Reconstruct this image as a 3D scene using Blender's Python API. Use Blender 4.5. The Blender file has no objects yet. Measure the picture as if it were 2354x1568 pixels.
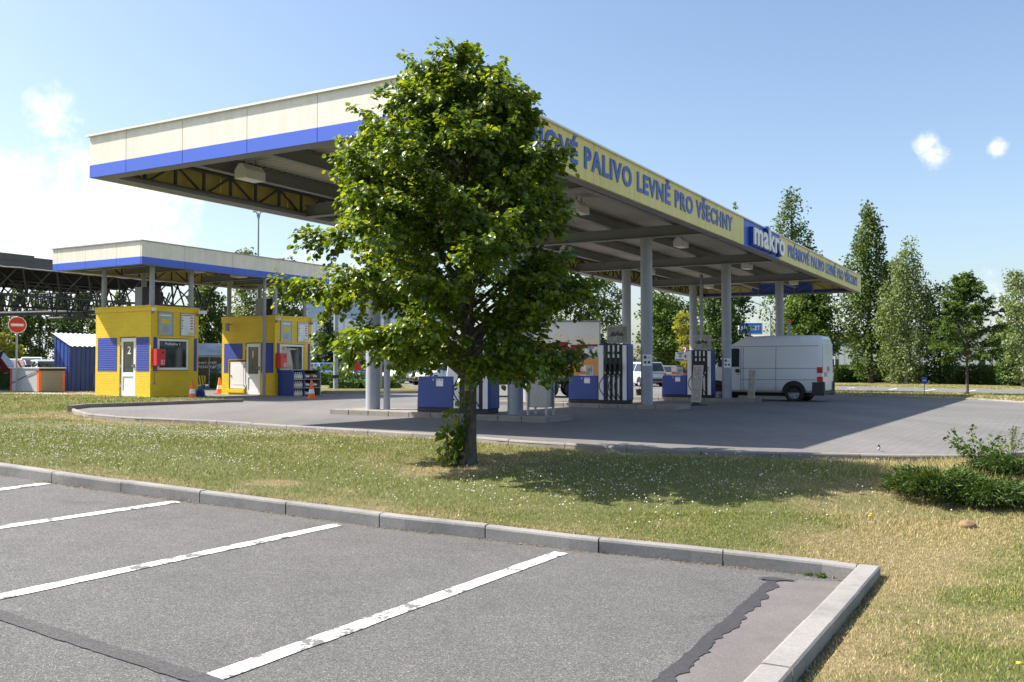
import bpy, math, random
import numpy as np
from mathutils import Vector, Matrix
rnd = random.Random(7)
RNG = np.random.default_rng(11)
S = bpy.context.scene
COL = S.collection
PI = math.pi

# ------------------------------------------------------------------ camera and site geometry
EYE, FPX, CX, CY, PITCH = 1.6, 2136.3, 1177.0, 784.0, 0.02811
def ray(px, py):
    x = (px - CX) / FPX; y = -(py - CY) / FPX
    c, s = math.cos(PITCH), math.sin(PITCH)
    return (x, c - s * y, s + c * y)
SP = (1.05024, 0.0086, 0.002446)          # forecourt plane: metres below eye level = a + b x + c y
PP = (1.56430, 0.05254, -0.00612)         # car park plane
def Ds(x, y): return SP[0] + SP[1] * x + SP[2] * min(y, 130)
def zs(x, y): return EYE - Ds(x, y)
def Dp(x, y): return PP[0] + PP[1] * max(-16, min(6, x)) + PP[2] * y
def zp(x, y): return EYE - Dp(x, y)
def ground_at(px, py, P=SP, off=0.0):
    r = ray(px, py); k = -1.0 / r[2]; rx, ry = r[0] * k, r[1] * k
    d = (P[0] + off) / (1 - P[1] * rx - P[2] * ry)
    return Vector((rx * d, ry * d, EYE - d))
def at_depth(px, py, t):
    r = ray(px, py); k = t / r[1]
    return Vector((r[0] * k, t, EYE + r[2] * k))
AZ = 0.520214
TH = PI / 2 - AZ
AX = Vector((math.sin(AZ), math.cos(AZ), 0)); BX = Vector((-math.cos(AZ), math.sin(AZ), 0))
def AB(a, b, z=0.0):
    v = AX * a + BX * b; return Vector((v.x, v.y, z))
def zab(a, b):
    v = AX * a + BX * b; return zs(v.x, v.y)
SUN_A, SUN_B = 0.32, 0.85                  # shadow shift per metre of height along A and -B
SUN = (BX * SUN_B - AX * SUN_A + Vector((0, 0, 1))).normalized()

# ------------------------------------------------------------------ scene graph helpers
def tag(o, label=None, cat=None, group=None, kind=None):
    if label: o['label'] = label
    if cat: o['category'] = cat
    if group: o['group'] = group
    if kind: o['kind'] = kind
    return o
def thing(name, label, cat, loc=(0, 0, 0), rz=0.0, group=None):
    o = bpy.data.objects.new(name, None); COL.objects.link(o)
    o.empty_display_size = 0.2
    o.location = loc; o.rotation_euler = (0, 0, rz)
    return tag(o, label, cat, group)
def kids(o): return [c for c in bpy.data.objects if c.parent == o]
def copy_tree(o, parent=None, ch=None):
    c = o.copy(); COL.objects.link(c)
    if parent: c.parent = parent
    for k in (kids(o) if ch is None else ch): copy_tree(k, c)
    return c

def mesh_np(name, V, F, mats, parent=None, smooth=False):
    V = np.asarray(V, dtype=np.float32); F = np.asarray(F, dtype=np.int32)
    me = bpy.data.meshes.new(name)
    n, k = F.shape
    me.vertices.add(len(V)); me.vertices.foreach_set('co', V.ravel())
    me.loops.add(n * k); me.loops.foreach_set('vertex_index', F.ravel())
    me.polygons.add(n)
    me.polygons.foreach_set('loop_start', np.arange(0, n * k, k, dtype=np.int32))
    me.polygons.foreach_set('loop_total', np.full(n, k, dtype=np.int32))
    if smooth: me.polygons.foreach_set('use_smooth', np.ones(n, dtype=bool))
    me.update(calc_edges=True)
    for m in (mats if isinstance(mats, (list, tuple)) else [mats]): me.materials.append(m)
    o = bpy.data.objects.new(name, me); COL.objects.link(o)
    if parent: o.parent = parent
    return o

class MB:
    def __init__(s): s.v = []; s.f = []; s.m = []; s.s = []
    def add(s, vs, fs, m=0, smooth=False):
        o = len(s.v); s.v += [tuple(v) for v in vs]
        for f in fs: s.f.append([i + o for i in f]); s.m.append(m); s.s.append(smooth)
        return s
    def box(s, x0, x1, y0, y1, z0, z1, m=0):
        return s.add([(x0, y0, z0), (x1, y0, z0), (x1, y1, z0), (x0, y1, z0), (x0, y0, z1), (x1, y0, z1), (x1, y1, z1), (x0, y1, z1)],
                     [(0, 3, 2, 1), (4, 5, 6, 7), (0, 1, 5, 4), (1, 2, 6, 5), (2, 3, 7, 6), (3, 0, 4, 7)], m)
    def quad(s, a, b, c, d, m=0): return s.add([a, b, c, d], [(0, 1, 2, 3)], m)
    def prism(s, pts, axis, lo, hi, m=0):
        n = len(pts)
        def P(p, t):
            return (t, p[0], p[1]) if axis == 'x' else (p[0], t, p[1]) if axis == 'y' else (p[0], p[1], t)
        vs = [P(p, lo) for p in pts] + [P(p, hi) for p in pts]
        fs = [tuple(range(n))[::-1], tuple(range(n, 2 * n))] + [(i, (i + 1) % n, n + (i + 1) % n, n + i) for i in range(n)]
        return s.add(vs, fs, m)
    def tube(s, p, q, r, r2=None, n=10, m=0, caps=True):
        p = Vector(p); q = Vector(q); r2 = r if r2 is None else r2
        d = (q - p)
        if d.length < 1e-6: return s
        d.normalize(); u = d.orthogonal().normalized(); w = d.cross(u)
        vs = []
        for c, rr in ((p, r), (q, r2)):
            for i in range(n):
                a = 2 * PI * i / n; vs.append(c + (u * math.cos(a) + w * math.sin(a)) * rr)
        s.add(vs, [(i, (i + 1) % n, n + (i + 1) % n, n + i) for i in range(n)], m, True)
        if caps:
            s.add(vs[:n], [tuple(range(n))[::-1]], m); s.add(vs[n:], [tuple(range(n))], m)
        return s
    def path(s, pts, r0, r1=None, n=8, m=0):
        r1 = r0 if r1 is None else r1
        pts = [Vector(p) for p in pts]; k = len(pts); vs = []
        for i, p in enumerate(pts):
            d = (pts[min(i + 1, k - 1)] - pts[max(i - 1, 0)])
            d = d.normalized() if d.length > 1e-9 else Vector((0, 0, 1))
            ref = Vector((1, 0, 0)) if abs(d.x) < 0.8 else Vector((0, 1, 0))
            u = d.cross(ref).normalized(); w = d.cross(u); rr = r0 + (r1 - r0) * i / (k - 1)
            for j in range(n):
                a = 2 * PI * j / n; vs.append(p + (u * math.cos(a) + w * math.sin(a)) * rr)
        fs = [(i * n + j, i * n + (j + 1) % n, (i + 1) * n + (j + 1) % n, (i + 1) * n + j) for i in range(k - 1) for j in range(n)]
        s.add(vs, fs, m, True)
        s.add(vs[:n], [tuple(range(n))[::-1]], m); s.add(vs[-n:], [tuple(range(n))], m)
        return s
    def lathe(s, prof, c=(0, 0, 0), n=20, axis='z', m=0, smooth=True):
        vs = []
        for r, h in prof:
            for i in range(n):
                a = 2 * PI * i / n; x, y = r * math.cos(a), r * math.sin(a)
                v = (x, y, h) if axis == 'z' else (h, x, y) if axis == 'x' else (y, h, x)
                vs.append((v[0] + c[0], v[1] + c[1], v[2] + c[2]))
        k = len(prof)
        fs = [(i * n + j, i * n + (j + 1) % n, (i + 1) * n + (j + 1) % n, (i + 1) * n + j) for i in range(k - 1) for j in range(n)]
        s.add(vs, fs, m, smooth)
        s.add(vs[:n], [tuple(range(n))[::-1]], m); s.add(vs[-n:], [tuple(range(n))], m)
        return s
    def blob(s, c, rx, ry, rz, nu=10, nv=7, m=0, jit=0.0):
        vs = [(c[0], c[1], c[2] - rz)]
        for i in range(1, nv):
            t = -PI / 2 + PI * i / nv
            for j in range(nu):
                a = 2 * PI * j / nu; k = 1 + jit * (rnd.random() - .5)
                vs.append((c[0] + rx * k * math.cos(t) * math.cos(a), c[1] + ry * k * math.cos(t) * math.sin(a), c[2] + rz * k * math.sin(t)))
        vs.append((c[0], c[1], c[2] + rz)); L = len(vs) - 1
        fs = [(0, 1 + (j + 1) % nu, 1 + j) for j in range(nu)]
        for i in range(nv - 2):
            for j in range(nu):
                fs.append((1 + i * nu + j, 1 + i * nu + (j + 1) % nu, 1 + (i + 1) * nu + (j + 1) % nu, 1 + (i + 1) * nu + j))
        fs += [(L, L - nu + j, L - nu + (j + 1) % nu) for j in range(nu)]
        return s.add(vs, fs, m, True)
    def geo(s, vs, fs, fn, m=0): return s.add([fn(v) for v in vs], fs, m)
    def build(s, name, mats, parent=None, bevel=0.0, seg=2, fix=True):
        me = bpy.data.meshes.new(name); me.from_pydata(s.v, [], s.f)
        mats = mats if isinstance(mats, (list, tuple)) else [mats]
        for m in mats: me.materials.append(m)
        me.polygons.foreach_set('material_index', s.m); me.polygons.foreach_set('use_smooth', s.s)
        if fix:
            import bmesh
            b = bmesh.new(); b.from_mesh(me); bmesh.ops.recalc_face_normals(b, faces=b.faces); b.to_mesh(me); b.free()
        me.update()
        o = bpy.data.objects.new(name, me); COL.objects.link(o)
        if parent: o.parent = parent
        if bevel > 0:
            md = o.modifiers.new('bevel', 'BEVEL'); md.width = bevel; md.segments = seg; md.limit_method = 'ANGLE'; md.angle_limit = 0.7
        return o

_tc = {}
def text_geo(txt, w=None, h=None, bold=0.0, depth=0.0, align='LEFT', space=1.0):
    """Lettering as mesh in the x (right) / y (up) plane, fitted to a width and a total height."""
    key = (txt, bold, depth, space)
    if key not in _tc:
        cu = bpy.data.curves.new('lettering', 'FONT'); cu.body = txt; cu.size = 1; cu.offset = bold; cu.extrude = depth; cu.resolution_u = 3; cu.space_character = space
        ob = bpy.data.objects.new('lettering', cu); COL.objects.link(ob)
        dg = bpy.context.evaluated_depsgraph_get(); me = ob.evaluated_get(dg).to_mesh()
        vs = [tuple(v.co) for v in me.vertices]; fs = [tuple(p.vertices) for p in me.polygons]
        ob.evaluated_get(dg).to_mesh_clear(); bpy.data.objects.remove(ob); bpy.data.curves.remove(cu)
        _tc[key] = (vs, fs)
    vs, fs = _tc[key]
    x0 = min(v[0] for v in vs); x1 = max(v[0] for v in vs); y0 = min(v[1] for v in vs); y1 = max(v[1] for v in vs)
    sy = h / (y1 - y0) if h else w / (x1 - x0)
    sx = w / (x1 - x0) if w else sy
    ox = -(x1 - x0) * sx / 2 if align == 'CENTER' else 0
    return [((v[0] - x0) * sx + ox, (v[1] - y0) * sy, v[2]) for v in vs], fs

def split_words(vs, fs, gap):
    """Cuts a line of lettering into words at gaps wider than `gap`."""
    iv = sorted((min(vs[i][0] for i in f), max(vs[i][0] for i in f), k) for k, f in enumerate(fs)); out = []; end = -1e9
    for a, b_, k in iv:
        if a > end + gap: out.append([])
        out[-1].append(k); end = max(end, b_)
    res = []
    for g in out:
        m = {}; nv = []; nf = []
        for k in g:
            f = []
            for i in fs[k]:
                if i not in m: m[i] = len(nv); nv.append(vs[i])
                f.append(m[i])
            nf.append(f)
        res.append((nv, nf))
    return res
# ------------------------------------------------------------------ materials
def newmat(name):
    m = bpy.data.materials.new(name); m.use_nodes = True
    nt = m.node_tree; b = nt.nodes['Principled BSDF']
    return m, nt, b
def N(nt, t, **kw):
    n = nt.nodes.new(t)
    for k, v in kw.items():
        if k.startswith('i_'):
            key = k[2:]; key = int(key) if key.isdigit() else key.replace('_', ' ')
            n.inputs[key].default_value = v
        else: setattr(n, k, v)
    return n
def noise(nt, scale, detail=4, rough=0.55, coord='Object', vec=None):
    n = N(nt, 'ShaderNodeTexNoise'); n.inputs['Scale'].default_value = scale; n.inputs['Detail'].default_value = detail; n.inputs['Roughness'].default_value = rough
    if vec is None:
        tc = N(nt, 'ShaderNodeTexCoord'); vec = tc.outputs[coord]
    nt.links.new(vec, n.inputs['Vector'])
    return n
def ramp(nt, src, stops):
    r = N(nt, 'ShaderNodeValToRGB'); el = r.color_ramp.elements
    while len(el) < len(stops): el.new(0.5)
    for e, (p, c) in zip(el, stops): e.position = p; e.color = (c[0], c[1], c[2], 1) if hasattr(c, '__len__') else (c, c, c, 1)
    nt.links.new(src, r.inputs[0]); return r
def mixc(nt, fac, a, b, mode='MIX'):
    m = N(nt, 'ShaderNodeMix', data_type='RGBA', blend_type=mode)
    for sock, v in ((m.inputs[0], fac), (m.inputs[6], a), (m.inputs[7], b)):
        if isinstance(v, (int, float)): sock.default_value = v
        elif isinstance(v, (tuple, list)): sock.default_value = (v[0], v[1], v[2], 1)
        else: nt.links.new(v, sock)
    return m.outputs[2]
def bump(nt, b, src, strength=0.3, dist=0.01):
    n = N(nt, 'ShaderNodeBump'); n.inputs['Strength'].default_value = strength; n.inputs['Distance'].default_value = dist
    nt.links.new(src, n.inputs['Height']); nt.links.new(n.outputs[0], b.inputs['Normal']); return n
def paint(name, col, rough=0.45, metal=0.0, dirt=0.12, scale=1.5, bmp=0.0, coat=0.0, spec=0.5, streak=0.0):
    """Painted or plain surface with soft wear in colour and gloss."""
    m, nt, b = newmat(name)
    n = noise(nt, scale, 6, 0.65); n2 = noise(nt, scale * 9, 3, 0.6)
    mul = N(nt, 'ShaderNodeMath', operation='MULTIPLY'); nt.links.new(n.outputs[0], mul.inputs[0]); nt.links.new(n2.outputs[0], mul.inputs[1])
    r = ramp(nt, mul.outputs[0], [(0.12, tuple(c * (1 - dirt) for c in col)), (0.34, col)])
    if streak:
        tc = N(nt, 'ShaderNodeTexCoord'); mp = N(nt, 'ShaderNodeMapping'); mp.inputs['Scale'].default_value = (1, 1, 0.12); nt.links.new(tc.outputs['Object'], mp.inputs[0])
        ns = noise(nt, 5.0, 6, 0.7, vec=mp.outputs[0]); rs = ramp(nt, ns.outputs[0], [(0.40, 1 - streak), (0.60, 1.0)])
        nt.links.new(mixc(nt, 1.0, r.outputs[0], rs.outputs[0], 'MULTIPLY'), b.inputs['Base Color'])
    else: nt.links.new(r.outputs[0], b.inputs['Base Color'])
    rr = N(nt, 'ShaderNodeMapRange'); rr.inputs[3].default_value = rough + 0.12; rr.inputs[4].default_value = max(0.05, rough - 0.06)
    nt.links.new(n.outputs[0], rr.inputs[0]); nt.links.new(rr.outputs[0], b.inputs['Roughness'])
    b.inputs['Metallic'].default_value = metal; b.inputs['Coat Weight'].default_value = coat; b.inputs['Specular IOR Level'].default_value = spec
    if bmp > 0: bump(nt, b, n2.outputs[0], bmp, 0.004)
    return m
def glass(name, col=(0.03, 0.045, 0.05), rough=0.03):
    m, nt, b = newmat(name)
    b.inputs['Base Color'].default_value = (*col, 1); b.inputs['Roughness'].default_value = rough; b.inputs['Specular IOR Level'].default_value = 0.55
    n = noise(nt, 0.8, 3); r = ramp(nt, n.outputs[0], [(0.35, tuple(c * 0.6 for c in col)), (0.7, tuple(min(1, c * 1.8) for c in col))])
    nt.links.new(r.outputs[0], b.inputs['Base Color'])
    return m
M = {}
M['cream'] = paint('cream_panel', (0.79, 0.745, 0.635), 0.45, dirt=0.07, scale=0.5, streak=0.10)
M['blue'] = paint('blue_stripe', (0.045, 0.12, 0.60), 0.4, dirt=0.06)
M['fyellow'] = paint('yellow_panel', (0.80, 0.68, 0.20), 0.45, dirt=0.08, scale=0.5, streak=0.12)
M['letter'] = paint('blue_lettering', (0.04, 0.10, 0.42), 0.4, dirt=0.05)
M['signwhite'] = paint('white_letters', (0.88, 0.88, 0.78), 0.4, dirt=0.05)
M['deepblue'] = paint('deep_blue', (0.02, 0.05, 0.33), 0.4, dirt=0.05)
M['white'] = paint('white_paint', (0.78, 0.78, 0.76), 0.4, dirt=0.08)
M['pvc'] = paint('white_frame', (0.80, 0.80, 0.80), 0.3, dirt=0.05)
M['grey'] = paint('grey_steel', (0.20, 0.21, 0.225), 0.5, dirt=0.12)
M['lgrey'] = paint('light_steel', (0.33, 0.35, 0.40), 0.42, dirt=0.14, scale=2.5)
M['dgrey'] = paint('dark_steel', (0.10, 0.105, 0.11), 0.55, dirt=0.2)
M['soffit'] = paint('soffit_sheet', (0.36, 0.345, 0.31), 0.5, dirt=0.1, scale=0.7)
M['black'] = paint('black_rubber', (0.018, 0.018, 0.02), 0.55, dirt=0.2)
M['joint'] = paint('panel_joint', (0.12, 0.12, 0.12), 0.7)
M['alu'] = paint('aluminium', (0.36, 0.36, 0.345), 0.42, metal=0.45, dirt=0.2)
M['red'] = paint('red_paint', (0.62, 0.03, 0.035), 0.4, dirt=0.1)
M['orange'] = paint('orange_plastic', (0.85, 0.16, 0.03), 0.45, dirt=0.12)
M['pumpblue'] = paint('pump_blue', (0.010, 0.046, 0.26), 0.35, dirt=0.1)
M['rackblue'] = paint('rack_blue', (0.015, 0.05, 0.27), 0.4, dirt=0.12)
M['green'] = paint('green_label', (0.05, 0.30, 0.12), 0.4)
M['glass'] = glass('window_glass')
M['carglass'] = glass('car_glass', (0.03, 0.04, 0.045))
M['rust'] = paint('brown_plate', (0.16, 0.07, 0.03), 0.6)
M['bottle'] = paint('clear_bottle', (0.55, 0.58, 0.42), 0.2, dirt=0.2)
M['label'] = paint('bottle_label', (0.75, 0.77, 0.8), 0.4)
M['tan'] = paint('tan_sack', (0.45, 0.32, 0.18), 0.7, dirt=0.3, scale=6)
M['lamp'] = paint('lamp_housing', (0.66, 0.66, 0.66), 0.45, dirt=0.08)
CLOUD, SKY, EXPO = 6.2, 0.105, 1.05
# ------------------------------------------------------------------ surface materials
def mat_asphalt(name, base, speck=0.5, fine=170.0, light=0.30):
    m, nt, b = newmat(name)
    tc = N(nt, 'ShaderNodeTexCoord'); v = tc.outputs['Object']
    big = noise(nt, 0.35, 5, 0.6, vec=v); mid = noise(nt, 3.0, 5, 0.65, vec=v)
    vo = N(nt, 'ShaderNodeTexVoronoi'); vo.inputs['Scale'].default_value = fine; nt.links.new(v, vo.inputs['Vector'])
    c0 = ramp(nt, big.outputs[0], [(0.3, tuple(c * 0.86 for c in base)), (0.7, tuple(c * 1.14 for c in base))])
    c1 = mixc(nt, 0.5, c0.outputs[0], ramp(nt, mid.outputs[0], [(0.3, tuple(c * 0.8 for c in base)), (0.7, tuple(c * 1.2 for c in base))]).outputs[0])
    sep = N(nt, 'ShaderNodeSeparateColor'); nt.links.new(vo.outputs['Color'], sep.inputs[0])
    st = ramp(nt, sep.outputs[0], [(0.0, 0.22), (0.4, 0.8), (0.78, 1.15), (0.93, 1.7), (1.0, light / base[0])])
    c2 = mixc(nt, speck, c1, st.outputs[0], 'MULTIPLY')
    sp = noise(nt, 1.1, 7, 0.75, vec=v); stn = ramp(nt, sp.outputs[0], [(0.30, 0.72), (0.42, 0.97), (0.7, 1.06)]); c2 = mixc(nt, 0.8, c2, stn.outputs[0], 'MULTIPLY')
    nt.links.new(c2, b.inputs['Base Color']); b.inputs['Roughness'].default_value = 0.85
    bump(nt, b, vo.outputs['Distance'], 0.55, 0.006)
    return m
M['asphalt'] = mat_asphalt('car_park_asphalt', (0.118, 0.114, 0.111), 0.85, 190.0, 0.36)
M['asphalt_far'] = mat_asphalt('road_asphalt', (0.145, 0.14, 0.14), 0.3, 40.0)
M['asphalt_old'] = mat_asphalt('smooth_asphalt', (0.165, 0.148, 0.145), 0.35, 220.0)
M['tar'] = mat_asphalt('tar_seal', (0.045, 0.045, 0.05), 0.5, 180.0, 0.10)
def mat_marking():
    m, nt, b = newmat('worn_white_marking')
    n = noise(nt, 5.0, 9, 0.75); n2 = noise(nt, 60.0, 3, 0.6); n3 = noise(nt, 0.7, 2)
    add = N(nt, 'ShaderNodeMath', operation='MULTIPLY_ADD'); nt.links.new(n2.outputs[0], add.inputs[0]); add.inputs[1].default_value = 0.25; nt.links.new(n.outputs[0], add.inputs[2])
    ad2 = N(nt, 'ShaderNodeMath', operation='MULTIPLY_ADD'); nt.links.new(n3.outputs[0], ad2.inputs[0]); ad2.inputs[1].default_value = 0.22; nt.links.new(add.outputs[0], ad2.inputs[2])
    r = ramp(nt, ad2.outputs[0], [(0.665, (0.15, 0.145, 0.14)), (0.685, (0.50, 0.50, 0.49)), (0.72, (0.80, 0.80, 0.79))])
    nt.links.new(r.outputs[0], b.inputs['Base Color']); b.inputs['Roughness'].default_value = 0.7
    return m
M['marking'] = mat_marking()
def mat_concrete(name, base, sc=2.0):
    m, nt, b = newmat(name)
    n = noise(nt, sc, 8, 0.7); n2 = noise(nt, 45, 4, 0.6); n3 = noise(nt, 0.8, 3)
    c = ramp(nt, n.outputs[0], [(0.28, tuple(x * 0.68 for x in base)), (0.5, base), (0.75, tuple(x * 1.15 for x in base))])
    c2 = mixc(nt, 0.45, c.outputs[0], ramp(nt, n2.outputs[0], [(0.3, 0.7), (0.7, 1.25)]).outputs[0], 'MULTIPLY')
    c3 = mixc(nt, 0.5, c2, ramp(nt, n3.outputs[0], [(0.35, 0.78), (0.65, 1.1)]).outputs[0], 'MULTIPLY')
    nt.links.new(c3, b.inputs['Base Color']); b.inputs['Roughness'].default_value = 0.9
    bump(nt, b, n2.outputs[0], 0.3, 0.004)
    return m
M['kerb'] = mat_concrete('kerb_concrete', (0.26, 0.25, 0.235))
M['kerb_far'] = mat_concrete('forecourt_kerb', (0.26, 0.24, 0.215), 1.2)
def mat_pavers():
    m, nt, b = newmat('block_paving')
    tc = N(nt, 'ShaderNodeTexCoord'); mp = N(nt, 'ShaderNodeMapping'); mp.inputs['Rotation'].default_value = (0, 0, -TH)
    nt.links.new(tc.outputs['Object'], mp.inputs[0])
    br = N(nt, 'ShaderNodeTexBrick'); br.inputs['Scale'].default_value = 1.0
    br.inputs['Brick Width'].default_value = 0.22; br.inputs['Row Height'].default_value = 0.14; br.inputs['Mortar Size'].default_value = 0.006
    br.inputs['Color1'].default_value = (0.162, 0.155, 0.148, 1); br.inputs['Color2'].default_value = (0.144, 0.138, 0.132, 1); br.inputs['Mortar'].default_value = (0.118, 0.112, 0.108, 1)
    nt.links.new(mp.outputs[0], br.inputs['Vector'])
    big = noise(nt, 0.25, 6, 0.65, vec=tc.outputs['Object'])
    c = mixc(nt, 0.8, br.outputs[0], ramp(nt, big.outputs[0], [(0.3, 0.78), (0.7, 1.18)]).outputs[0], 'MULTIPLY')
    mp2 = N(nt, 'ShaderNodeMapping'); mp2.inputs['Rotation'].default_value = (0, 0, -TH); mp2.inputs['Scale'].default_value = (0.5, 0.04, 1)
    nt.links.new(tc.outputs['Object'], mp2.inputs[0])
    st = noise(nt, 1.6, 4, 0.6, vec=mp2.outputs[0])
    c = mixc(nt, 0.6, c, ramp(nt, st.outputs[0], [(0.35, 0.8), (0.6, 1.08)]).outputs[0], 'MULTIPLY')
    nt.links.new(c, b.inputs['Base Color']); b.inputs['Roughness'].default_value = 0.8
    bump(nt, b, br.outputs['Fac'], 0.4, -0.004)
    return m
M['pavers'] = mat_pavers()
def dry_mask(nt):
    """Dry straw patches across the lawn, from world position; shared by soil and blades."""
    g = N(nt, 'ShaderNodeNewGeometry')
    n1 = noise(nt, 0.42, 4, 0.6, vec=g.outputs['Position']); n2 = noise(nt, 2.6, 4, 0.6, vec=g.outputs['Position'])
    sx = N(nt, 'ShaderNodeSeparateXYZ'); nt.links.new(g.outputs['Position'], sx.inputs[0])
    mr = N(nt, 'ShaderNodeMapRange'); mr.inputs[1].default_value = -1.0; mr.inputs[2].default_value = 5.0; mr.inputs[3].default_value = -0.06; mr.inputs[4].default_value = 0.02
    nt.links.new(sx.outputs[0], mr.inputs[0])
    a = N(nt, 'ShaderNodeMath', operation='MULTIPLY_ADD'); nt.links.new(n2.outputs[0], a.inputs[0]); a.inputs[1].default_value = 0.45; nt.links.new(n1.outputs[0], a.inputs[2])
    a2 = N(nt, 'ShaderNodeMath', operation='ADD'); nt.links.new(a.outputs[0], a2.inputs[0]); nt.links.new(mr.outputs[0], a2.inputs[1])
    at = N(nt, 'ShaderNodeAttribute'); at.attribute_name = 'dryness'
    a3 = N(nt, 'ShaderNodeMath', operation='ADD'); nt.links.new(a2.outputs[0], a3.inputs[0]); nt.links.new(at.outputs['Fac'], a3.inputs[1])
    r = ramp(nt, a3.outputs[0], [(0.64, 0.0), (0.88, 1.0)])
    return r.outputs[0]
def mat_soil():
    m, nt, b = newmat('lawn_soil')
    d = dry_mask(nt); n = noise(nt, 14, 5, 0.7); n2 = noise(nt, 90, 3, 0.7)
    g = ramp(nt, n.outputs[0], [(0.3, (0.09, 0.11, 0.026)), (0.7, (0.18, 0.185, 0.05))])
    y = ramp(nt, n.outputs[0], [(0.3, (0.20, 0.155, 0.065)), (0.7, (0.36, 0.28, 0.145))])
    c = mixc(nt, d, g.outputs[0], y.outputs[0])
    c = mixc(nt, 0.7, c, ramp(nt, n2.outputs[0], [(0.3, 0.5), (0.7, 1.4)]).outputs[0], 'MULTIPLY')
    nt.links.new(c, b.inputs['Base Color']); b.inputs['Roughness'].default_value = 0.95
    bump(nt, b, n2.outputs[0], 0.9, 0.03)
    return m
M['soil'] = mat_soil()
def mat_blade():
    m, nt, b = newmat('grass_blade')
    d = dry_mask(nt); g = N(nt, 'ShaderNodeNewGeometry'); ri = g.outputs['Random Per Island']
    green = ramp(nt, ri, [(0.0, (0.10, 0.165, 0.022)), (0.45, (0.20, 0.25, 0.045)), (0.8, (0.38, 0.355, 0.11)), (1.0, (0.52, 0.45, 0.20))])
    dry = ramp(nt, ri, [(0.0, (0.24, 0.26, 0.065)), (0.3, (0.40, 0.35, 0.14)), (0.6, (0.52, 0.41, 0.21)), (1.0, (0.64, 0.53, 0.32))])
    mr = N(nt, 'ShaderNodeMath', operation='MULTIPLY_ADD'); nt.links.new(ri, mr.inputs[0]); mr.inputs[1].default_value = 0.5; mr.inputs[2].default_value = -0.25
    ad = N(nt, 'ShaderNodeMath', operation='ADD', use_clamp=True); nt.links.new(d, ad.inputs[0]); nt.links.new(mr.outputs[0], ad.inputs[1])
    c = mixc(nt, ad.outputs[0], green.outputs[0], dry.outputs[0])
    tr = N(nt, 'ShaderNodeBsdfTranslucent'); nt.links.new(c, tr.inputs[0]); nt.links.new(c, b.inputs['Base Color'])
    b.inputs['Roughness'].default_value = 0.5; b.inputs['Specular IOR Level'].default_value = 0.3
    mx = N(nt, 'ShaderNodeMixShader'); mx.inputs[0].default_value = 0.3
    out = nt.nodes['Material Output']; nt.links.new(b.outputs[0], mx.inputs[1]); nt.links.new(tr.outputs[0], mx.inputs[2]); nt.links.new(mx.outputs[0], out.inputs[0])
    return m
M['blade'] = mat_blade()
M['gravel'] = mat_concrete('pale_gravel', (0.42, 0.40, 0.37), 9.0)

# ------------------------------------------------------------------ outlines of paved areas (world x, y)
def PT(px, py, P=SP, off=0.0):
    v = ground_at(px, py, P, off); return (v.x, v.y)
# car park kerb (top front edge) runs left to right, turns at a corner and comes towards the viewer
KN = [(62, 1075.6), (170, 1092), (290, 1107.8), (422, 1124.6), (569, 1143.1), (727, 1163.3), (910, 1186.3), (1115.4, 1208.1), (1343, 1235.1), (1599, 1260), (1887.8, 1291)]
park_kerb = [PT(x, y, PP, -0.12) for x, y in KN]
dx = park_kerb[0][0] - park_kerb[3][0]; dy = park_kerb[0][1] - park_kerb[3][1]
park_kerb = [(park_kerb[0][0] + dx * k, park_kerb[0][1] + dy * k) for k in (3.0, 2.0, 1.0)] + park_kerb
corner = PT(1969, 1302, PP, -0.12)
park_kerb.append(corner)
rk_dir = Vector(PT(1713, 1558, PP, -0.12)) - Vector(corner); rk_dir.normalize()
right_kerb = [tuple(Vector(corner) + rk_dir * k) for k in (0.0, 1.0, 2.0, 3.0, 4.0, 5.0, 6.0, 7.0, 8.0, 9.0, 10.0)]
park_poly = park_kerb + right_kerb[1:] + [(-3.5, -3.5), (-15.0, -3.0), (-15.0, park_kerb[0][1])]
# forecourt kerb (top outer edge)
FN = [(165, 937), (178, 943), (205, 949), (280, 955), (312, 957), (478, 963.6), (570, 969), (665, 975), (768, 981.3), (879, 987.6), (1000, 995),
      (1097.6, 1001.5), (1149, 1005.8), (1221, 1010.7), (1294, 1015), (1376, 1020.8), (1457, 1025), (1540, 1028.5), (1623, 1031), (1704, 1033.7), (1781.5, 1036), (1849, 1037), (1920, 1038.3),
      (1990, 1039.5), (2059, 1041.5), (2124, 1042.3), (2200, 1041.8), (2280, 1039.5), (2354, 1036), (2440, 1030), (2560, 1018), (2700, 1001)]
fore_near = [PT(x, y, SP, -0.05) for x, y in FN]
# back edge of the forecourt's left tongue (kerb whose dark face is seen)
BN = [(165, 937), (205, 932.5), (275, 930.5), (345, 928.0), (430, 925), (520, 921.3), (560, 920.5)]
fore_tongue = [PT(x, y, SP, -0.05) for x, y in BN]
far_edge = [PT(x, y) for x, y in [(2700, 945), (2500, 934), (2354, 926.5), (2250, 919.5), (2100, 915), (1925, 910), (1800, 906.5)]]
fore_poly = fore_near + far_edge + [(16.0, 62), (20, 95), (-6, 95), (-30, 80), (-40, 46), (-21, 41), (-19.5, 38.5), (-13, 36)] + fore_tongue[::-1][:-1]

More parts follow.
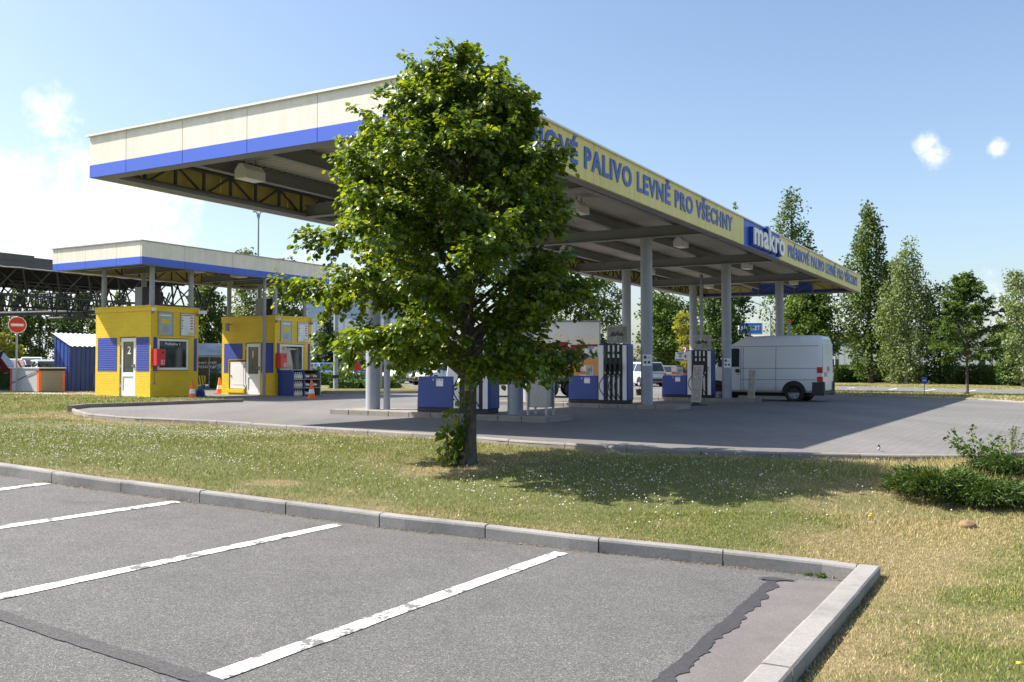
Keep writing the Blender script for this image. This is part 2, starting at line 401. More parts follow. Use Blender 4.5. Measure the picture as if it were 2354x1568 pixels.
def poly_np(p): return np.array(p, dtype=float)
def inside(P, poly):
    x, y = P[:, 0], P[:, 1]; res = np.zeros(len(P), bool); n = len(poly); j = n - 1
    for i in range(n):
        xi, yi = poly[i]; xj, yj = poly[j]
        c = ((yi > y) != (yj > y)) & (x < (xj - xi) * (y - yi) / (yj - yi + 1e-12) + xi)
        res ^= c; j = i
    return res
def dist_line(P, line, closed=False):
    d = np.full(len(P), 1e9); pts = list(line) + ([line[0]] if closed else [])
    for a, b in zip(pts, pts[1:]):
        a = np.array(a); b = np.array(b); ab = b - a; L = ab @ ab + 1e-12
        t = np.clip(((P - a) @ ab) / L, 0, 1); q = a + t[:, None] * ab
        d = np.minimum(d, np.hypot(P[:, 0] - q[:, 0], P[:, 1] - q[:, 1]))
    return d
def nDs(x, y): return SP[0] + SP[1] * x + SP[2] * np.minimum(y, 130)
def nDp(x, y): return PP[0] + PP[1] * np.clip(x, -16, 6) + PP[2] * y
def lawn_z(P):
    x, y = P[:, 0], P[:, 1]
    dk = dist_line(P, park_kerb); dr = dist_line(P, right_kerb); df = dist_line(P, fore_near)
    dK = np.minimum(dk, dr)
    top = nDp(x, y) - 0.115 + 0.07 * np.exp(-(dr / 0.9) ** 2)     # lawn drops a little outside the side kerb
    w = dK / (dK + df + 1e-6); w = w * w * (3 - 2 * w)
    D = top * (1 - w) + (nDs(x, y) + 0.045) * w
    far = y > 26
    D = np.where(far, nDs(x, y) - 0.035, D)
    D = D - 0.035 * np.sin(x * 1.7 + 0.6) * np.sin(y * 1.3) * (w * (1 - w) * 4) * (~far)
    return EYE - D
# terrain: one sheet, fine near the viewer and coarse to the horizon, sunk under the paved areas
xs = np.concatenate([[-900, -500, -250, -130, -80, -55, -40, -30, -24], np.arange(-20, 15, 0.16), [15.5, 16.5, 18, 20, 23, 27, 32, 40, 50, 65, 90, 130, 250, 500, 900]])
ys = np.concatenate([[-40, -20, -10, -5, 0], np.arange(3, 25, 0.16), np.arange(25, 60, 0.8), [62, 65, 70, 76, 84, 95, 110, 130, 170, 240, 400, 700, 1200]])
gx, gy = np.meshgrid(xs, ys); P = np.stack([gx.ravel(), gy.ravel()], 1)
Z = lawn_z(P)
ip = inside(P, park_poly) | (np.minimum(dist_line(P, park_kerb), dist_line(P, right_kerb)) < 0.075); Z = np.where(ip, EYE - nDp(P[:, 0], P[:, 1]) - 0.55, Z)
iff = inside(P, fore_poly); Z = np.where(iff, EYE - nDs(P[:, 0], P[:, 1]) - 0.5, Z)
nx, ny = len(xs), len(ys)
idx = np.arange(nx * ny).reshape(ny, nx)
Fq = np.stack([idx[:-1, :-1].ravel(), idx[:-1, 1:].ravel(), idx[1:, 1:].ravel(), idx[1:, :-1].ravel()], 1)
ground = tag(mesh_np('ground', np.column_stack([P, Z]), Fq, M['soil'], smooth=True), kind='structure')

def sheet(name, poly, zf, mat, off=0.0, step=None):
    b = MB(); b.add([(x, y, zf(x, y) + off) for x, y in poly], [tuple(range(len(poly)))])
    o = b.build(name, mat, fix=False)
    if o.data.polygons[0].normal.z < 0: o.data.flip_normals()
    return tag(o, kind='structure')
sheet('car_park_pavement', park_poly, lambda x, y: EYE - (PP[0] + PP[1] * x + PP[2] * y), M['asphalt'])
sheet('forecourt_pavement', fore_poly, zs, M['pavers'])
# darker road behind the kiosks and towards the shops
road_poly = [(-13.5, 38), (-40, 47), (-30, 80), (-6, 95), (20, 95), (15.5, 62), (6.0, 52), (-2.0, 46.0)]
sheet('road', road_poly, zs, M['asphalt_far'], 0.005)
# parking strip seen on the far right
strip = [PT(1925, 889.5), PT(2130, 893.5), PT(2420, 899), PT(2420, 909), PT(2130, 902.5), PT(1925, 898.5)]
sheet('parking_road', strip, zs, M['asphalt_far'], 0.055)
def stripe(name, p, q, w, zf, off, mat):
    p = Vector(p); q = Vector(q); d = (q - p).normalized(); n = Vector((-d.y, d.x)) * (w / 2)
    k = 24; vs = []; fs = []
    for i in range(k + 1):
        c = p + (q - p) * (i / k); j1 = 1 + rnd.uniform(-.07, .07); j2 = 1 + rnd.uniform(-.07, .07)
        for c2 in (c + n * j1, c - n * j2): vs.append((c2.x, c2.y, zf(c2.x, c2.y) + off))
        if i: fs.append((2 * i - 2, 2 * i - 1, 2 * i + 1, 2 * i))
    b = MB(); b.add(vs, fs); o = b.build(name, mat, fix=False)
    if o.data.polygons[0].normal.z < 0: o.data.flip_normals()
    return tag(o, kind='structure')
for a, c in (((108, 1112), (-60, 1134)), ((406, 1154), (-40, 1219)), ((780, 1206), (-60, 1386)), ((1290, 1271), (478, 1563))):
    p = Vector(PT(*a, PP)); q = Vector(PT(*c, PP)); q = p + (q - p).normalized() * min((q - p).length, 5.2)
    stripe('road_marking', p, q, 0.118, zp, 0.005, M['marking'])
for a, c in (((1965, 893.3), (1945, 895.3)), ((2063, 895.2), (2044, 898)), ((2150, 897), (2125, 901)), ((2243, 899), (2220, 903))):
    stripe('road_marking', PT(*a), PT(*c), 0.16, zs, 0.062, M['marking'])
# resurfaced strip beside the side kerb and the tar seal along it
def edge_noise(p, q, n, amp, seed):
    r = random.Random(seed); p = Vector(p); q = Vector(q); d = (q - p); nn = Vector((-d.y, d.x)).normalized(); out = []; off = 0
    for i in range(n + 1):
        off = off * 0.55 + r.uniform(-amp, amp); out.append(p + d * (i / n) + nn * off)
    return out
def rag_sheet(name, L, R, mat, off):
    b = MB(); vs = []; fs = []
    for i, (a, c) in enumerate(zip(L, R)):
        vs += [(a.x, a.y, zp(a.x, a.y) + off), (c.x, c.y, zp(c.x, c.y) + off)]
        if i: fs.append((2 * i - 2, 2 * i - 1, 2 * i + 1, 2 * i))
    b.add(vs, fs); o = b.build(name, mat, fix=False)
    if o.data.polygons[0].normal.z < 0: o.data.flip_normals()
    return tag(o, kind='structure')
sL0 = PT(1770, 1332, PP); sL1 = PT(1500, 1568, PP); sR0 = PT(1803, 1333, PP); sR1 = PT(1556, 1568, PP)
def ext(p, q, k): p = Vector(p); q = Vector(q); return q + (q - p) * k
L = edge_noise(sL0, ext(sL0, sL1, 1.2), 150, 0.007, 3); R = edge_noise(sR0, ext(sR0, sR1, 1.2), 150, 0.022, 4)
kr0 = PT(1924, 1341, PP); 
rag_sheet('pavement_strip', [Vector(sL0) + (Vector(ext(sL0, sL1, 1.2)) - Vector(sL0)) * (i / 60) for i in range(61)],
          [Vector(corner) + rk_dir * (0.05 + 9 * i / 60) + Vector((-rk_dir.y, rk_dir.x)) * 0.0 for i in range(61)], M['asphalt_old'], 0.004)
rag_sheet('road_tar_strip', L, R, M['tar'], 0.008)
blot = []
c0 = Vector(PT(1783, 1334, PP))
for i in range(22):
    a = 2 * PI * i / 22; r = 0.085 * (1 + rnd.uniform(-.4, .4)); blot.append((c0.x + 1.9 * r * math.cos(a), c0.y + 0.55 * r * math.sin(a)))
sheet('road_tar_piece', blot, zp, M['tar'], 0.012)
g0 = PT(-60, 1408, PP); g1 = PT(200, 1492, PP); g2 = PT(440, 1566, PP); g3 = PT(600, 1625, PP)
Lg = edge_noise(g0, g3, 50, 0.006, 8); dd = (Vector(g3) - Vector(g0)).normalized(); nn = Vector((-dd.y, dd.x))
rag_sheet('road_tar_strip', Lg, [p + nn * (0.115 + rnd.uniform(-.012, .012)) for p in Lg], mat_asphalt('tar_joint_seal', (0.075, 0.072, 0.074), 0.6, 150.0, 0.2), 0.006)

# ------------------------------------------------------------------ kerbs: stones in a row, rounded, with open joints
def kerb(name, line, width, ztop, h, mat, stone=1.0, side=1, jit=0.004):
    """line is the road side top edge; the stone extends to `side` of it."""
    pts = [Vector((p[0], p[1])) for p in line]; b = MB(); cum = [0.0]
    for p, q in zip(pts, pts[1:]): cum.append(cum[-1] + (q - p).length)
    def at(s):
        for i in range(len(pts) - 1):
            if s <= cum[i + 1] or i == len(pts) - 2:
                u = (s - cum[i]) / (cum[i + 1] - cum[i]); return pts[i] + (pts[i + 1] - pts[i]) * u
    def nrm(s):
        d = (at(min(cum[-1], s + 0.3)) - at(max(0, s - 0.3))).normalized(); return Vector((-d.y, d.x)) * side
    n = max(1, round(cum[-1] / stone)); L = cum[-1] / n
    for i in range(n):
        s0, s1 = i * L + 0.006, (i + 1) * L - 0.006; jz = rnd.uniform(-jit, jit); jn = rnd.uniform(-jit, jit); k = 4; prof = [(0.004, -h), (0.0, -0.022), (0.007, -0.006), (0.022, 0.0), (width - 0.012, 0.0), (width, -0.01), (width, -h)]
        vs = []; 
        for j in range(k + 1):
            s = s0 + (s1 - s0) * j / k; p = at(s); nv = nrm(s)
            for o, z in prof:
                c = p + nv * (o + jn); vs.append((c.x, c.y, ztop(p.x, p.y) + z + jz))
        m = len(prof)
        fs = [(j * m + i2, j * m + i2 + 1, (j + 1) * m + i2 + 1, (j + 1) * m + i2) for j in range(k) for i2 in range(m - 1)]
        fs += [tuple(range(m)), tuple(k * m + q for q in range(m))[::-1]]
        b.add(vs, fs)
    return tag(b.build(name, mat), kind='structure')
kerb('kerb', park_kerb, 0.115, lambda x, y: zp(x, y) + 0.12, 0.3, M['kerb'], 1.0, side=1)
rk = [tuple(Vector(p) + rk_dir * 0.0) for p in right_kerb]
kerb('kerb', [tuple(Vector(corner) - rk_dir * 0.10)] + right_kerb[1:], 0.165, lambda x, y: zp(x, y) + 0.128, 0.3, M['kerb'], 1.0, side=1)
kerb('kerb', fore_near, 0.075, lambda x, y: zs(x, y) + 0.03, 0.3, M['kerb_far'], 1.0, side=1)
kerb('kerb', fore_tongue, 0.10, lambda x, y: zs(x, y) + 0.10, 0.3, M['kerb_far'], 1.0, side=1)
kerb('kerb', far_edge, 0.28, lambda x, y: zs(x, y) + 0.05, 0.3, M['kerb_far'], 1.0, side=-1)

# ------------------------------------------------------------------ raised lawn patches among the paving
def lawn_patch(name, poly, h=0.09, mat=None):
    b = MB(); n = len(poly)
    vs = [(x, y, zs(x, y) + h) for x, y in poly] + [(x, y, zs(x, y) - 0.2) for x, y in poly]
    b.add(vs, [tuple(range(n))] + [(i, (i + 1) % n, n + (i + 1) % n, n + i) for i in range(n)])
    return tag(b.build(name, mat or M['soil']), kind='structure')
isl = [PT(742, 903), PT(860, 902.5), PT(985, 902), PT(1010, 898), PT(960, 893), PT(905, 884), PT(800, 878), PT(735, 880), PT(700, 890)]
lawn_patch('lawn', isl)
kerb('kerb', [PT(700, 904), PT(742, 906), PT(860, 905.5), PT(985, 904)], 0.1, lambda x, y: zs(x, y) + 0.11, 0.3, M['kerb_far'], 1.0, side=1)
gv = [PT(-80, 908), PT(20, 909), PT(215, 911.5), PT(240, 909), PT(150, 903), PT(-80, 902)]
sheet('gravel', gv, zs, M['gravel'], 0.06)
# ------------------------------------------------------------------ the big canopy over the pumps (local x = A, y = B)
def frame(name, label, cat, a, b, z, group=None): return thing(name, label, cat, AB(a, b, z), TH, group)
def ibeam(b, p, q, h, w, t=0.018, m=0):
    """I-section beam with its lower flange at the height of p and q (horizontal run along local x or y)."""
    p = Vector(p); q = Vector(q); d = (q - p).normalized(); n = Vector((-d.y, d.x, 0)); z = Vector((0, 0, 1))
    for lo, hi, hw in ((0, t, w / 2), (t, h - t, t / 2), (h - t, h, w / 2)):
        vs = [c + n * s * hw + z * k for c in (p, q) for k in (lo, hi) for s in (-1, 1)]
        b.add(vs, [(0, 1, 3, 2), (4, 6, 7, 5), (0, 2, 6, 4), (1, 5, 7, 3), (0, 4, 5, 1), (2, 3, 7, 6)], m)
def fascia_panels(b, u0, u1, joints, fn, z0, z1, zb, th=0.05, cols=(0, 1)):
    """Row of cladding panels: upper field and lower stripe, with open joints. fn(u, out, z) gives a point; out>0 is outwards."""
    ed = [u0] + [j for j in joints if u0 < j < u1] + [u1]
    for p, q in zip(ed, ed[1:]):
        p2, q2 = p + 0.006, q - 0.006
        for lo, hi, m in ((zb, z1, cols[0]), (z0, zb, cols[1])):
            if hi - lo < 0.01: continue
            vs = [fn(u, o, z) for u in (p2, q2) for o in (0, -th) for z in (lo, hi)]
            b.add(vs, [(0, 1, 5, 4), (2, 6, 7, 3), (0, 2, 3, 1), (4, 5, 7, 6), (0, 4, 6, 2), (1, 3, 7, 5)], m)
CA0, CA1, CB0, CB1 = 11.27, 47.18, 7.63, 15.73
Z0, Z1 = EYE + 3.60, EYE + 4.38
can = frame('filling_station_canopy', 'large flat canopy over the fuel pumps with a long yellow fascia lettered in blue', 'canopy', 0, 0, 0)
ja = [14.47, 16.55, 18.65, 20.75, 22.88, 25.0, 27.06, 29.2, 31.3, 33.4, 35.5, 37.6, 39.7, 41.8, 43.9, 46.0]
jb = [8.48, 10.05, 11.60, 13.17, 14.68]
b = MB(); fascia_panels(b, CB0 + 0.05, CB1, jb, lambda u, o, z: (CA0 - o, u, z), Z0, Z1, Z0 + 0.235); b.build('end_fascia', [M['cream'], M['blue']], can)
def FR(u, o, z): return (u, CB0 - o, z)
for q0, q1 in ((CA0, 27.06), (31.30, CA1)): b = MB(); fascia_panels(b, q0, q1, ja, FR, Z0, Z1, Z0 + 0.165, cols=(0, 0)); b.build('long_fascia', [M['fyellow']], can)
b = MB(); fascia_panels(b, 27.06, 31.30, [29.2], FR, Z0, Z1, Z0, cols=(0, 0)); b.build('sign_panel', [M['blue']], can)
b = MB(); fascia_panels(b, CA0, CA1, ja, lambda u, o, z: (u, CB1 + o, z), Z0, Z1, Z0 + 0.165, cols=(0, 0)); b.build('rear_fascia', [M['fyellow']], can)
b = MB(); fascia_panels(b, CB0 + 0.05, 9.9, [], lambda u, o, z: (CA1 + o, u, z), Z0, Z1, Z0 + 0.235); fascia_panels(b, 12.9, CB1, [14.2], lambda u, o, z: (CA1 + o, u, z), Z0, Z1, Z0 + 0.235)
fascia_panels(b, 9.9, 12.9, [11.4], lambda u, o, z: (CA1 + o, u, z), Z0, Z1, Z0, cols=(1, 1)); b.build('end_fascia', [M['fyellow'], M['blue']], can)
# coping strip all round
b = MB(); o = 0.05
b.box(CA0 - o, CA0 + 0.25, CB0 - o, CB1 + o, Z1, Z1 + 0.035); b.box(CA0 + 0.25, CA1 + o, CB0 - o, CB0 + 0.25, Z1, Z1 + 0.035)
b.box(CA0 + 0.25, CA1 + o, CB1 - 0.25, CB1 + o, Z1, Z1 + 0.035); b.box(CA1 - 0.25, CA1 + o, CB0 + 0.25, CB1 - 0.25, Z1, Z1 + 0.035)
b.build('coping', M['white'], can)
# lettering
def put_text(parent, name, txt, w, h, mat, fn, bold=0.0, depth=0.006):
    vs, fs = text_geo(txt, w, h, bold, depth, space=1.15)
    for nv, nf in split_words(vs, fs, 0.16): b = MB(); b.geo(nv, nf, fn); b.build(name, mat, parent, fix=False)
TX = lambda a0, z0, out=0.012: (lambda v: (a0 + v[0], CB0 - out - v[2], z0 + v[1]))
for a0, L_, z_ in ((12.55, 13.35, 0.24), (32.47, 13.70, 0.22)):
    put_text(can, 'lettering', 'PRÉMIOVÉ PALIVO LEVNĚ PRO VŠECHNY', L_, 0.58, M['letter'], TX(a0, Z0 + z_ - 0.02), 0.034)
b = MB()
for bo, dep, m, out in ((0.03, 0.05, 0, 0.07), (0.0, 0.02, 1, 0.15)):
    vs, fs = text_geo('makro', 3.75 + 2 * bo, 0.74 + 2 * bo, 0.045 if m == 0 else 0.022, 0.06 if m == 0 else 0.02, space=1.08)
    b.geo(vs, fs, lambda v: (27.62 - bo + v[0], CB0 - out - v[2], Z0 + 0.075 - bo + v[1]), m)
b.build('shop_sign', [M['deepblue'], M['signwhite']], can, fix=False)
# roof and ribbed soffit
b = MB(); b.box(CA0 + 0.06, CA1 - 0.06, CB0 + 0.06, CB1 - 0.06, Z1 - 0.10, Z1 - 0.06); b.build('roof', M['dgrey'], can)
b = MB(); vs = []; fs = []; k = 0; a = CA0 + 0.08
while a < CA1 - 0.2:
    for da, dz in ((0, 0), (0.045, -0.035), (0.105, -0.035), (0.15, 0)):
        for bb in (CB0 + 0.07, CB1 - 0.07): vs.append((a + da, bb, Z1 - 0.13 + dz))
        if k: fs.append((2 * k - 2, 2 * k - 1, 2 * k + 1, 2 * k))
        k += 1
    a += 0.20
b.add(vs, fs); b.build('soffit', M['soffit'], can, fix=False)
# steel: purlins along the canopy, cross beams over the columns, edge channel and trusses behind the cladding
for y in (8.75, 10.6, 12.4, 14.3):
    b = MB(); ibeam(b, (CA0 + 0.35, y, Z1 - 0.46), (CA1 - 0.35, y, Z1 - 0.46), 0.28, 0.15); b.build('purlin', M['grey'], can)
for a in (16.9, 24.3, 31.8, 39.3):
    b = MB(); ibeam(b, (a, CB0 + 0.35, Z0 + 0.0), (a, CB1 - 0.35, Z0 + 0.0), 0.30, 0.20)
    for y in (8.75, 10.6, 12.4, 14.3): b.box(a - 0.06, a + 0.06, y - 0.06, y + 0.06, Z0 + 0.301, Z1 - 0.462)
    b.build('cross_beam', M['grey'], can)
b = MB()
for z in (Z0 + 0.002,):
    b.box(CA0 + 0.053, CA0 + 0.30, CB0 + 0.06, CB1 - 0.06, z, z + 0.07); b.box(CA1 - 0.30, CA1 - 0.053, CB0 + 0.06, CB1 - 0.06, z, z + 0.07)
    b.box(CA0 + 0.30, CA1 - 0.30, CB0 + 0.053, CB0 + 0.30, z, z + 0.07); b.box(CA0 + 0.30, CA1 - 0.30, CB1 - 0.42, CB1 - 0.053, z, z + 0.07)
b.tube((CA0 + 0.2, CB1 - 0.26, Z0 + 0.11), (CA1 - 0.2, CB1 - 0.26, Z0 + 0.11), 0.05, n=8)
b.build('edge_channel', M['grey'], can)
def lattice(b, u0, u1, fn, z0, z1, step, r=0.035):
    n = max(2, round((u1 - u0) / step)); L = (u1 - u0) / n
    for i in range(n + 1): b.tube(fn(u0 + i * L, z0), fn(u0 + i * L, z1), r, n=4, caps=False)
    for i in range(n):
        p, q = (z0, z1) if i % 2 else (z1, z0); b.tube(fn(u0 + i * L, p), fn(u0 + (i + 1) * L, q), r * 0.8, n=4, caps=False)
    b.tube(fn(u0, z1), fn(u1, z1), r, n=4); 
b = MB(); lattice(b, CA0 + 0.35, CA1 - 0.35, lambda u, z: (u, CB1 - 0.20, z), Z0 + 0.08, Z1 - 0.2, 0.75); b.build('edge_truss', M['dgrey'], can)
b = MB(); lattice(b, CB0 + 0.4, CB1 - 0.5, lambda u, z: (CA1 - 0.20, u, z), Z0 + 0.08, Z1 - 0.2, 0.85, 0.03); b.build('edge_truss', M['grey'], can)
# columns: round steel posts; two carry a drain pipe beside them
for a, bb, pipe in ((16.9, 9.6, 0), (24.3, 9.6, 0), (31.8, 9.6, 0), (39.3, 9.6, 0), (16.9, 13.35, 1), (24.3, 13.35, 0), (31.8, 13.35, 0), (39.3, 13.35, 1)):
    zb = zab(a, bb) + 0.10; c = MB()
    c.tube((a, bb, zb), (a, bb, Z0 - 0.02), 0.165, n=24)
    c.box(a - 0.2, a + 0.2, bb - 0.16, bb + 0.16, Z0 - 0.022, Z0 - 0.001)
    for sx in (-1, 1):
        for sy in (-1, 1): c.tube((a + sx * 0.17, bb + sy * 0.13, Z0 - 0.06), (a + sx * 0.17, bb + sy * 0.13, Z0 - 0.022), 0.014, n=6)
    col = c.build('column', M['lgrey'], can)
    if pipe:
        c = MB(); c.tube((a + 0.05, bb - 0.36, zb), (a + 0.05, bb - 0.36, Z1 - 0.2), 0.075, n=14)
        c.tube((a + 0.05, bb - 0.36, zb + 1.4), (a, bb, zb + 1.4), 0.02, n=6); c.build('drain_pipe', M['lgrey'], col)
# hazard stickers on two front columns
for a, wd in ((24.3, 'blue warning sticker sheet on the second front column, right of pump 6'), (31.8, 'white sticker sheet with symbols on the front column before the van')):
    zb = zab(a, 9.6) + 1.18
    st = thing('sticker', wd, 'sticker', AB(a, 9.6, zb), TH); c = MB(); R_ = 0.168; n = 8; vs = []; fs = []
    for i in range(n + 1):
        t = PI + 0.45 + (i / n - .5) * 1.7
        for z in (0, 0.32): vs.append((R_ * math.cos(t), R_ * math.sin(t), z))
        if i: fs.append((2 * i - 2, 2 * i - 1, 2 * i + 1, 2 * i))
    c.add(vs, fs); c.build('sheet', M['pvc'], st, fix=False)
    for dt, z, s, m in ((-.35, 0.19, 0.05, 0), (.3, 0.2, 0.045, 1), (-.35, 0.06, 0.04, 0), (.3, 0.06, 0.04, 2)):
        t = PI + 0.45 + dt; ct, sn = math.cos(t), math.sin(t); R2 = R_ + 0.003
        if m == 1: p = [(-s, 0), (s, 0), (0, 1.8 * s)]
        else: p = [(s * math.cos(q * PI / 5), s + s * math.sin(q * PI / 5)) for q in range(10)]
        c = MB(); c.add([(R2 * ct - sn * x, R2 * sn + ct * x, z + y) for x, y in p], [tuple(range(len(p)))], 0)
        c.build('symbol', (M['letter'], M['fyellow'], M['black'])[m], st, fix=False)
# lamps hanging below the soffit
def lamp_proto(name, label, grp):
    t = thing(name, label, 'lamp', (0, 0, 0), TH, grp)
    b = MB(); b.prism([(-0.16, 0), (0.16, 0), (0.16, 0.17), (0.05, 0.30), (-0.05, 0.30), (-0.16, 0.17)], 'x', -0.27, 0.27); b.build('housing', M['lamp'], t, 0.008)
    b = MB(); b.box(-0.22, 0.22, -0.12, 0.12, -0.006, -0.001); b.build('diffuser', M['pvc'], t)
    for x in (-0.15, 0.15): b = MB(); b.tube((x, 0, 0.29), (x, 0, 0.42), 0.015, n=6); b.build('hanger', M['grey'], t)
    return t
LN = ['near the cream end', 'above the first pump', 'above the second bay', 'above the third bay', 'at the far end of the canopy']
lp = lamp_proto('canopy_lamp', '', 'lamps hanging under the big canopy'); first = True; lpk = kids(lp)
for j, bb in enumerate((13.9, 9.9)):
    for i, a in enumerate((13.6, 20.6, 28.0, 35.5, 43.2)):
        o = lp if first else copy_tree(lp, None, lpk); first = False
        o.location = AB(a, bb, Z1 - 0.60)
        o['label'] = 'white box lamp under the big canopy, %s row, %s' % (('rear', 'front')[j], LN[i])

# ------------------------------------------------------------------ pump islands
for i, a in enumerate((16.9, 24.3, 31.8, 39.3)):
    b = MB(); b0, b1, hw = 8.55, 14.1, 0.62; n = 10
    zt = lambda y: zab(a, y) + 0.12
    for k in range(n):
        y0, y1 = b0 + (b1 - b0) * k / n + 0.005, b0 + (b1 - b0) * (k + 1) / n - 0.005; z0, z1 = zt(y0), zt(y1)
        for x0, x1 in ((-hw, -hw + 0.13), (hw - 0.13, hw)):
            b.add([(a + x0, y0, z0 - .3), (a + x1, y0, z0 - .3), (a + x1, y1, z1 - .3), (a + x0, y1, z1 - .3), (a + x0, y0, z0), (a + x1, y0, z0), (a + x1, y1, z1), (a + x0, y1, z1)],
                  [(0, 3, 2, 1), (4, 5, 6, 7), (0, 1, 5, 4), (1, 2, 6, 5), (2, 3, 7, 6), (3, 0, 4, 7)])
    b.box(a - hw + 0.135, a + hw - 0.135, b0, b0 + 0.12, zt(b0) - .3, zt(b0)); b.box(a - hw + 0.135, a + hw - 0.135, b1 - .12, b1, zt(b1) - .3, zt(b1))
    z0, z1 = zt(b0 + .12) - 0.006, zt(b1 - .12) - 0.006
    b.add([(a - hw + .13, b0 + .12, z0), (a + hw - .13, b0 + .12, z0), (a + hw - .13, b1 - .12, z1), (a - hw + .13, b1 - .12, z1)], [(0, 1, 2, 3)])
    o = b.build('pump_island', M['kerb_far'], None, 0.012); o.rotation_euler = (0, 0, TH)
    tag(o, 'raised concrete kerb island under the %s' % ('first pump behind the tree', 'pump numbered 6', 'pump numbered 4', 'canopy columns beside the white van')[i], 'island', 'pump islands')

# ------------------------------------------------------------------ fuel pumps
def make_pump(num):
    """Local x = A (front face at x = 0 looks along -x), y = B; right end of the front at y = 0."""
    t = thing('fuel_pump', '', 'fuel pump', (0, 0, 0), TH, 'fuel pumps under the canopy')
    b = MB(); b.box(0.02, 0.43, 0.02, 1.83, 0, 0.09); b.build('plinth', M['black'], t)
    b = MB(); b.box(0.0, 0.45, 0.0, 0.88, 0.091, 1.66, 0); b.build('cabinet', [M['pumpblue']], t, 0.02)
    b = MB()
    for y0, y1 in ((0.715, 0.865), (0.02, 0.14)): b.box(-0.022, -0.002, y0, y1, 0.10, 1.63, 0)
    for k in range(1, 4): b.box(-0.018, -0.002, 0.14 + k * 0.144 - 0.05, 0.14 + k * 0.144 + 0.05, 0.10, 0.80, 0); b.box(-0.018, -0.002, 0.14 + k * 0.144 - 0.045, 0.14 + k * 0.144 + 0.045, 1.28, 1.63, 0)
    b.build('front_panel', M['pvc'], t, 0.004)
    b = MB(); b.box(-0.015, -0.0015, 0.141, 0.714, 0.81, 1.27); b.build('nozzle_recess', M['black'], t)
    for k in range(4):
        y = 0.185 + 0.144 * k
        b = MB(); b.box(-0.03, -0.001, y - 0.035, y + 0.035, 0.10, 1.655); s = b.build('hose_channel', M['black'], t, 0.004)
        b = MB(); b.box(-0.055, -0.0195, y + 0.042, y + 0.10, 1.38, 1.45); b.build('grade_label', M['green'] if k in (1, 3) else M['black'], s)
        b = MB(); b.box(-0.10, -0.031, y - 0.03, y + 0.03, 0.96, 1.10); b.lathe([(0.03, -0.115), (0.035, -0.101)], (0, y, 1.06), 10, 'x'); b.tube((-0.075, y, 0.97), (-0.08, y + 0.012, 0.82), 0.018, n=8)
        b.build('nozzle', M['black'], s, 0.008)
        b = MB(); b.tube((-0.085, y + 0.012, 0.83), (-0.083, y + 0.016, 0.90), 0.022, n=8); b.build('spout', M['alu'], s)
        b = MB(); pts = []
        for i in range(15):
            u = i / 14; pts.append((-0.06 - 0.07 * math.sin(PI * u), y + 0.02 + (0.13 + 0.03 * (k % 2)) * math.sin(PI * u) ** 1.4, 0.84 - 0.70 * u))
        b.path(pts, 0.014, n=7); b.build('hose', M['black'], s)
    b = MB(); b.prism([(0.885, 0.091), (1.83, 0.091), (1.80, 0.77), (0.885, 0.77)], 'x', 0.0, 0.45); b.build('blue_housing', M['pumpblue'], t, 0.02)
    b = MB(); b.box(-0.006, -0.001, 1.14, 1.32, 0.56, 0.72); b.box(-0.009, -0.006, 1.17, 1.22, 0.685, 0.70, 1); b.box(-0.009, -0.006, 1.25, 1.31, 0.685, 0.70, 2); b.lathe([(0.016, -0.004), (0.016, -0.001)], (0, 1.40, 0.70), 10, 'x'); b.build('notice', [M['pvc'], M['letter'], M['red']], t)
    # price display head, cantilevered over the blue housing
    b = MB(); b.prism([(0.885, 1.29), (1.36, 1.29), (1.33, 1.60), (0.885, 1.60)], 'x', 0.05, 0.36); hd = b.build('display_head', M['pvc'], t, 0.012)
    b = MB()
    for y0, y1, z0, z1, m in ((1.04, 1.25, 1.545, 1.58, 0), (1.09, 1.20, 1.495, 1.525, 1), (1.09, 1.20, 1.43, 1.46, 1), (1.13, 1.17, 1.385, 1.40, 1), (1.02, 1.34, 1.30, 1.345, 0), (0.90, 1.0, 1.30, 1.32, 2)):
        b.box(0.045, 0.049, y0, y1, z0, z1, m)
    b.build('display', [M['letter'], M['black'], M['red']], hd)
    vs, fs = text_geo(num, 0.075, 0.125, 0.02, 0.002); b = MB(); b.geo(vs, fs, lambda v: (0.046 - v[2], 1.005 - v[0], 1.385 + v[1])); b.build('number', M['black'], hd, fix=False)
    return t
def poster_mat(name, cols, seed, sc=3.0):
    m, nt, b = newmat(name)
    tc = N(nt, 'ShaderNodeTexCoord'); mp = N(nt, 'ShaderNodeMapping'); mp.inputs['Location'].default_value = (seed, seed * .7, seed * .3); nt.links.new(tc.outputs['Object'], mp.inputs[0])
    n = noise(nt, sc, 6, 0.7, vec=mp.outputs[0]); r = ramp(nt, n.outputs[0], [(0.28 + 0.44 * i / (len(cols) - 1), c) for i, c in enumerate(cols)])
    nt.links.new(r.outputs[0], b.inputs['Base Color']); b.inputs['Roughness'].default_value = 0.35
    return m
M['photo_dark'] = poster_mat('landscape_print', [(0.06, 0.065, 0.07), (0.13, 0.135, 0.13), (0.22, 0.22, 0.18), (0.34, 0.33, 0.27)], 3.1, 5)
M['photo_pale'] = poster_mat('faded_print', [(0.10, 0.10, 0.11), (0.22, 0.22, 0.22), (0.36, 0.36, 0.33), (0.48, 0.47, 0.42)], 7.7, 7)
M['trim2'] = paint('dark_print', (0.045, 0.045, 0.05), 0.5)
M['leaflet'] = poster_mat('leaflet_print', [(0.40, 0.16, 0.09), (0.5, 0.5, 0.45), (0.10, 0.14, 0.12), (0.45, 0.62, 0.72)], 1.3, 9)
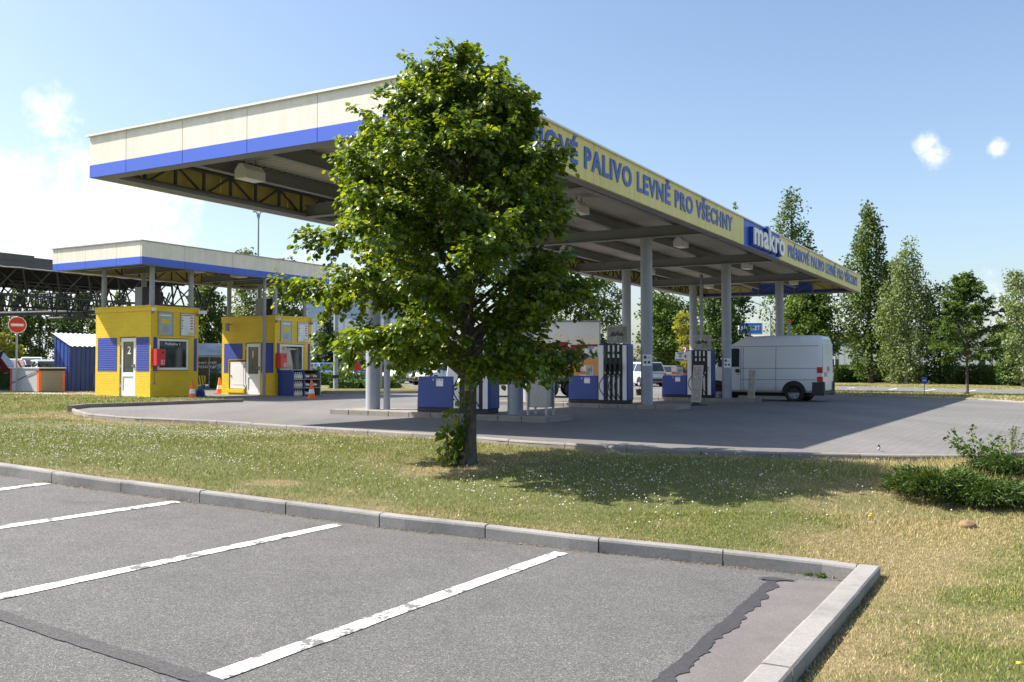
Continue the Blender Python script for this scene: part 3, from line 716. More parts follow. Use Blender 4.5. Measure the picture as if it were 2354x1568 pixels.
pump_at = {16.9: ('1', 'blue and white fuel pump standing behind the street tree trunk', 0), 24.3: ('6', 'blue and white fuel pump numbered 6, four black hoses', 1), 31.8: ('4', 'blue and white fuel pump numbered 4, in front of the white van', 1)}
for a, (num, lab, fr) in pump_at.items():
    p = make_pump('3' if num == '1' else num); p.location = AB(a - 0.36, 10.03, zab(a - .3, 10.9) + 0.118); p['label'] = lab
    z0 = p.location.z
    if fr:
        f = thing('advert_frame', 'framed picture on a stalk on top of the pump numbered ' + num, 'advert', AB(a - 0.10, 10.12, z0 + 1.66), TH, 'framed adverts on top of pumps')
        b = MB(); b.box(0, 0.03, 0.0, 0.64, 0.03, 0.53); b.build('frame', M['alu'], f, 0.004)
        b = MB(); b.box(-0.004, -0.001, 0.035, 0.605, 0.065, 0.495); pc = b.build('picture', M['photo_dark'] if num == '6' else M['photo_pale'], f)
        b = MB(); [b.add([(-.006, .03 + x0 + u * w_, .065 + z0 + v * h_) for u, v in ((0, 0), (1, 0), (1, .55), (.8, .65), (.7, 1), (.3, 1), (.15, .6), (0, .5))], [tuple(range(8))], 0) for x0, z0, w_, h_ in ((.10, .17, .13, .10), (.22, .19, .12, .11), (.33, .16, .17, .13))]; b.add([(-.0055, .03 + x_, .065 + z_) for x_, z_ in ((.02, .02), (.55, .02), (.55, .12), (.36, .17), (.12, .15), (.02, .10))], [tuple(range(6))], 1); b.build('scene', [M['trim2'], M['photo_pale']], pc)
        b = MB(); b.box(0.005, 0.025, 0.1, 0.16, -0.02, 0.03); b.box(0.005, 0.025, 0.46, 0.52, -0.02, 0.03); b.build('bracket', M['grey'], f)
        l = thing('leaflet_holder', 'small leaflet panel standing on the blue housing of the pump numbered ' + num, 'leaflet panel', AB(a - 0.30, 11.10, z0 + 0.768), TH, 'leaflet panels on the pumps')
        b = MB(); b.box(0, 0.012, 0, 0.42, 0, 0.30); b.build('board', M['pvc'], l)
        b = MB(); b.box(-0.004, -0.001, 0.02, 0.22, 0.02, 0.29, 0); b.box(-0.004, -0.001, 0.23, 0.41, 0.16, 0.29, 1); b.box(-0.004, -0.001, 0.23, 0.41, 0.04, 0.14, 2); b.build('print', [M['leaflet'], M['pvc'], M['orange']], l)

# number plate on the rear column of the fourth bay
np_ = thing('number_plate', 'small brown plate with a white 2 on a rear column above pump 4', 'number sign', AB(39.3, 13.60, zab(39.3, 13.4) + 1.75), TH)
b = MB(); b.box(-0.03, 0.0, 0.0, 0.28, 0, 0.42); b.build('plate', M['rust'], np_, 0.006)
vs, fs = text_geo('2', 0.16, 0.28, 0.01, 0.003); b = MB(); b.geo(vs, fs, lambda v: (-0.034 - v[2], 0.22 - v[0], 0.07 + v[1])); b.build('number', M['pvc'], np_, fix=False)

# free-standing poster boards
def aboard(label, a, b_, tilt, rot, w=0.5, h=1.12, feet=True):
    t = thing('poster_board', label, 'poster board', AB(a, b_, zab(a, b_) + (0.005 if feet else 0.125)), TH + rot, 'poster boards on the forecourt')
    R_ = Matrix.Rotation(tilt, 4, 'X'); R_ = Matrix.Rotation(tilt, 4, 'Y')
    z_ = 0.10 if feet else 0.0
    def X(v): q = R_ @ Vector(v); return (q.x, q.y, q.z + z_)
    def bx(bb, *a_):
        c = MB(); c.box(*a_); bb.add([X(v) for v in c.v], c.f)
    b = MB()
    for q in ((-.015, .015, 0, .045, 0, h), (-.015, .015, w - .045, w, 0, h), (-.015, .015, .045, w - .045, 0, .045), (-.015, .015, .045, w - .045, h - .045, h)): bx(b, *q)
    b.build('frame', M['alu'], t)
    b = MB(); bx(b, -0.008, 0.008, 0.045, w - 0.045, 0.045, h - 0.045); b.build('picture', M['photo_pale'], t)
    if feet:
        b = MB(); b.box(-0.35, 0.35, 0.08, 0.12, 0, 0.03); b.box(-0.35, 0.35, w - .12, w - .08, 0, 0.03); b.box(-0.02, 0.02, 0.08, w - .08, 0.03, 0.10); b.build('foot', M['black'], t)
    return t
aboard('leaning grey poster board on dark feet, in front of the pump numbered 4', 27.2, 9.02, 0.10, -0.55, 0.44, 1.13)
aboard('narrow poster board at the kerb in front of the white van', 31.7, 8.62, 0.06, -0.75, 0.40, 0.98, feet=False)

# windscreen service stand at the end of the first island
sv = frame('service_stand', 'silver windscreen washing cabinet beside the front column of the first island', 'service stand', 16.72, 8.78, zab(16.8, 8.9) + 0.12)
b = MB(); b.box(0.0, 0.34, 0.02, 0.40, 0.16, 1.02); b.build('cabinet', M['alu'], sv, 0.012)
for y in (0.0, 0.42):
    b = MB(); b.box(-0.02, 0.02, y - 0.02, y + 0.02, 0, 1.36); b.box(0.30, 0.34, y - 0.018, y + 0.018, 0, 1.22); b.build('post', M['alu'], sv)
b = MB(); b.prism([(0.0, 1.30), (0.36, 1.16), (0.36, 1.19), (0.0, 1.34)], 'y', -0.02, 0.44); b.build('hood', M['alu'], sv)
b = MB(); b.box(-0.015, 0.32, 0.02, 0.40, 1.085, 1.10); b.build('shelf', M['lgrey'], sv)
b = MB(); b.box(-0.004, -0.001, 0.24, 0.36, 0.86, 0.90); b.build('slot', M['black'], sv)
for y, col, nm, h in ((0.10, 'red', 'red', 0.14), (0.23, 'blue', 'blue', 0.17), (0.34, 'pvc', 'white', 0.19)):
    o = thing('bottle', nm + ' bottle on the shelf of the silver washing cabinet', 'bottle', AB(16.78, 8.78 + y, zab(16.8, 8.9) + 0.12 + 1.101), TH, 'bottles on the washing cabinet')
    b = MB(); b.lathe([(0.045, 0), (0.048, 0.02), (0.048, h * 0.6), (0.02, h * 0.8), (0.02, h)], n=12); b.build('body', M[col], o)
    b = MB(); b.lathe([(0.024, h), (0.024, h + 0.02)], n=10); b.build('cap', M['red' if col == 'blue' else 'letter'], o)
# ------------------------------------------------------------------ helpers: pixel column to A or B
def a_on_b(px, b_):
    x = (px - CX) / FPX; d = Vector((x, 1, 0)); t = b_ / (d @ BX); return t * (d @ AX)
def b_on_a(px, a_):
    x = (px - CX) / FPX; d = Vector((x, 1, 0)); t = a_ / (d @ AX); return t * (d @ BX)

def mat_tile(name, col):
    m, nt, b = newmat(name)
    tc = N(nt, 'ShaderNodeTexCoord'); sx = N(nt, 'ShaderNodeSeparateXYZ'); nt.links.new(tc.outputs['Object'], sx.inputs[0])
    ad = N(nt, 'ShaderNodeMath', operation='ADD'); nt.links.new(sx.outputs[0], ad.inputs[0]); nt.links.new(sx.outputs[1], ad.inputs[1])
    cb = N(nt, 'ShaderNodeCombineXYZ'); nt.links.new(ad.outputs[0], cb.inputs[0]); nt.links.new(sx.outputs[2], cb.inputs[1])
    br = N(nt, 'ShaderNodeTexBrick'); br.inputs['Scale'].default_value = 1; br.inputs['Brick Width'].default_value = 0.26; br.inputs['Row Height'].default_value = 0.075; br.inputs['Mortar Size'].default_value = 0.007; br.inputs['Mortar Smooth'].default_value = 0.3
    br.inputs['Color1'].default_value = (*col, 1); br.inputs['Color2'].default_value = (*[c * 0.93 for c in col], 1); br.inputs['Mortar'].default_value = (*[c * 0.84 for c in col], 1)
    nt.links.new(cb.outputs[0], br.inputs['Vector'])
    n = noise(nt, 1.3, 5, 0.65); c = mixc(nt, 0.6, br.outputs[0], ramp(nt, n.outputs[0], [(0.3, 0.82), (0.65, 1.05)]).outputs[0], 'MULTIPLY')
    nt.links.new(c, b.inputs['Base Color']); b.inputs['Roughness'].default_value = 0.45
    bump(nt, b, br.outputs['Fac'], 0.6, -0.006)
    return m
M['ytile'] = mat_tile('yellow_brick_cladding', (0.80, 0.56, 0.012))
M['btile'] = mat_tile('blue_brick_cladding', (0.022, 0.052, 0.36))
M['yellow'] = paint('yellow_render', (0.78, 0.53, 0.012), 0.45, dirt=0.1)
M['poster_blue'] = poster_mat('blue_advert', [(0.12, 0.30, 0.62), (0.25, 0.45, 0.66), (0.42, 0.40, 0.12), (0.62, 0.70, 0.72)], 4.4, 4)
M['poster_pale'] = poster_mat('pale_price_list', [(0.66, 0.72, 0.78), (0.72, 0.78, 0.82), (0.50, 0.66, 0.80)], 9.1, 2)

# ------------------------------------------------------------------ cash kiosks
def kiosk(a0, b0, la, lb, zb, h, num, label):
    t = frame('cash_kiosk', label, 'kiosk', a0, b0, zb, 'yellow cash kiosks')
    th = 0.10; dl, dr = 0.55 * lb, 0.26 * lb             # door opening on the -x face, y from dr to dl
    wl, wr = 0.14 * la, 0.81 * la                        # window opening on the -y face
    hx = 1 if num == '1' else 0; hl = 0.86 * lb
    b = MB()
    def wx(y0, y1, z0, z1, m=0, p=0.0): b.box(0 - p, th, y0, y1, z0, z1, m)
    wx(0.0, dr, 0, 2.02); wx(0.0, lb, 2.02, h)
    if hx: wx(dl, hl, 0, 0.26); wx(dl, hl, 1.36, 2.02); wx(hl, lb, 0, 2.02)
    else: wx(dl, lb, 0, 2.02)
    b.box(th, wl, 0, th, 0, h); b.box(wr, la, 0, th, 0, h); b.box(wl, wr, 0, th, 0, 0.90); b.box(wl, wr, 0, th, 1.98, h)
    b.box(th, la, lb - th, lb, 0, h); b.box(la - th, la, th, lb - th, 0, h)
    wall = b.build('wall', [M['ytile']], t)
    b = MB(); b.box(-0.035, la + 0.035, -0.035, lb + 0.035, h, h + 0.05); b.box(-0.025, -0.002, -0.025, lb + 0.025, h - 0.14, h - 0.001); b.box(-0.002, la + 0.025, -0.025, -0.002, h - 0.14, h - 0.001); b.build('roof', M['yellow'], t, 0.008)
    b = MB()
    for q in ([(dl + 0.05 * lb, 0.955 * lb, 0.88, 2.0)] if not hx else [(dl + 0.05 * lb, 0.955 * lb, 1.40, 2.0), (hl + 0.04, 0.955 * lb, 0.88, 1.399)]) + [(0.025 * lb, dr - 0.03, 0.88, 2.0)]: b = MB(); b.box(-0.008, -0.001, *q); b.build('blue_panel', M['btile'], t)
    for x0, x1 in ((0.055 * la, 0.125 * la), (0.90 * la, 0.965 * la)): b = MB(); b.box(x0, x1, -0.008, -0.001, 0.88, 2.0); b.build('blue_panel', M['btile'], t)
    # door: frame, glazing, lower panel, number, handle, hinges
    b = MB(); d0, d1, x = dr + 0.05, dl - 0.03, 0.03
    for q in ((d0, d0 + 0.10, 0.06, 1.99), (d1 - 0.10, d1, 0.06, 1.99)): b.box(x, x + 0.06, q[0], q[1], q[2], q[3])
    for z0, z1 in ((0.06, 0.22), (0.70, 0.84), (1.86, 1.99)): b.box(x, x + 0.06, d0 + 0.10, d1 - 0.10, z0, z1)
    b.box(x + 0.02, x + 0.05, d0 + 0.10, d1 - 0.10, 0.22, 0.70)
    dr_ = b.build('door', M['pvc'], t, 0.006)
    b = MB(); b.box(x + 0.025, x + 0.035, d0 + 0.10, d1 - 0.10, 0.84, 1.86); b.build('door_glass', M['glass'], dr_)
    vs, fs = text_geo(num, None, 0.26, 0.012, 0.002); b = MB(); b.geo(vs, fs, lambda v: (x + 0.02 - v[2], (d0 + d1) / 2 + 0.06 - v[0], 1.45 + v[1])); b.build('door_number', M['pvc'], dr_, fix=False)
    b = MB(); b.box(x - 0.05, x, d0 + 0.03, d0 + 0.06, 0.98, 1.12); b.box(x - 0.05, x - 0.035, d0 + 0.03, d0 + 0.16, 1.05, 1.075); b.build('door_handle', M['alu'], dr_)
    b = MB()
    for z in (0.35, 1.0, 1.75): b.box(x - 0.02, x + 0.02, d1, d1 + 0.025, z, z + 0.10)
    b.build('hinge', M['pvc'], dr_)
    b = MB(); b.box(-0.10, th, d0 - 0.05, d1 + 0.02, -0.02, 0.055); b.build('step', M['kerb_far'], t)
    if hx:
        b = MB(); b.box(0.02, 0.07, dl + 0.01, hl - 0.05, 0.28, 1.30); b.box(0.012, 0.0195, dl + 0.10, hl - 0.18, 0.42, 1.16); hd = b.build('hatch', M['pvc'], t, 0.006)
        b = MB(); b.box(-0.02, 0.012, dl + 0.04, dl + 0.08, 1.08, 1.14); b.box(-0.02, 0.012, dl + 0.04, dl + 0.08, 0.36, 0.42); b.box(-0.01, 0.019, hl - 0.12, hl - 0.09, 0.72, 0.80); b.build('hatch_handle', M['alu'], hd)
        b = MB(); b.box(-0.06, -0.001, dl + 0.0, hl + 0.06, 0.12, 0.255); b.build('ledge', M['yellow'], t, 0.006)
    # window: frame, panes, inscription, sill
    b = MB(); y = 0.03
    for q in ((wl + 0.02, wl + 0.10, 0.92, 1.96), (wr - 0.10, wr - 0.02, 0.92, 1.96)): b.box(q[0], q[1], y, y + 0.06, q[2], q[3])
    for z0, z1 in ((0.92, 1.0), (1.88, 1.96)): b.box(wl + 0.10, wr - 0.10, y, y + 0.06, z0, z1)
    w = b.build('window', M['pvc'], t, 0.006)
    b = MB(); b.box(wl + 0.10, wr - 0.10, y + 0.025, y + 0.035, 1.0, 1.88); b.build('window_glass', M['glass'], w)
    vs, fs = text_geo('Pokladna ' + num, 0.62, 0.085, 0.006, 0.001, 'CENTER'); b = MB(); b.geo(vs, fs, lambda v: ((wl + wr) / 2 + v[0], y + 0.022 - v[2], 1.75 + v[1])); b.build('inscription', M['pvc'], w, fix=False)
    b = MB(); b.box(wl + 0.12, wr - 0.3, y + 0.05, y + 0.25, 1.0, 1.04); b.box(wl + 0.2, wl + 0.34, y + 0.05, y + 0.2, 1.04, 1.12); b.box(wl + 0.5, wl + 0.66, y + 0.05, y + 0.2, 1.04, 1.13); b.build('counter', M['lgrey'], w)
    b = MB(); b.box(wl - 0.02, wr + 0.02, -0.05, 0.028, 0.86, 0.899); b.build('sill', M['yellow'], w)
    b = MB()
    for q in ((wl + 0.0, wl + 0.02, 0.90, 1.98), (wr - 0.02, wr, 0.90, 1.98)): b.box(q[0], q[1], 0.001, th, q[2], q[3])
    b.build('reveal', M['yellow'], w)
    # base course
    b = MB(); b.box(-0.03, -0.001, dl + 0.04, lb + 0.03, -0.05, 0.06); b.box(-0.03, -0.001, -0.03, dr - 0.02, -0.05, 0.06); b.box(-0.001, la + 0.02, -0.03, -0.001, -0.05, 0.06); b.build('base_course', M['yellow'], t)
    return t
K1 = dict(a0=20.42, b0=25.27, la=1.97, lb=2.78); K2 = dict(a0=25.62, b0=24.85, la=1.98, lb=2.76)
K1['zb'] = EYE - 1.015; K2['zb'] = EYE - 1.095; K1['h'] = 2.99; K2['h'] = 2.98
kiosk(num='2', label='yellow cash kiosk numbered 2 with a white door, standing on the grass on the left', **K1)
kiosk(num='1', label='yellow cash kiosk numbered 1 with a white side hatch, beside the blue rack', **K2)
for K, n in ((K1, '2'), (K2, '1')):
    a0, b0, la, lb, zb, h = (K[k] for k in ('a0', 'b0', 'la', 'lb', 'zb', 'h'))
    for x0, w, mt, nm in ((0.14, 0.31, 'poster_blue', 'blue framed poster'), (0.60, 0.31, 'poster_pale', 'pale framed price list')):
        p = frame('wall_poster', '%s above the window of cash kiosk %s' % (nm, n), 'poster', a0 + x0 * la, b0, zb + 2.06, 'framed posters on the kiosks')
        W_ = w * la; H_ = 0.78; b = MB()
        b.box(0, W_, -0.03, -0.003, 0, 0.03); b.box(0, W_, -0.03, -0.003, H_ - 0.03, H_); b.box(0, 0.03, -0.03, -0.003, 0.03, H_ - 0.03); b.box(W_ - 0.03, W_, -0.03, -0.003, 0.03, H_ - 0.03); b.build('frame', M['alu'], p)
        b = MB(); b.box(0.03, W_ - 0.03, -0.02, -0.004, 0.03, H_ - 0.03); b.build('print', M[mt], p)
        b = MB()
        if mt == 'poster_pale':
            for k in range(5): b.box(0.05, 0.09 + 0.03 * (k % 2), -0.023, -0.0205, 0.24 + 0.09 * k, 0.27 + 0.09 * k, 0); b.box(W_ - 0.20, W_ - 0.08, -0.023, -0.0205, 0.24 + 0.09 * k, 0.28 + 0.09 * k, 1)
            b.box(0.06, W_ - 0.08, -0.023, -0.0205, H_ - 0.09, H_ - 0.06, 1); b.box(W_ - 0.3, W_ - 0.06, -0.023, -0.0205, 0.06, 0.12, 2)
        else:
            b.box(0.14, W_ - 0.12, -0.023, -0.0205, 0.40, 0.54, 2); b.add([(0.30 + 0.13 * math.cos(k * PI / 8), -0.0215, 0.2 + 0.11 * math.sin(k * PI / 8)) for k in range(16)], [tuple(range(16))], 3); b.box(0.08, W_ - 0.1, -0.023, -0.0205, H_ - 0.13, H_ - 0.09, 4)
        b.build('artwork', [M['letter'], M['red'], M['yellow'], M['lgrey'], M['pvc']], p)
    e = frame('extinguisher_box', 'red fire extinguisher box hanging beside the window of cash kiosk ' + n, 'extinguisher box', a0 + 0.02 * la, b0, zb + 1.06, 'red extinguisher boxes')
    b = MB(); b.box(0, 0.34, -0.26, -0.012, 0, 0.55); b.build('box', M['red'], e, 0.012)
    b = MB(); b.box(0.17, 0.30, -0.265, -0.2605, 0.05, 0.19, 0); b.box(0.185, 0.285, -0.268, -0.2652, 0.065, 0.175, 1); b.box(0.20, 0.22, -0.271, -0.2682, 0.08, 0.16, 0); b.lathe([(0.035, -0.27), (0.035, -0.2605)], (0.23, 0, 0.43), 12, 'y', 2); b.build('symbol', [M['pvc'], M['red'], M['black']], e)
    b = MB(); b.path([(0.12, -0.03, 0.0), (0.12, -0.02, -0.55)], 0.012, n=6); b.box(0.09, 0.16, -0.05, -0.012, -0.62, -0.55); b.build('conduit', M['lgrey'], e)
    for q, (x, y, rot, ds) in enumerate(((0.05, -0.02, -0.5, 'left'), (la - 0.1, -0.02, 0.5, 'right'))):
        c = thing('security_camera', 'white security camera at the %s corner above the posters of kiosk %s' % (ds, n), 'camera', AB(a0 + x, b0 + y, zb + h - 0.10), TH + rot, 'security cameras on the kiosks')
        b = MB(); b.box(-0.05, 0.05, -0.34, -0.08, -0.05, 0.05); b.box(-0.06, 0.06, -0.40, -0.06, 0.05, 0.065); b.build('housing', M['pvc'], c, 0.01)
        b = MB(); b.box(-0.015, 0.015, -0.12, 0.02, -0.12, -0.05); b.build('bracket', M['grey'], c)
    u = frame('air_conditioner', 'grey and black air conditioning unit on the roof of cash kiosk ' + n, 'air conditioner', a0 + 0.75, b0 + 1.35, zb + h + 0.05, 'roof air conditioners')
    b = MB(); b.box(0, 0.34, 0.05, 0.42, 0.06, 0.72); b.build('casing', M['lgrey'], u, 0.015)
    b = MB(); b.box(0.02, 0.34, -0.45, 0.049, 0.06, 0.71); b.build('grille', M['black'], u, 0.01)
    b = MB(); b.box(0.03, 0.08, -0.3, 0.3, 0, 0.06); b.box(0.26, 0.31, -0.3, 0.3, 0, 0.06); b.build('foot', M['grey'], u)
fl = frame('floodlight', 'small white floodlight on the side wall of cash kiosk 1', 'floodlight', K2['a0'], K2['b0'] + 0.80 * K2['lb'], K2['zb'] + 2.62)
b = MB(); b.tube((0, 0, 0.1), (-0.22, 0, 0.12), 0.018, n=6); b.build('arm', M['grey'], fl)
b = MB(); b.box(-0.30, -0.20, -0.07, 0.07, -0.16, 0.16); b.build('housing', M['lgrey'], fl, 0.015)
b = MB(); b.box(-0.305, -0.3005, -0.055, 0.055, -0.13, 0.13); b.build('lens', M['glass'], fl)

# ------------------------------------------------------------------ canopy over the kiosks
SA0, SA1, SB0, SB1, SZ0, SZ1 = 19.60, 28.5, 24.72, 29.25, EYE + 3.27, EYE + 4.0
sc = frame('kiosk_canopy', 'smaller cream and blue flat canopy carried above the two yellow kiosks', 'canopy', 0, 0, 0)
b = MB(); fascia_panels(b, SB0 + 0.05, SB1, [25.95, 27.5, 29.0], lambda u, o, z: (SA0 - o, u, z), SZ0, SZ1, SZ0 + 0.235); b.build('end_fascia', [M['cream'], M['blue']], sc)
b = MB(); fascia_panels(b, SA0, SA1, [21.3, 23.4, 25.5, 27.6], lambda u, o, z: (u, SB0 - o, z), SZ0, SZ1, SZ0 + 0.235); b.build('front_fascia', [M['cream'], M['blue']], sc)
b = MB(); fascia_panels(b, SA0, SA1, [21.3, 23.4, 25.5, 27.6], lambda u, o, z: (u, SB1 + o, z), SZ0, SZ1, SZ0, cols=(0, 0)); b.build('rear_fascia', [M['fyellow']], sc)
b = MB(); fascia_panels(b, SB0 + 0.05, SB1, [26.4, 28.0], lambda u, o, z: (SA1 + o, u, z), SZ0, SZ1, SZ0, cols=(0, 0)); b.build('end_fascia', [M['fyellow']], sc)
b = MB(); o = 0.045
b.box(SA0 - o, SA0 + 0.2, SB0 - o, SB1 + o, SZ1, SZ1 + 0.03); b.box(SA0 + 0.2, SA1 + o, SB0 - o, SB0 + 0.2, SZ1, SZ1 + 0.03); b.box(SA0 + 0.2, SA1 + o, SB1 - 0.2, SB1 + o, SZ1, SZ1 + 0.03); b.box(SA1 - 0.2, SA1 + o, SB0 + 0.2, SB1 - 0.2, SZ1, SZ1 + 0.03)
b.build('coping', M['lgrey'], sc)
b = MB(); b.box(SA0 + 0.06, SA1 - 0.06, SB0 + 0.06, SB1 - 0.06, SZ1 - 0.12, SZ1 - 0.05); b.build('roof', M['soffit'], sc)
b = MB(); z = SZ0 + 0.002
b.box(SA0 + 0.053, SA0 + 0.25, SB0 + 0.06, SB1 - 0.06, z, z + 0.06); b.box(SA0 + 0.25, SA1 - 0.06, SB0 + 0.053, SB0 + 0.25, z, z + 0.06); b.box(SA0 + 0.25, SA1 - 0.06, SB1 - 0.30, SB1 - 0.053, z, z + 0.06); b.box(SA1 - 0.25, SA1 - 0.06, SB0 + 0.25, SB1 - 0.30, z, z + 0.06)
b.build('edge_channel', M['grey'], sc)
b = MB(); lattice(b, SA0 + 0.4, SA1 - 0.4, lambda u, z: (u, SB1 - 0.18, z), SZ0 + 0.06, SZ1 - 0.2, 0.75); b.build('edge_truss', M['dgrey'], sc)
for K in (K1, K2):
    a0, b0, la, lb = K['a0'], K['b0'], K['la'], K['lb']
    for x in (0.16, la - 0.2): b = MB(); ibeam(b, (a0 + x, SB0 + 0.3, SZ0 + 0.07), (a0 + x, SB1 - 0.35, SZ0 + 0.07), 0.24, 0.14); b.build('cross_beam', M['grey'], sc)
    for x, y in ((0.16, 0.16), (la - 0.2, 0.16), (0.16, lb - 0.2), (la - 0.2, lb - 0.2)):
        b = MB(); b.tube((a0 + x, b0 + y, K['zb'] + K['h'] + 0.05), (a0 + x, b0 + y, SZ0 + 0.07), 0.085, n=16); b.box(a0 + x - .13, a0 + x + .13, b0 + y - .13, b0 + y + .13, K['zb'] + K['h'] + 0.05, K['zb'] + K['h'] + 0.07); b.build('post', M['lgrey'], sc)
pa, pb = K2['a0'] - 0.22, K2['b0'] + 0.32
b = MB(); b.tube((pa, pb, zab(pa, pb) - 0.05), (pa, pb, SZ0 + 0.02), 0.065, n=14); b.build('drain_pipe', M['lgrey'], sc)
lk = lamp_proto('canopy_lamp', '', 'lamps hanging under the kiosk canopy'); lkk = kids(lk)
for i, (px, ds) in enumerate(((448, 'between the two kiosks, nearer kiosk 2'), (548, 'between the two kiosks, nearer kiosk 1'), (672, 'beyond kiosk 1 by the tree'))):
    o = lk if i == 0 else copy_tree(lk, None, lkk)
    o.location = AB(a_on_b(px, 25.6), 25.6, SZ0 + 0.02); o['label'] = 'white box lamp under the kiosk canopy, ' + ds

# ------------------------------------------------------------------ dark open hall behind the kiosks
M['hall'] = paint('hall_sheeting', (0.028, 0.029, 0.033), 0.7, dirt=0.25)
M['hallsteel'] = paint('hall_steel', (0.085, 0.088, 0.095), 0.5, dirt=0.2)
hall = frame('open_hall', 'dark open-sided hall roof on lattice girders behind the kiosks', 'hall', 0, 0, 0)
HS = 1.121
HA0, HA1, HB0, HB1 = 2.0, 34.7, 37.0, 51.0
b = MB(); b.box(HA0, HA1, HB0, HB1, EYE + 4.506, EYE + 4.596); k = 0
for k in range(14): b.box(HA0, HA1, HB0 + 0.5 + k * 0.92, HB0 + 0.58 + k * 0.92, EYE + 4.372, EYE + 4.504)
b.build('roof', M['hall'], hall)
b = MB(); b.box(HA0, HA1, HB0 - 0.06, HB0 - 0.003, EYE + 4.170, EYE + 4.619); b.box(HA0, 23.9, HB0 - 0.09, HB0 - 0.061, EYE + 4.428, EYE + 4.686); b.build('roof_edge', M['hallsteel'], hall)
b = MB(); pts = []
for i in range(60):
    a = 16.8 + (30.5 - 16.8) * i / 59; pts.append((a, HB0 - 0.12, EYE + 4.148 - 0.025 * abs(math.sin(i * 0.8)) + 0.01 * rnd.uniform(-1, 1)))
b.path(pts, 0.03, n=6); b.build('edge_tube', M['cream'], hall)  # thin cream wavy tube along the lower roof edge
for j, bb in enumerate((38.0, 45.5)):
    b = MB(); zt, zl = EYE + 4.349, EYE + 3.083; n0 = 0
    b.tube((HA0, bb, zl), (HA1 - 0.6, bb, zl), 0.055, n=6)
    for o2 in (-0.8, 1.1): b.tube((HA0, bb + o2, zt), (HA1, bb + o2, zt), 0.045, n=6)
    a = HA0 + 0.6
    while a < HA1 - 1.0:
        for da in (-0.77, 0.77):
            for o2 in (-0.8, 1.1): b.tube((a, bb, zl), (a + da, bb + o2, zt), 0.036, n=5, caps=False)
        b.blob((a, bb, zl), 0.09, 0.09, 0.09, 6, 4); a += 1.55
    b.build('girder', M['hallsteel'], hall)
b = MB(); zl = EYE + 2.859
for aa in (34.0,):
    b.tube((aa, HB0 + 0.4, zl), (aa, HB1, zl), 0.09, n=6); bb = HB0 + 0.9
    while bb < HB1 - 0.5:
        for da in (-0.7, 0.7): b.tube((aa, bb, zl), (aa, bb + da, EYE + 4.349), 0.045, n=5, caps=False)
        bb += 1.4
b.build('girder', M['hall'], hall)
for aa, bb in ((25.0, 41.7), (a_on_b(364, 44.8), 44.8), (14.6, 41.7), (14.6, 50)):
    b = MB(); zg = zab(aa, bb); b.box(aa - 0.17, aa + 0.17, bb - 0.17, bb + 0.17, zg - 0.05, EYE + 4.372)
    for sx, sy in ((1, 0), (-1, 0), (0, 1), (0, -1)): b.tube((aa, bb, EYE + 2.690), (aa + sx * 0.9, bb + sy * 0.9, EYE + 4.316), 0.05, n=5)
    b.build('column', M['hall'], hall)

def hall_local(px, py, t): v = at_depth(px, py, t); return (v.dot(AX), v.dot(BX), v.z)
p0, p1 = Vector(hall_local(-60, 723, 60)), Vector(hall_local(250, 716, 58)); up = Vector((0, 0, (723 - 680) / FPX * 60))
b = MB(); b.tube(p0, p1, 0.15, n=6); b.tube(p0 + up, p1 + up, 0.06, n=6)
for k in range(20):
    q0, q1 = p0.lerp(p1, k / 20), p0.lerp(p1, (k + 1) / 20); qm = q0.lerp(q1, .5) + up
    b.tube(q0, qm, 0.05, n=5, caps=False); b.tube(qm, q1, 0.05, n=5, caps=False)
b.build('rear_girder', M['hall'], hall)
# ------------------------------------------------------------------ things left of kiosk 2
ca, cb_ = 20.9, 31.9
wb = frame('display_counter', 'low white counter box with orange and red corner strips, left of the blue shed', 'counter', ca, cb_, zab(ca, cb_) + 0.03)
H_ = 0.95; b = MB(); b.box(0.0, 1.02, 0.0, 1.72, 0.06, H_ - 0.04); b.build('body', paint('counter_panel', (0.46, 0.46, 0.47), 0.5), wb)
b = MB(); b.box(0.092, 0.938, -0.009, -0.001, 0.08, H_ - 0.05); b.build('side_panel', paint('grey_side_panel', (0.24, 0.235, 0.225), 0.5), wb)
for x0, x1, y0, y1, m in ((-0.012, 0.09, -0.012, -0.001, 0), (-0.012, -0.001, -0.001, 0.10, 0), (0.94, 1.03, -0.012, -0.001, 0), (-0.012, -0.001, 1.64, 1.732, 1)): b = MB(); b.box(x0, x1, y0, y1, 0.06, H_ - 0.05, 0); b.build('corner_strip', M['red'] if m else M['orange'], wb)
b = MB(); b.box(-0.03, 1.06, -0.04, 1.76, H_ - 0.04, H_); b.box(-0.0, 1.02, -0.035, -0.013, H_ - 0.13, H_ - 0.041, 1); b.build('top', [M['pvc'], M['black']], wb)
b = MB(); b.path([(-0.02, 0.02, H_ - 0.12), (-0.02, 0.8, 0.62), (-0.02, 1.6, 0.36)], 0.012, n=5); b.build('cable', M['black'], wb)
b = MB(); b.box(0.06, 0.14, 0.06, 1.6, 0, 0.06); b.box(0.86, 0.94, 0.06, 1.6, 0, 0.06); b.build('skid', M['dgrey'], wb)
M['shedblue'] = paint('shed_blue', (0.03, 0.075, 0.33), 0.45, dirt=0.15)
sa, sb = 22.7, 32.75
sh = frame('storage_shed', 'small dark blue sheet metal shed with white corrugated roof beside kiosk 2', 'shed', sa, sb, zab(sa, sb))
b = MB(); b.prism([(0, 0), (0.95, 0), (0.95, 2.25), (0, 1.82)], 'x', 0, 2.6); b.build('body', M['shedblue'], sh)
b = MB(); vs = []; fs = []
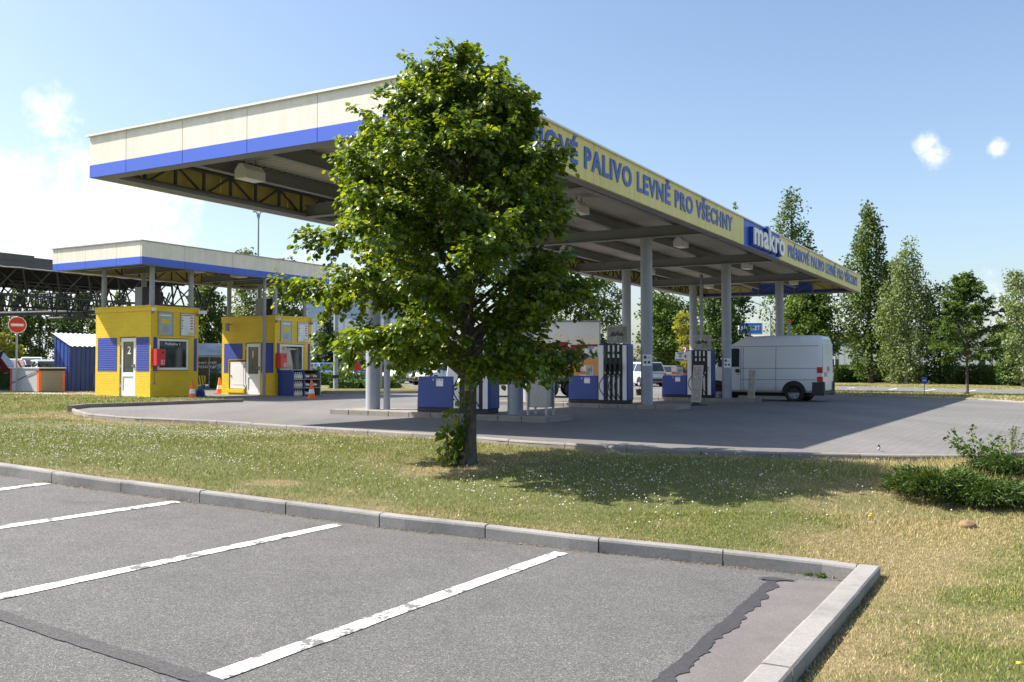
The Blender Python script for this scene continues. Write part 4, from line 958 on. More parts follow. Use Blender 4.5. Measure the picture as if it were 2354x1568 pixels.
for k in range(53):
    x = -0.08 + 2.76 * k / 52; dz = 0.022 * math.cos(k * PI / 2 * 1.0)
    vs += [(x, -0.14, 1.80 + dz), (x, 1.05, 2.33 + dz)]
    if k: fs.append((2 * k - 2, 2 * k - 1, 2 * k + 1, 2 * k))
b.add(vs, fs); ro = b.build('roof', paint('white_roof_sheet', (0.88, 0.88, 0.87), 0.4, dirt=0.05), sh, fix=False)
sm = ro.modifiers.new('sheet', 'SOLIDIFY'); sm.thickness = 0.012
b = MB()
for k in range(12): b.box(0.1 + k * 0.2, 0.13 + k * 0.2, -0.016, -0.001, 0.02, 1.78)
for k in range(4): b.box(-0.016, -0.001, 0.1 + k * 0.24, 0.13 + k * 0.24, 0.02, 1.85 + k * 0.1)
b.build('rib', M['deepblue'], sh)
b = MB(); b.box(1.0, 1.16, -0.03, -0.017, 0.25, 0.75); b.lathe([(0.03, -0.03), (0.03, -0.017)], (1.75, 0, 0.5), 10, 'y'); b.build('notice', M['letter'], sh)
# no-entry sign
ns = thing('no_entry_sign', 'round red no-entry sign on a grey post left of the counter box', 'road sign', at_depth(38, 845, 34.5), 0.62)
ns.location.z = zs(ns.location.x, ns.location.y); zc = EYE + (845 - 748) / FPX * 34.5 - ns.location.z
b = MB(); b.tube((0, 0, 0), (0, 0, zc + 0.3), 0.035, n=10); b.build('post', M['lgrey'], ns)
b = MB(); b.lathe([(0.31, -0.055), (0.31, -0.04)], (0, 0, zc), 32, 'y', 0); b.lathe([(0.285, -0.058), (0.285, -0.0552)], (0, 0, zc), 32, 'y', 1); b.box(-0.21, 0.21, -0.061, -0.0583, zc - 0.046, zc + 0.046, 0); b.build('disc', [M['pvc'], M['red']], ns)
b = MB(); b.box(-0.09, 0.22, -0.02, 0.0, 0.95, 1.22, 0); b.add([(0.0, -0.0215, 1.20), (0.08, -0.0215, 1.20), (0.19, -0.0215, 0.97), (0.11, -0.0215, 0.97)], [(0, 1, 2, 3)], 1); b.build('marker_board', [M['pvc'], M['red']], ns)

# ------------------------------------------------------------------ traffic cones
def make_cone():
    t = thing('traffic_cone', '', 'traffic cone', (0, 0, 0), 0, 'orange traffic cones by the kiosks')
    b = MB(); b.box(-0.17, 0.17, -0.17, 0.17, 0, 0.035); b.build('base', M['orange'], t, 0.01)
    b = MB(); b.lathe([(0.13, 0.035), (0.105, 0.18)], n=18, m=0); b.lathe([(0.105, 0.181), (0.079, 0.33)], n=18, m=1); b.lathe([(0.079, 0.331), (0.03, 0.62), (0.022, 0.63)], n=18, m=0)
    b.build('cone', [M['orange'], M['pvc']], t); return t
cn = make_cone(); ck = kids(cn)
for i, (px, py, lab) in enumerate(((442, 917.5, 'orange and white traffic cone at the corner of kiosk 2'), (716, 917, 'orange and white traffic cone in front of the black rack'), (505, 912, 'orange traffic cone half hidden behind kiosk 1'))):
    o = cn if i == 0 else copy_tree(cn, None, ck); o.location = ground_at(px, py); o['label'] = lab
    if i == 2: o.location = at_depth(504.5, 900, 36.6); o.location.z = zs(o.location.x, o.location.y)
o = thing('hose_reel', 'small dark blue wheel lying by the traffic cone at kiosk 2', 'wheel', ground_at(456, 916.5) + Vector((0, 0.15, 0.165)), 0.6)
b = MB(); b.lathe([(0.09, -0.045), (0.155, -0.05), (0.165, -0.02), (0.165, 0.02), (0.155, 0.05), (0.09, 0.045), (0.09, -0.045)], n=24, axis='y'); b.build('tyre', M['rackblue'], o)
b = MB(); b.lathe([(0.02, -0.04), (0.085, -0.02), (0.085, 0.02), (0.02, 0.04)], n=18, axis='y'); b.build('rim', M['lgrey'], o)

# ------------------------------------------------------------------ racks beside kiosk 1
ra, rb = a_on_b(677, 24.05), 24.05; w1 = 0.52; zr = EYE - 1.125
r1 = frame('bottle_rack', 'blue rack with three shelves of screenwash bottles beside kiosk 1', 'rack', ra, rb, zr)
prof = [(0, 0), (0.78, 0), (0.78, 1.02), (0.16, 1.02), (0.05, 0.98), (0.0, 0.88)]
for nm, x0, x1 in (('side', -0.045, 0.0), ('side', w1, w1 + 0.045)): b = MB(); b.prism(prof, 'x', x0, x1); b.build(nm, M['rackblue'], r1, 0.01)
b = MB(); b.box(0.001, w1 - 0.001, 0.70, 0.78, 0.02, 1.0); b.build('back', M['rackblue'], r1)
for z in (0.04, 0.36, 0.68): b = MB(); b.box(0.001, w1 - 0.001, 0.02, 0.70, z - 0.025, z); b.build('shelf', M['alu'], r1)
b = MB(); b.box(0.001, w1 - 0.001, 0.12, 0.70, 0.985, 1.015); b.build('top', M['rackblue'], r1)
bp = thing('screenwash_bottle', '', 'bottle', (0, 0, 0), TH, 'screenwash bottles on the blue rack')
b = MB(); b.lathe([(0.042, 0), (0.046, 0.01), (0.046, 0.17), (0.018, 0.215), (0.018, 0.225)], n=12); b.build('body', M['bottle'], bp)
b = MB(); b.lathe([(0.021, 0.225), (0.021, 0.25)], n=10); b.build('cap', M['pvc'], bp)
b = MB(); b.lathe([(0.0475, 0.05), (0.0475, 0.13)], n=12); b.build('label', M['label'], bp)
bk = kids(bp); i = 0
for zi, z in enumerate((0.04, 0.36, 0.68)):
    for k in range(5):
        o = bp if i == 0 else copy_tree(bp, None, bk); i += 1
        o.location = AB(ra + 0.055 + 0.1025 * k, rb + 0.09, zr + z + 0.001)
        o['label'] = 'screenwash bottle on the %s shelf of the blue rack, %s from the left' % (('bottom', 'middle', 'top')[zi], ('first', 'second', 'third', 'fourth', 'fifth')[k])
r2a = ra + w1 + 0.11; w2 = 0.86
r2 = frame('sack_rack', 'black rack with silver edges and three shelves of sacks, right of the blue rack', 'rack', r2a, rb + 0.06, zr)
for x0, x1 in ((-0.03, 0.0), (w2, w2 + 0.03)): b = MB(); b.prism(prof, 'x', x0, x1); b.build('side', M['alu'], r2, 0.008)
b = MB(); b.box(0.001, w2 - 0.001, 0.70, 0.78, 0.02, 1.0); b.build('back', M['black'], r2)
for z in (0.04, 0.36, 0.68): b = MB(); b.box(0.001, w2 - 0.001, 0.02, 0.70, z - 0.025, z); b.build('shelf', M['alu'], r2)
b = MB(); b.box(0.001, w2 - 0.001, 0.12, 0.70, 0.985, 1.015); b.build('top', M['black'], r2)
for zi, (z, n, mt) in enumerate(((0.04, 1, 'bottle'), (0.36, 2, 'tan'), (0.68, 2, 'tan'))):
    for k in range(n):
        o = frame('sack', '%s sack on the %s shelf of the black rack, %s' % ('tan' if mt == 'tan' else 'pale', ('bottom', 'middle', 'top')[zi], ('left one', 'right one')[k]), 'sack', r2a + 0.22 + k * 0.42, rb + 0.34, zr + z + 0.001, 'sacks on the black rack')
        b = MB(); b.blob((0, 0, 0.10), 0.19, 0.22, 0.10, 10, 8, 0, 0.15); s_ = b.build('bag', M[mt], o)
        b = MB(); b.box(-0.10, 0.10, -0.215, -0.2, 0.07, 0.13); b.build('label', M['label'], o)

# ------------------------------------------------------------------ trolley shelter behind the kiosks
p0 = at_depth(430, 860, 47.0); ts = thing('trolley_shelter', 'glass roofed trolley shelter with a dark advert panel between the kiosks', 'shelter', (p0.x, p0.y, zs(p0.x, p0.y)), 0.06)
hz = (845 - 820) / FPX * 47 + Ds(p0.x, p0.y)
b = MB()
for x in (0.0, 1.1, 2.2, 3.3): b.tube((x, 0, 0), (x, 0, hz), 0.035, n=6); b.tube((x, 1.6, 0), (x, 1.6, hz + 0.6), 0.035, n=6); b.tube((x, -0.1, hz), (x, 1.6, hz + 0.62), 0.04, n=6)
b.box(-0.1, 3.4, -0.12, -0.03, hz - 0.05, hz + 0.05); b.build('frame', M['alu'], ts)
b = MB(); b.add([(-0.1, -0.1, hz + 0.06), (3.4, -0.1, hz + 0.06), (3.4, 1.65, hz + 0.70), (-0.1, 1.65, hz + 0.70)], [(0, 1, 2, 3)]); rf = b.build('glass_roof', glass('shelter_glass', (0.20, 0.23, 0.25), 0.12), ts); rf.modifiers.new('pane', 'SOLIDIFY').thickness = 0.02
M['advert_dark'] = poster_mat('dark_advert', [(0.012, 0.012, 0.014), (0.03, 0.025, 0.02), (0.12, 0.07, 0.03), (0.02, 0.02, 0.02)], 2.2, 1.6)
b = MB(); b.box(0.0, 3.3, 0.02, 0.06, 0.15, hz - 0.1); pn = b.build('advert_panel', M['advert_dark'], ts)
b = MB()
for tx, z in (('PRO VŠECHNY, KTEŘÍ', hz - 0.40), ('TO UMÍ VYCHUTNAT', hz - 0.60)):
    vs, fs = text_geo(tx, 1.55, 0.16, 0.012, 0.002)
    for nv, nf in split_words(vs, fs, 0.035): b = MB(); b.geo(nv, nf, lambda v: (-0.10 + v[0], 0.014 - v[2], z + v[1])); b.build('slogan', M['pvc'], pn, fix=False)
b = MB(); b.add([(1.05, 0.016, 0.62), (1.10, 0.016, 0.80), (1.25, 0.016, 1.02), (1.5, 0.016, 1.18), (1.8, 0.016, 1.24), (1.8, 0.016, 0.7), (1.4, 0.016, 0.72), (1.18, 0.016, 0.66)], [tuple(range(8))]); b.build('picture', M['lgrey'], pn)
p0 = at_depth(441, 878, 44.0)
hb_ = thing('hazard_barrier', 'low barrier with yellow and black diagonal stripes in front of the trolley shelter', 'barrier', (p0.x, p0.y, zs(p0.x, p0.y)), 0.0)
b = MB(); b.box(0, 0.62, 0, 0.05, 0.18, 0.62); b.build('board', M['yellow'], hb_)
b = MB()
for k in range(5): x = 0.01 + k * 0.122; b.add([(x, -0.003, 0.61), (x + 0.055, -0.003, 0.61), (min(0.62, x + 0.13), -0.003, 0.19), (min(0.62, x + 0.075), -0.003, 0.19)], [(0, 1, 2, 3)])
b.build('stripes', M['black'], hb_)
b = MB(); b.box(0.05, 0.10, -0.2, 0.25, 0, 0.18); b.box(0.5, 0.55, -0.2, 0.25, 0, 0.18); b.build('foot', M['dgrey'], hb_)
# ------------------------------------------------------------------ vehicles
def carpaint(name, col, dirt=0.08): return paint(name, col, 0.3, dirt=dirt, coat=0.5, scale=1.0)
M['tail'] = paint('tail_lamp', (0.55, 0.02, 0.015), 0.25, dirt=0.05)
M['head'] = paint('head_lamp', (0.75, 0.76, 0.76), 0.1, dirt=0.05)
M['trim'] = paint('dark_trim', (0.035, 0.035, 0.038), 0.6, dirt=0.2)
def wheel(parent, x, y, r, w, sgn):
    b = MB(); b.lathe([(r * 0.62, -w / 2), (r * 0.93, -w / 2), (r, -w * 0.35), (r, w * 0.35), (r * 0.93, w / 2), (r * 0.62, w / 2), (r * 0.62, -w / 2)], (x, y, r), 26, 'y')
    t = b.build('wheel', M['black'], parent)
    b = MB(); o = sgn * w * 0.5; b.lathe([(0.02, o * 0.75), (r * 0.25, o * 0.9), (r * 0.5, o * 0.72), (r * 0.6, o * 0.9), (r * 0.62, o * 0.4), (0.02, o * 0.3)], (x, y, r), 22, 'y')
    for k in range(5):
        a = 2 * PI * k / 5; b.lathe([(r * 0.07, o * 0.95), (r * 0.07, o * 0.6)], (x + r * 0.38 * math.cos(a), y, r + r * 0.38 * math.sin(a)), 8, 'y', 1)
    b.build('rim', [M['lgrey'], M['trim']], t)
    return t
def loft(b, rings, m=0, caps=True):
    n = len(rings[0]); vs = [p for r in rings for p in r]; k = len(rings)
    b.add(vs, [(i * n + j, i * n + (j + 1) % n, (i + 1) * n + (j + 1) % n, (i + 1) * n + j) for i in range(k - 1) for j in range(n)], m, True)
    if caps: b.add(rings[0], [tuple(range(n))[::-1]], m); b.add(rings[-1], [tuple(range(n))], m)
def car(label, loc, rz, col, L=3.95, W=1.64, H=1.42, est=0.0, group='parked cars', simple=False):
    t = thing('parked_car', label, 'car', loc, rz, group); h = L / 2; w = W / 2; pm = carpaint('car_paint', col)
    st = [(-h, .46, .74, .84), (-h + .10, .30, .90, .95), (-h + .75, .21, .95, 1.0), (0, .19, .93, 1.0), (h - 1.05, .21, .90, .99), (h - .35, .28, .79, .94), (h - .08, .36, .66, .84), (h, .44, .56, .74)]
    b = MB(); rings = []
    for x, zb, zt, k in st:
        ww = w * k; half = [(ww * .93, zb), (ww, zb + .16), (ww, zt - .16), (ww * .95, zt - .03), (ww * .82, zt)]
        rings.append([(x, y, z) for y, z in half] + [(x, -y, z) for y, z in half[::-1]])
    loft(b, rings)
    f0, f1, r1, r0 = h - 1.0, h - 1.75, -h + .62 - est, -h + .16 - est * 0.4
    zb, zr, wb, wr = .90, H, w * .90, w * .70
    cab = [[(f0, wb, zb), (f1, wr, zr - .03), (f1 - .2, wr, zr), (r1, wr, zr - .02), (r0, wb, zb + .02)]]
    P = cab[0]; Q = [(x, -y, z) for x, y, z in P]; vs = P + Q
    b.add(vs, [(0, 1, 2, 3, 4), (5, 9, 8, 7, 6), (0, 5, 6, 1), (1, 6, 7, 2), (2, 7, 8, 3), (3, 8, 9, 4)], 0)
    body = b.build('body', pm, t, 0.03)
    def S(u, v, s): # point on the cabin side: u 0 front..1 rear, v 0 belt..1 roof
        xb = f0 + (r0 - f0) * u; xt = f1 + (r1 - f1) * u
        return (xb + (xt - xb) * v, s * (wb + (wr - wb) * v + .012), zb + .02 + (zr - .05 - zb) * v)
    b = MB()
    for s in (1, -1):
        for u0, u1 in ((.06, .45), (.49, .93)): b.add([S(u0, .12, s), S(u1, .12, s), S(u1, .86, s), S(u0, .86, s)], [(0, 1, 2, 3)])
    b.build('side_window', M['carglass'], t)
    def Fq(xa, xb_, za, zb2, ya, yb, o): return [(xa + o, ya, za), (xa + o, -ya, za), (xb_ + o, -yb, zb2), (xb_ + o, yb, zb2)]
    b = MB(); b.add(Fq(f0 - .06, f1 + .06, zb + .06, zr - .08, wb * .88, wr * .9, .02), [(0, 1, 2, 3)]); b.build('windscreen', M['carglass'], t)
    b = MB(); b.add(Fq(r0 + .05, r1 - .05, zb + .10, zr - .09, wb * .86, wr * .88, -.02), [(0, 1, 2, 3)]); b.build('rear_window', M['carglass'], t)
    for x in (h - .78, -h + .72):
        for s in (1, -1):
            wheel(t, x, s * (w - .09), .30, .19, s)
            b = MB(); pl = [(x + .37 * math.cos(PI * k / 10), .30 + .37 * math.sin(PI * k / 10)) for k in range(11)]; b.prism(pl, 'y', s * (w - .12), s * (w + .004)); b.build('wheel_arch', M['black'], t)
    for s in (1, -1):
        b = MB(); b.box(h - .13, h - .03, s * w * .72 - .14, s * w * .72 + .1, .58, .70); b.build('headlight', M['head'], t)
        b = MB(); b.box(-h - .012, -h + .09, s * w * .76 - .08, s * w * .76 + .06, .66, .90); b.build('tail_light', M['tail'], t)
    for q in ((h - .06, h + .05, -w * .8, w * .8, .34, .50), (-h - .05, -h + .06, -w * .82, w * .82, .36, .54)): b = MB(); b.box(*q); b.build('bumper', M['trim'], t, 0.02)
    b = MB(); b.box(h + .051, h + .058, -.24, .24, .40, .49); b.build('number_plate', M['pvc'], t)
    return t
def on_ground(px, t):
    v = at_depth(px, 845, t); return Vector((v.x, v.y, zs(v.x, v.y)))
car('white hatchback parked facing the station beyond the paved lane', on_ground(934, 66), -2.25, (0.76, 0.76, 0.74), 3.9, 1.62, 1.38, group='parked cars')
car('white car with a dark red lower flank, just right of the white hatchback', on_ground(1003, 60), -2.1, (0.70, 0.69, 0.68), 4.0, 1.66, 1.40)
car('silver estate car seen from behind, left of the second front column', on_ground(1474, 62), 1.9, (0.52, 0.55, 0.58), 4.2, 1.72, 1.62, 0.25)
car('dark grey car right of the silver estate, behind the column', on_ground(1516, 64), 2.6, (0.09, 0.10, 0.11), 4.1, 1.7, 1.42)
car('blue hatchback behind the clipped hedge, left of the lamp post', on_ground(748, 66), -1.0, (0.07, 0.14, 0.30), 4.0, 1.66, 1.42)
car('dark blue car behind the clipped hedge, right of the lamp post', on_ground(806, 68), -0.9, (0.03, 0.06, 0.16), 4.2, 1.68, 1.44)
car('silver blue car at the left end of the clipped hedge', on_ground(716, 69), -1.2, (0.32, 0.38, 0.45), 4.0, 1.66, 1.42)
car('dark red van-like car at the left edge of the picture', on_ground(-26, 50), 0.2, (0.22, 0.015, 0.02), 4.4, 1.8, 1.85, 0.3)
car('white estate car behind the no-entry sign', on_ground(74, 62), -1.2, (0.76, 0.77, 0.78), 4.2, 1.7, 1.6, 0.25)
car('dark maroon car in front of the white estate, right of the no-entry sign', on_ground(76, 53), -0.7, (0.07, 0.02, 0.03), 4.1, 1.68, 1.38)
car('pale silver car beside the blue shed', on_ground(108, 52), -0.9, (0.62, 0.66, 0.68), 3.9, 1.66, 1.38)
car('silver car parked further back, left of the no-entry sign', on_ground(44, 64), -1.3, (0.45, 0.50, 0.55), 4.1, 1.7, 1.5)

# white high-roof van on the pump lane; local x runs forward along B, local y towards the viewer
VA, VB = 33.55 + 1.0, 7.72
van = thing('white_van', 'white high-roof delivery van with grubby flanks, standing behind the pump numbered 4', 'van', AB(VA, VB, zab(VA, VB) - 0.035), TH + PI / 2)
M['vanwhite'] = None
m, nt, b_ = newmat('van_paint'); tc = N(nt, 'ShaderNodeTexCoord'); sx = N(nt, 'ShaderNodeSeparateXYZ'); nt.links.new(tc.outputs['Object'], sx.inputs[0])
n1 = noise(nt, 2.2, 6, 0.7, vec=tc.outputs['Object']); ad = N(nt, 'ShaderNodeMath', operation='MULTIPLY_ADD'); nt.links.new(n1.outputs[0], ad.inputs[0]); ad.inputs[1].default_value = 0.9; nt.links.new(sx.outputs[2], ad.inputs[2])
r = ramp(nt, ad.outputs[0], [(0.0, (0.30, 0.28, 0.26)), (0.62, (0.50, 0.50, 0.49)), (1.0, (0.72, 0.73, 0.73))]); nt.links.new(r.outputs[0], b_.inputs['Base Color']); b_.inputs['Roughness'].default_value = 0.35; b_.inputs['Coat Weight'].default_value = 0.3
M['vanwhite'] = m
def vy(z):   # half width against height
    return 0.99 if z < 1.1 else 0.99 - 0.10 * ((z - 1.1) / 1.0) ** 1.4
def vring(x, zb, zr, k):
    half = []
    for f, c in ((0, .95), (.06, 1), (.25, 1), (.45, 1), (.62, 1), (.78, 1), (.88, .985), (.95, .93), (.985, .82), (1.0, .62)):
        z = zb + (zr - zb) * f; half.append((vy(z) * c * k, z))
    return [(x, y, z) for y, z in half] + [(x, -y, z) for y, z in half[::-1]]
b = MB(); loft(b, [vring(*q) for q in ((-.96, .40, 2.26, .955), (-.93, .36, 2.33, .975), (-.80, .35, 2.39, 1.0), (0, .35, 2.41, 1), (1.0, .35, 2.40, 1), (1.78, .35, 2.38, 1), (1.92, .35, 2.33, 1), (2.38, .35, 2.06, .985), (2.66, .35, 1.66, .98), (2.92, .35, 1.30, .98), (3.05, .35, 1.17, .97), (3.45, .36, 1.03, .94), (3.62, .40, .90, .88), (3.70, .45, .75, .80))])
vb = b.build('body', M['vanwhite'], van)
def side_poly(nm, pts, mat, o=0.006, par=van, both=True):
    b = MB()
    for s in ((1, -1) if both else (1,)): b.add([(x, s * (vy(z) + o), z) for x, z in pts], [tuple(range(len(pts)))])
    return b.build(nm, mat, par)
dw = side_poly('cab_door', [(1.90, .42), (1.90, 1.99), (2.30, 1.99), (2.78, 1.36), (2.80, 1.1), (2.62, .85), (2.42, .42)], M['vanwhite'], 0.004)
side_poly('door_window', [(1.98, 1.30), (1.98, 1.88), (2.02, 1.91), (2.24, 1.91), (2.66, 1.36), (2.66, 1.30)], M['carglass'], 0.009, dw)
side_poly('window_seal', [(1.95, 1.27), (1.95, 1.91), (2.0, 1.945), (2.27, 1.945), (2.71, 1.37), (2.71, 1.27)], M['trim'], 0.0065, dw)
b = MB(); b.box(1.93, 2.09, .985, 1.012, 1.06, 1.19); b.lathe([(0.02, .985), (0.02, 1.004)], (2.0, 0, 1.0), 10, 'y'); b.build('door_handle', M['trim'], dw, 0.008)
b = MB()
for z0, x0, x1 in ((2.0, -.86, 2.28), (1.205, -.85, 1.88), (.80, -.8, 1.88)): b.add([(x0, vy(z0) + .003, z0), (x1, vy(z0) + .003, z0), (x1, vy(z0 + .018) + .003, z0 + .018), (x0, vy(z0 + .018) + .003, z0 + .018)], [(0, 1, 2, 3)])
for x0 in (1.885, .62, 1.80): 
    zz = [.42 + (1.98 - .42) * k / 8 for k in range(9)]; b.add([(x0, vy(z) + .0035, z) for z in zz] + [(x0 + .018, vy(z) + .0035, z) for z in zz], [(k, k + 1, k + 10, k + 9) for k in range(8)])
b.build('body_seam', M['grey'], vb, fix=False)
b = MB(); b.add([(3.0, .82, 1.24), (3.0, -.82, 1.24), (2.42, -.74, 2.02), (2.42, .74, 2.02)], [(0, 1, 2, 3)]); b.build('windscreen', M['carglass'], van)
for s in (1, -1):
    pl = [(.42 * math.cos(PI * k / 14), .36 + .42 * math.sin(PI * k / 14)) for k in range(15)]
    for x in (0, 2.8):
        b = MB(); b.prism([(x + p, q) for p, q in pl], 'y', s * 0.75, s * 0.995); b.build('wheel_arch', M['black'], van)
        wheel(van, x, s * 0.885, .325, .22, s)
    b = MB(); q = (-.985, -.80, s * .905 - .07, s * .905 + .092) if s > 0 else (-.985, -.80, -.997, -.835); b.box(*q, .92, 1.05, 1); b.box(*q, 1.05, 1.26, 0); b.box(*q, .745, .92, 0); b.build('tail_light', [M['tail'], M['head']], van, 0.01)
    b = MB(); b.box(-1.04, -.62, s * .86 - .1, s * .86 + .14, .26, .74); b.build('bumper_corner', M['trim'], van, 0.03)
    b = MB(); b.box(3.45, 3.68, s * .70 - .16, s * .70 + .12, .68, .86); b.build('headlight', M['head'], van, 0.02)
    b = MB(); b.box(2.56, 2.68, s * 1.02, s * 1.20, 1.30, 1.55); b.build('mirror', M['trim'], van, 0.02)
for s in (1, -1):
    b = MB(); b.box(-.985, -.962, s * .03 if s > 0 else -.84, .84 if s > 0 else -.03, .44, 2.12); rd = b.build('rear_door', M['vanwhite'], van, 0.012)
    b = MB(); b.box(-1.0, -.986, s * .10, s * .13, 1.12, 1.28); b.build('door_handle', M['trim'], rd)
    if s > 0: b = MB(); b.box(-1.0, -.986, .30, .62, .92, 1.08); b.build('number_plate_recess', M['lgrey'], rd)
b = MB(); b.box(-1.03, -.965, -.74, .74, .30, .425); b.build('rear_bumper', M['trim'], van, 0.015)
b = MB(); b.box(-.5, 3.2, -.7, .7, .22, .36); b.build('chassis', M['black'], van)

# ice cream lorry beyond the rear columns
tp = at_depth(1380, 845, 35.4)
lz = zs(tp.x, tp.y); lo = thing('ice_cream_lorry', 'box lorry painted with ice cream scoops and an orange band, behind the pump numbered 6', 'lorry', (tp.x, tp.y, lz), 0.03)
zb, zt, Lb = Ds(tp.x, tp.y) - 0.37, Ds(tp.x, tp.y) + 1.77, 4.35
b = MB(); b.box(-Lb, 0, 0, 2.2, zb, zt); bx = b.build('box_body', M['pvc'], lo, 0.015)
b = MB(); b.box(-Lb - .01, .012, -.015, 2.21, zt - .06, zt + .02); b.box(-Lb - .01, .012, -.012, -.002, zb - .03, zb + .05); b.box(-.03, .014, -.014, -.002, zb + .05, zt - .06); b.build('edge_rail', M['alu'], bx)
M['lorry_orange'] = paint('lorry_orange_band', (0.62, 0.30, 0.10), 0.45, dirt=0.15); M['lorry_red'] = paint('lorry_maroon', (0.26, 0.03, 0.035), 0.45, dirt=0.25)
M['scoop'] = poster_mat('ice_cream_scoop', [(0.35, 0.20, 0.12), (0.78, 0.72, 0.58), (0.85, 0.80, 0.66), (0.20, 0.08, 0.06)], 0.7, 6)
b = MB(); y = -0.004; b.add([(-Lb, y, zb + .05), (-.03, y, zb + .05), (-.03, y, zb + .72), (-1.2, y, zb + .68), (-Lb, y, zb + .62)], [(0, 1, 2, 3, 4)], 0)
b.add([(-Lb, y, zb + .63), (-1.2, y, zb + .69), (-.03, y, zb + .73), (-.03, y, zb + .98), (-.5, y, zb + 1.05), (-.85, y, zb + .98), (-1.3, y, zb + 1.20), (-1.9, y, zb + 1.3), (-2.8, y, zb + 1.15), (-Lb, y, zb + 1.2)], [tuple(range(10))], 1); b.build('colour_band', [M['lorry_orange'], M['lorry_red']], bx)
b = MB()
for cx, cz, r in ((-.40, zb + 1.36, .30), (-.88, zb + 1.34, .26), (-1.5, zb + 1.45, .3), (-2.3, zb + 1.4, .28)):
    for dx, dz, k in ((0, 0, 1), ):
        b.add([(cx + r * math.cos(2 * PI * q / 20) * (1 + .05 * math.sin(5 * q)), -.007, cz + r * .82 * math.sin(2 * PI * q / 20)) for q in range(20)], [tuple(range(20))], 0)
    b.add([(cx - r * 1.05, -.009, cz - .12), (cx + r * 1.05, -.009, cz - .12), (cx + r * .8, -.009, cz - .30), (cx + .05, -.009, cz - .36), (cx - r * .8, -.009, cz - .30)], [(0, 1, 2, 3, 4)], 1)
b.build('scoop_picture', [M['scoop'], M['lorry_red']], bx)
b = MB(); vs, fs = text_geo('álek', 0.72, 0.34, 0.0, 0.002); b.geo(vs, fs, lambda v: (-1.82 + v[0] + .25 * v[1], -.012 - v[2], zb + .72 + v[1])); b.build('script', M['pvc'], bx, fix=False)
b = MB()
arc = [(math.cos(PI * q / 12), math.sin(PI * q / 12)) for q in range(13)]
b.add([(-.47 + .30 * c, -.010, zb + .74 + .20 * s) for c, s in arc] + [(-.47 + .22 * c, -.010, zb + .74 + .13 * s) for c, s in arc], [(q, q + 1, q + 14, q + 13) for q in range(12)], 0); b.build('badge', M['label'], bx, fix=False)
b = MB(); b.box(-Lb + .1, -.1, .2, 2.0, zb - .30, zb - .04); b.build('chassis', M['black'], lo)
b = MB(); b.box(-2.35, -1.95, .03, .1, .32, zb - .04); b.box(-2.5, -.75, .03, .08, zb - .16, zb - .04); b.build('side_guard', M['trim'], lo)
for x in (-1.02, -1.92 - .0, -Lb - .65):
    for y_, s in ((.16, -1), (2.04, 1)): wheel(lo, x, y_, .335, .24, s)
b = MB(); pl = [(-1.02 + .42 * math.cos(PI * k / 12), .36 + .42 * math.sin(PI * k / 12)) for k in range(13)] + [(-1.02 + .37 * math.cos(PI * k / 12), .36 + .37 * math.sin(PI * k / 12)) for k in range(12, -1, -1)]
b.prism(pl, 'y', .02, .28); b.build('mudguard', M['trim'], lo)
b = MB(); b.prism([(-Lb - 1.55, .45), (-Lb - .08, .45), (-Lb - .08, 1.95), (-Lb - .95, 1.95), (-Lb - 1.45, 1.25)], 'y', .1, 2.1); cb = b.build('cab', M['white'], lo, 0.03)
b = MB(); b.prism([(-Lb - 1.25, 1.25), (-Lb - .35, 1.25), (-Lb - .35, 1.8), (-Lb - .9, 1.8)], 'y', .092, .099); b.build('cab_window', M['carglass'], cb)

# ------------------------------------------------------------------ masts, posts, signs, buildings
def post_thing(name, label, cat, px, t, top_y, r0, r1, mat='lgrey', n=10, group=None):
    g = on_ground(px, t); o = thing(name, label, cat, g, 0, group); h = EYE + (845 - top_y) / FPX * t - g.z
    b = MB(); b.tube((0, 0, -0.02), (0, 0, h), r0, r1, n); b.build('pole', M[mat], o); return o, h
o, h = post_thing('lamp_mast', 'tall thin lamp mast rising behind the smaller canopy', 'lamp mast', 591.5, 62, 489, 0.075, 0.055)
b = MB(); b.tube((0, 0, h - .6), (-.13, 0, h + .05), .035, n=6); b.tube((0, 0, h - .6), (.13, 0, h + .05), .035, n=6); b.build('fork', M['lgrey'], o)
b = MB(); b.box(-.35, -.1, -.15, .15, h + .04, h + .12); b.box(.1, .35, -.15, .15, h + .04, h + .12); b.build('lamp_head', M['lamp'], o)
o, h = post_thing('lamp_post', 'thick grey lamp post between the hedge and the tree, dark band near its foot', 'lamp post', 772, 43, 660, 0.115, 0.10)
b = MB(); b.box(-.125, .125, -.125, .125, .58, .72); b.build('band', M['black'], o)
b = MB(); b.tube((0, 0, h), (0.9, 0, h + .25), .05, n=8); b.box(.8, 1.4, -.14, .14, h + .2, h + .32); b.build('lamp_head', M['lamp'], o)
o, h = post_thing('signpost', 'slim grey post right of the double column of the first island', 'post', 874, 43, 770, 0.105, 0.10)
b = MB(); b.tube((0, 0, h), (0, 0, h + .06), .12, .03, 10); b.build('cap', M['grey'], o)
g = on_ground(814, 48); fg = thing('red_banner', 'red banner flag standing beyond the hedge, partly behind the leaves', 'banner', g, 0.0)
h = EYE + (845 - 792) / FPX * 48 - g.z; b = MB(); b.tube((0, 0, 0), (0, 0, h + .1), .03, n=6); b.build('pole', M['grey'], fg)
b = MB(); vs = []; fs = []
for i in range(9):
    z = h - (h - .95) * i / 8; x1 = .38 + .10 * math.sin(i * .8)
    vs += [(.03, .01 * math.sin(i), z), (x1 * .5, .05 * math.sin(i * .9), z - .03), (x1, .03 * math.cos(i * 1.1), z)]
    if i: fs += [(3 * i - 3, 3 * i - 2, 3 * i + 1, 3 * i), (3 * i - 2, 3 * i - 1, 3 * i + 2, 3 * i + 1)]
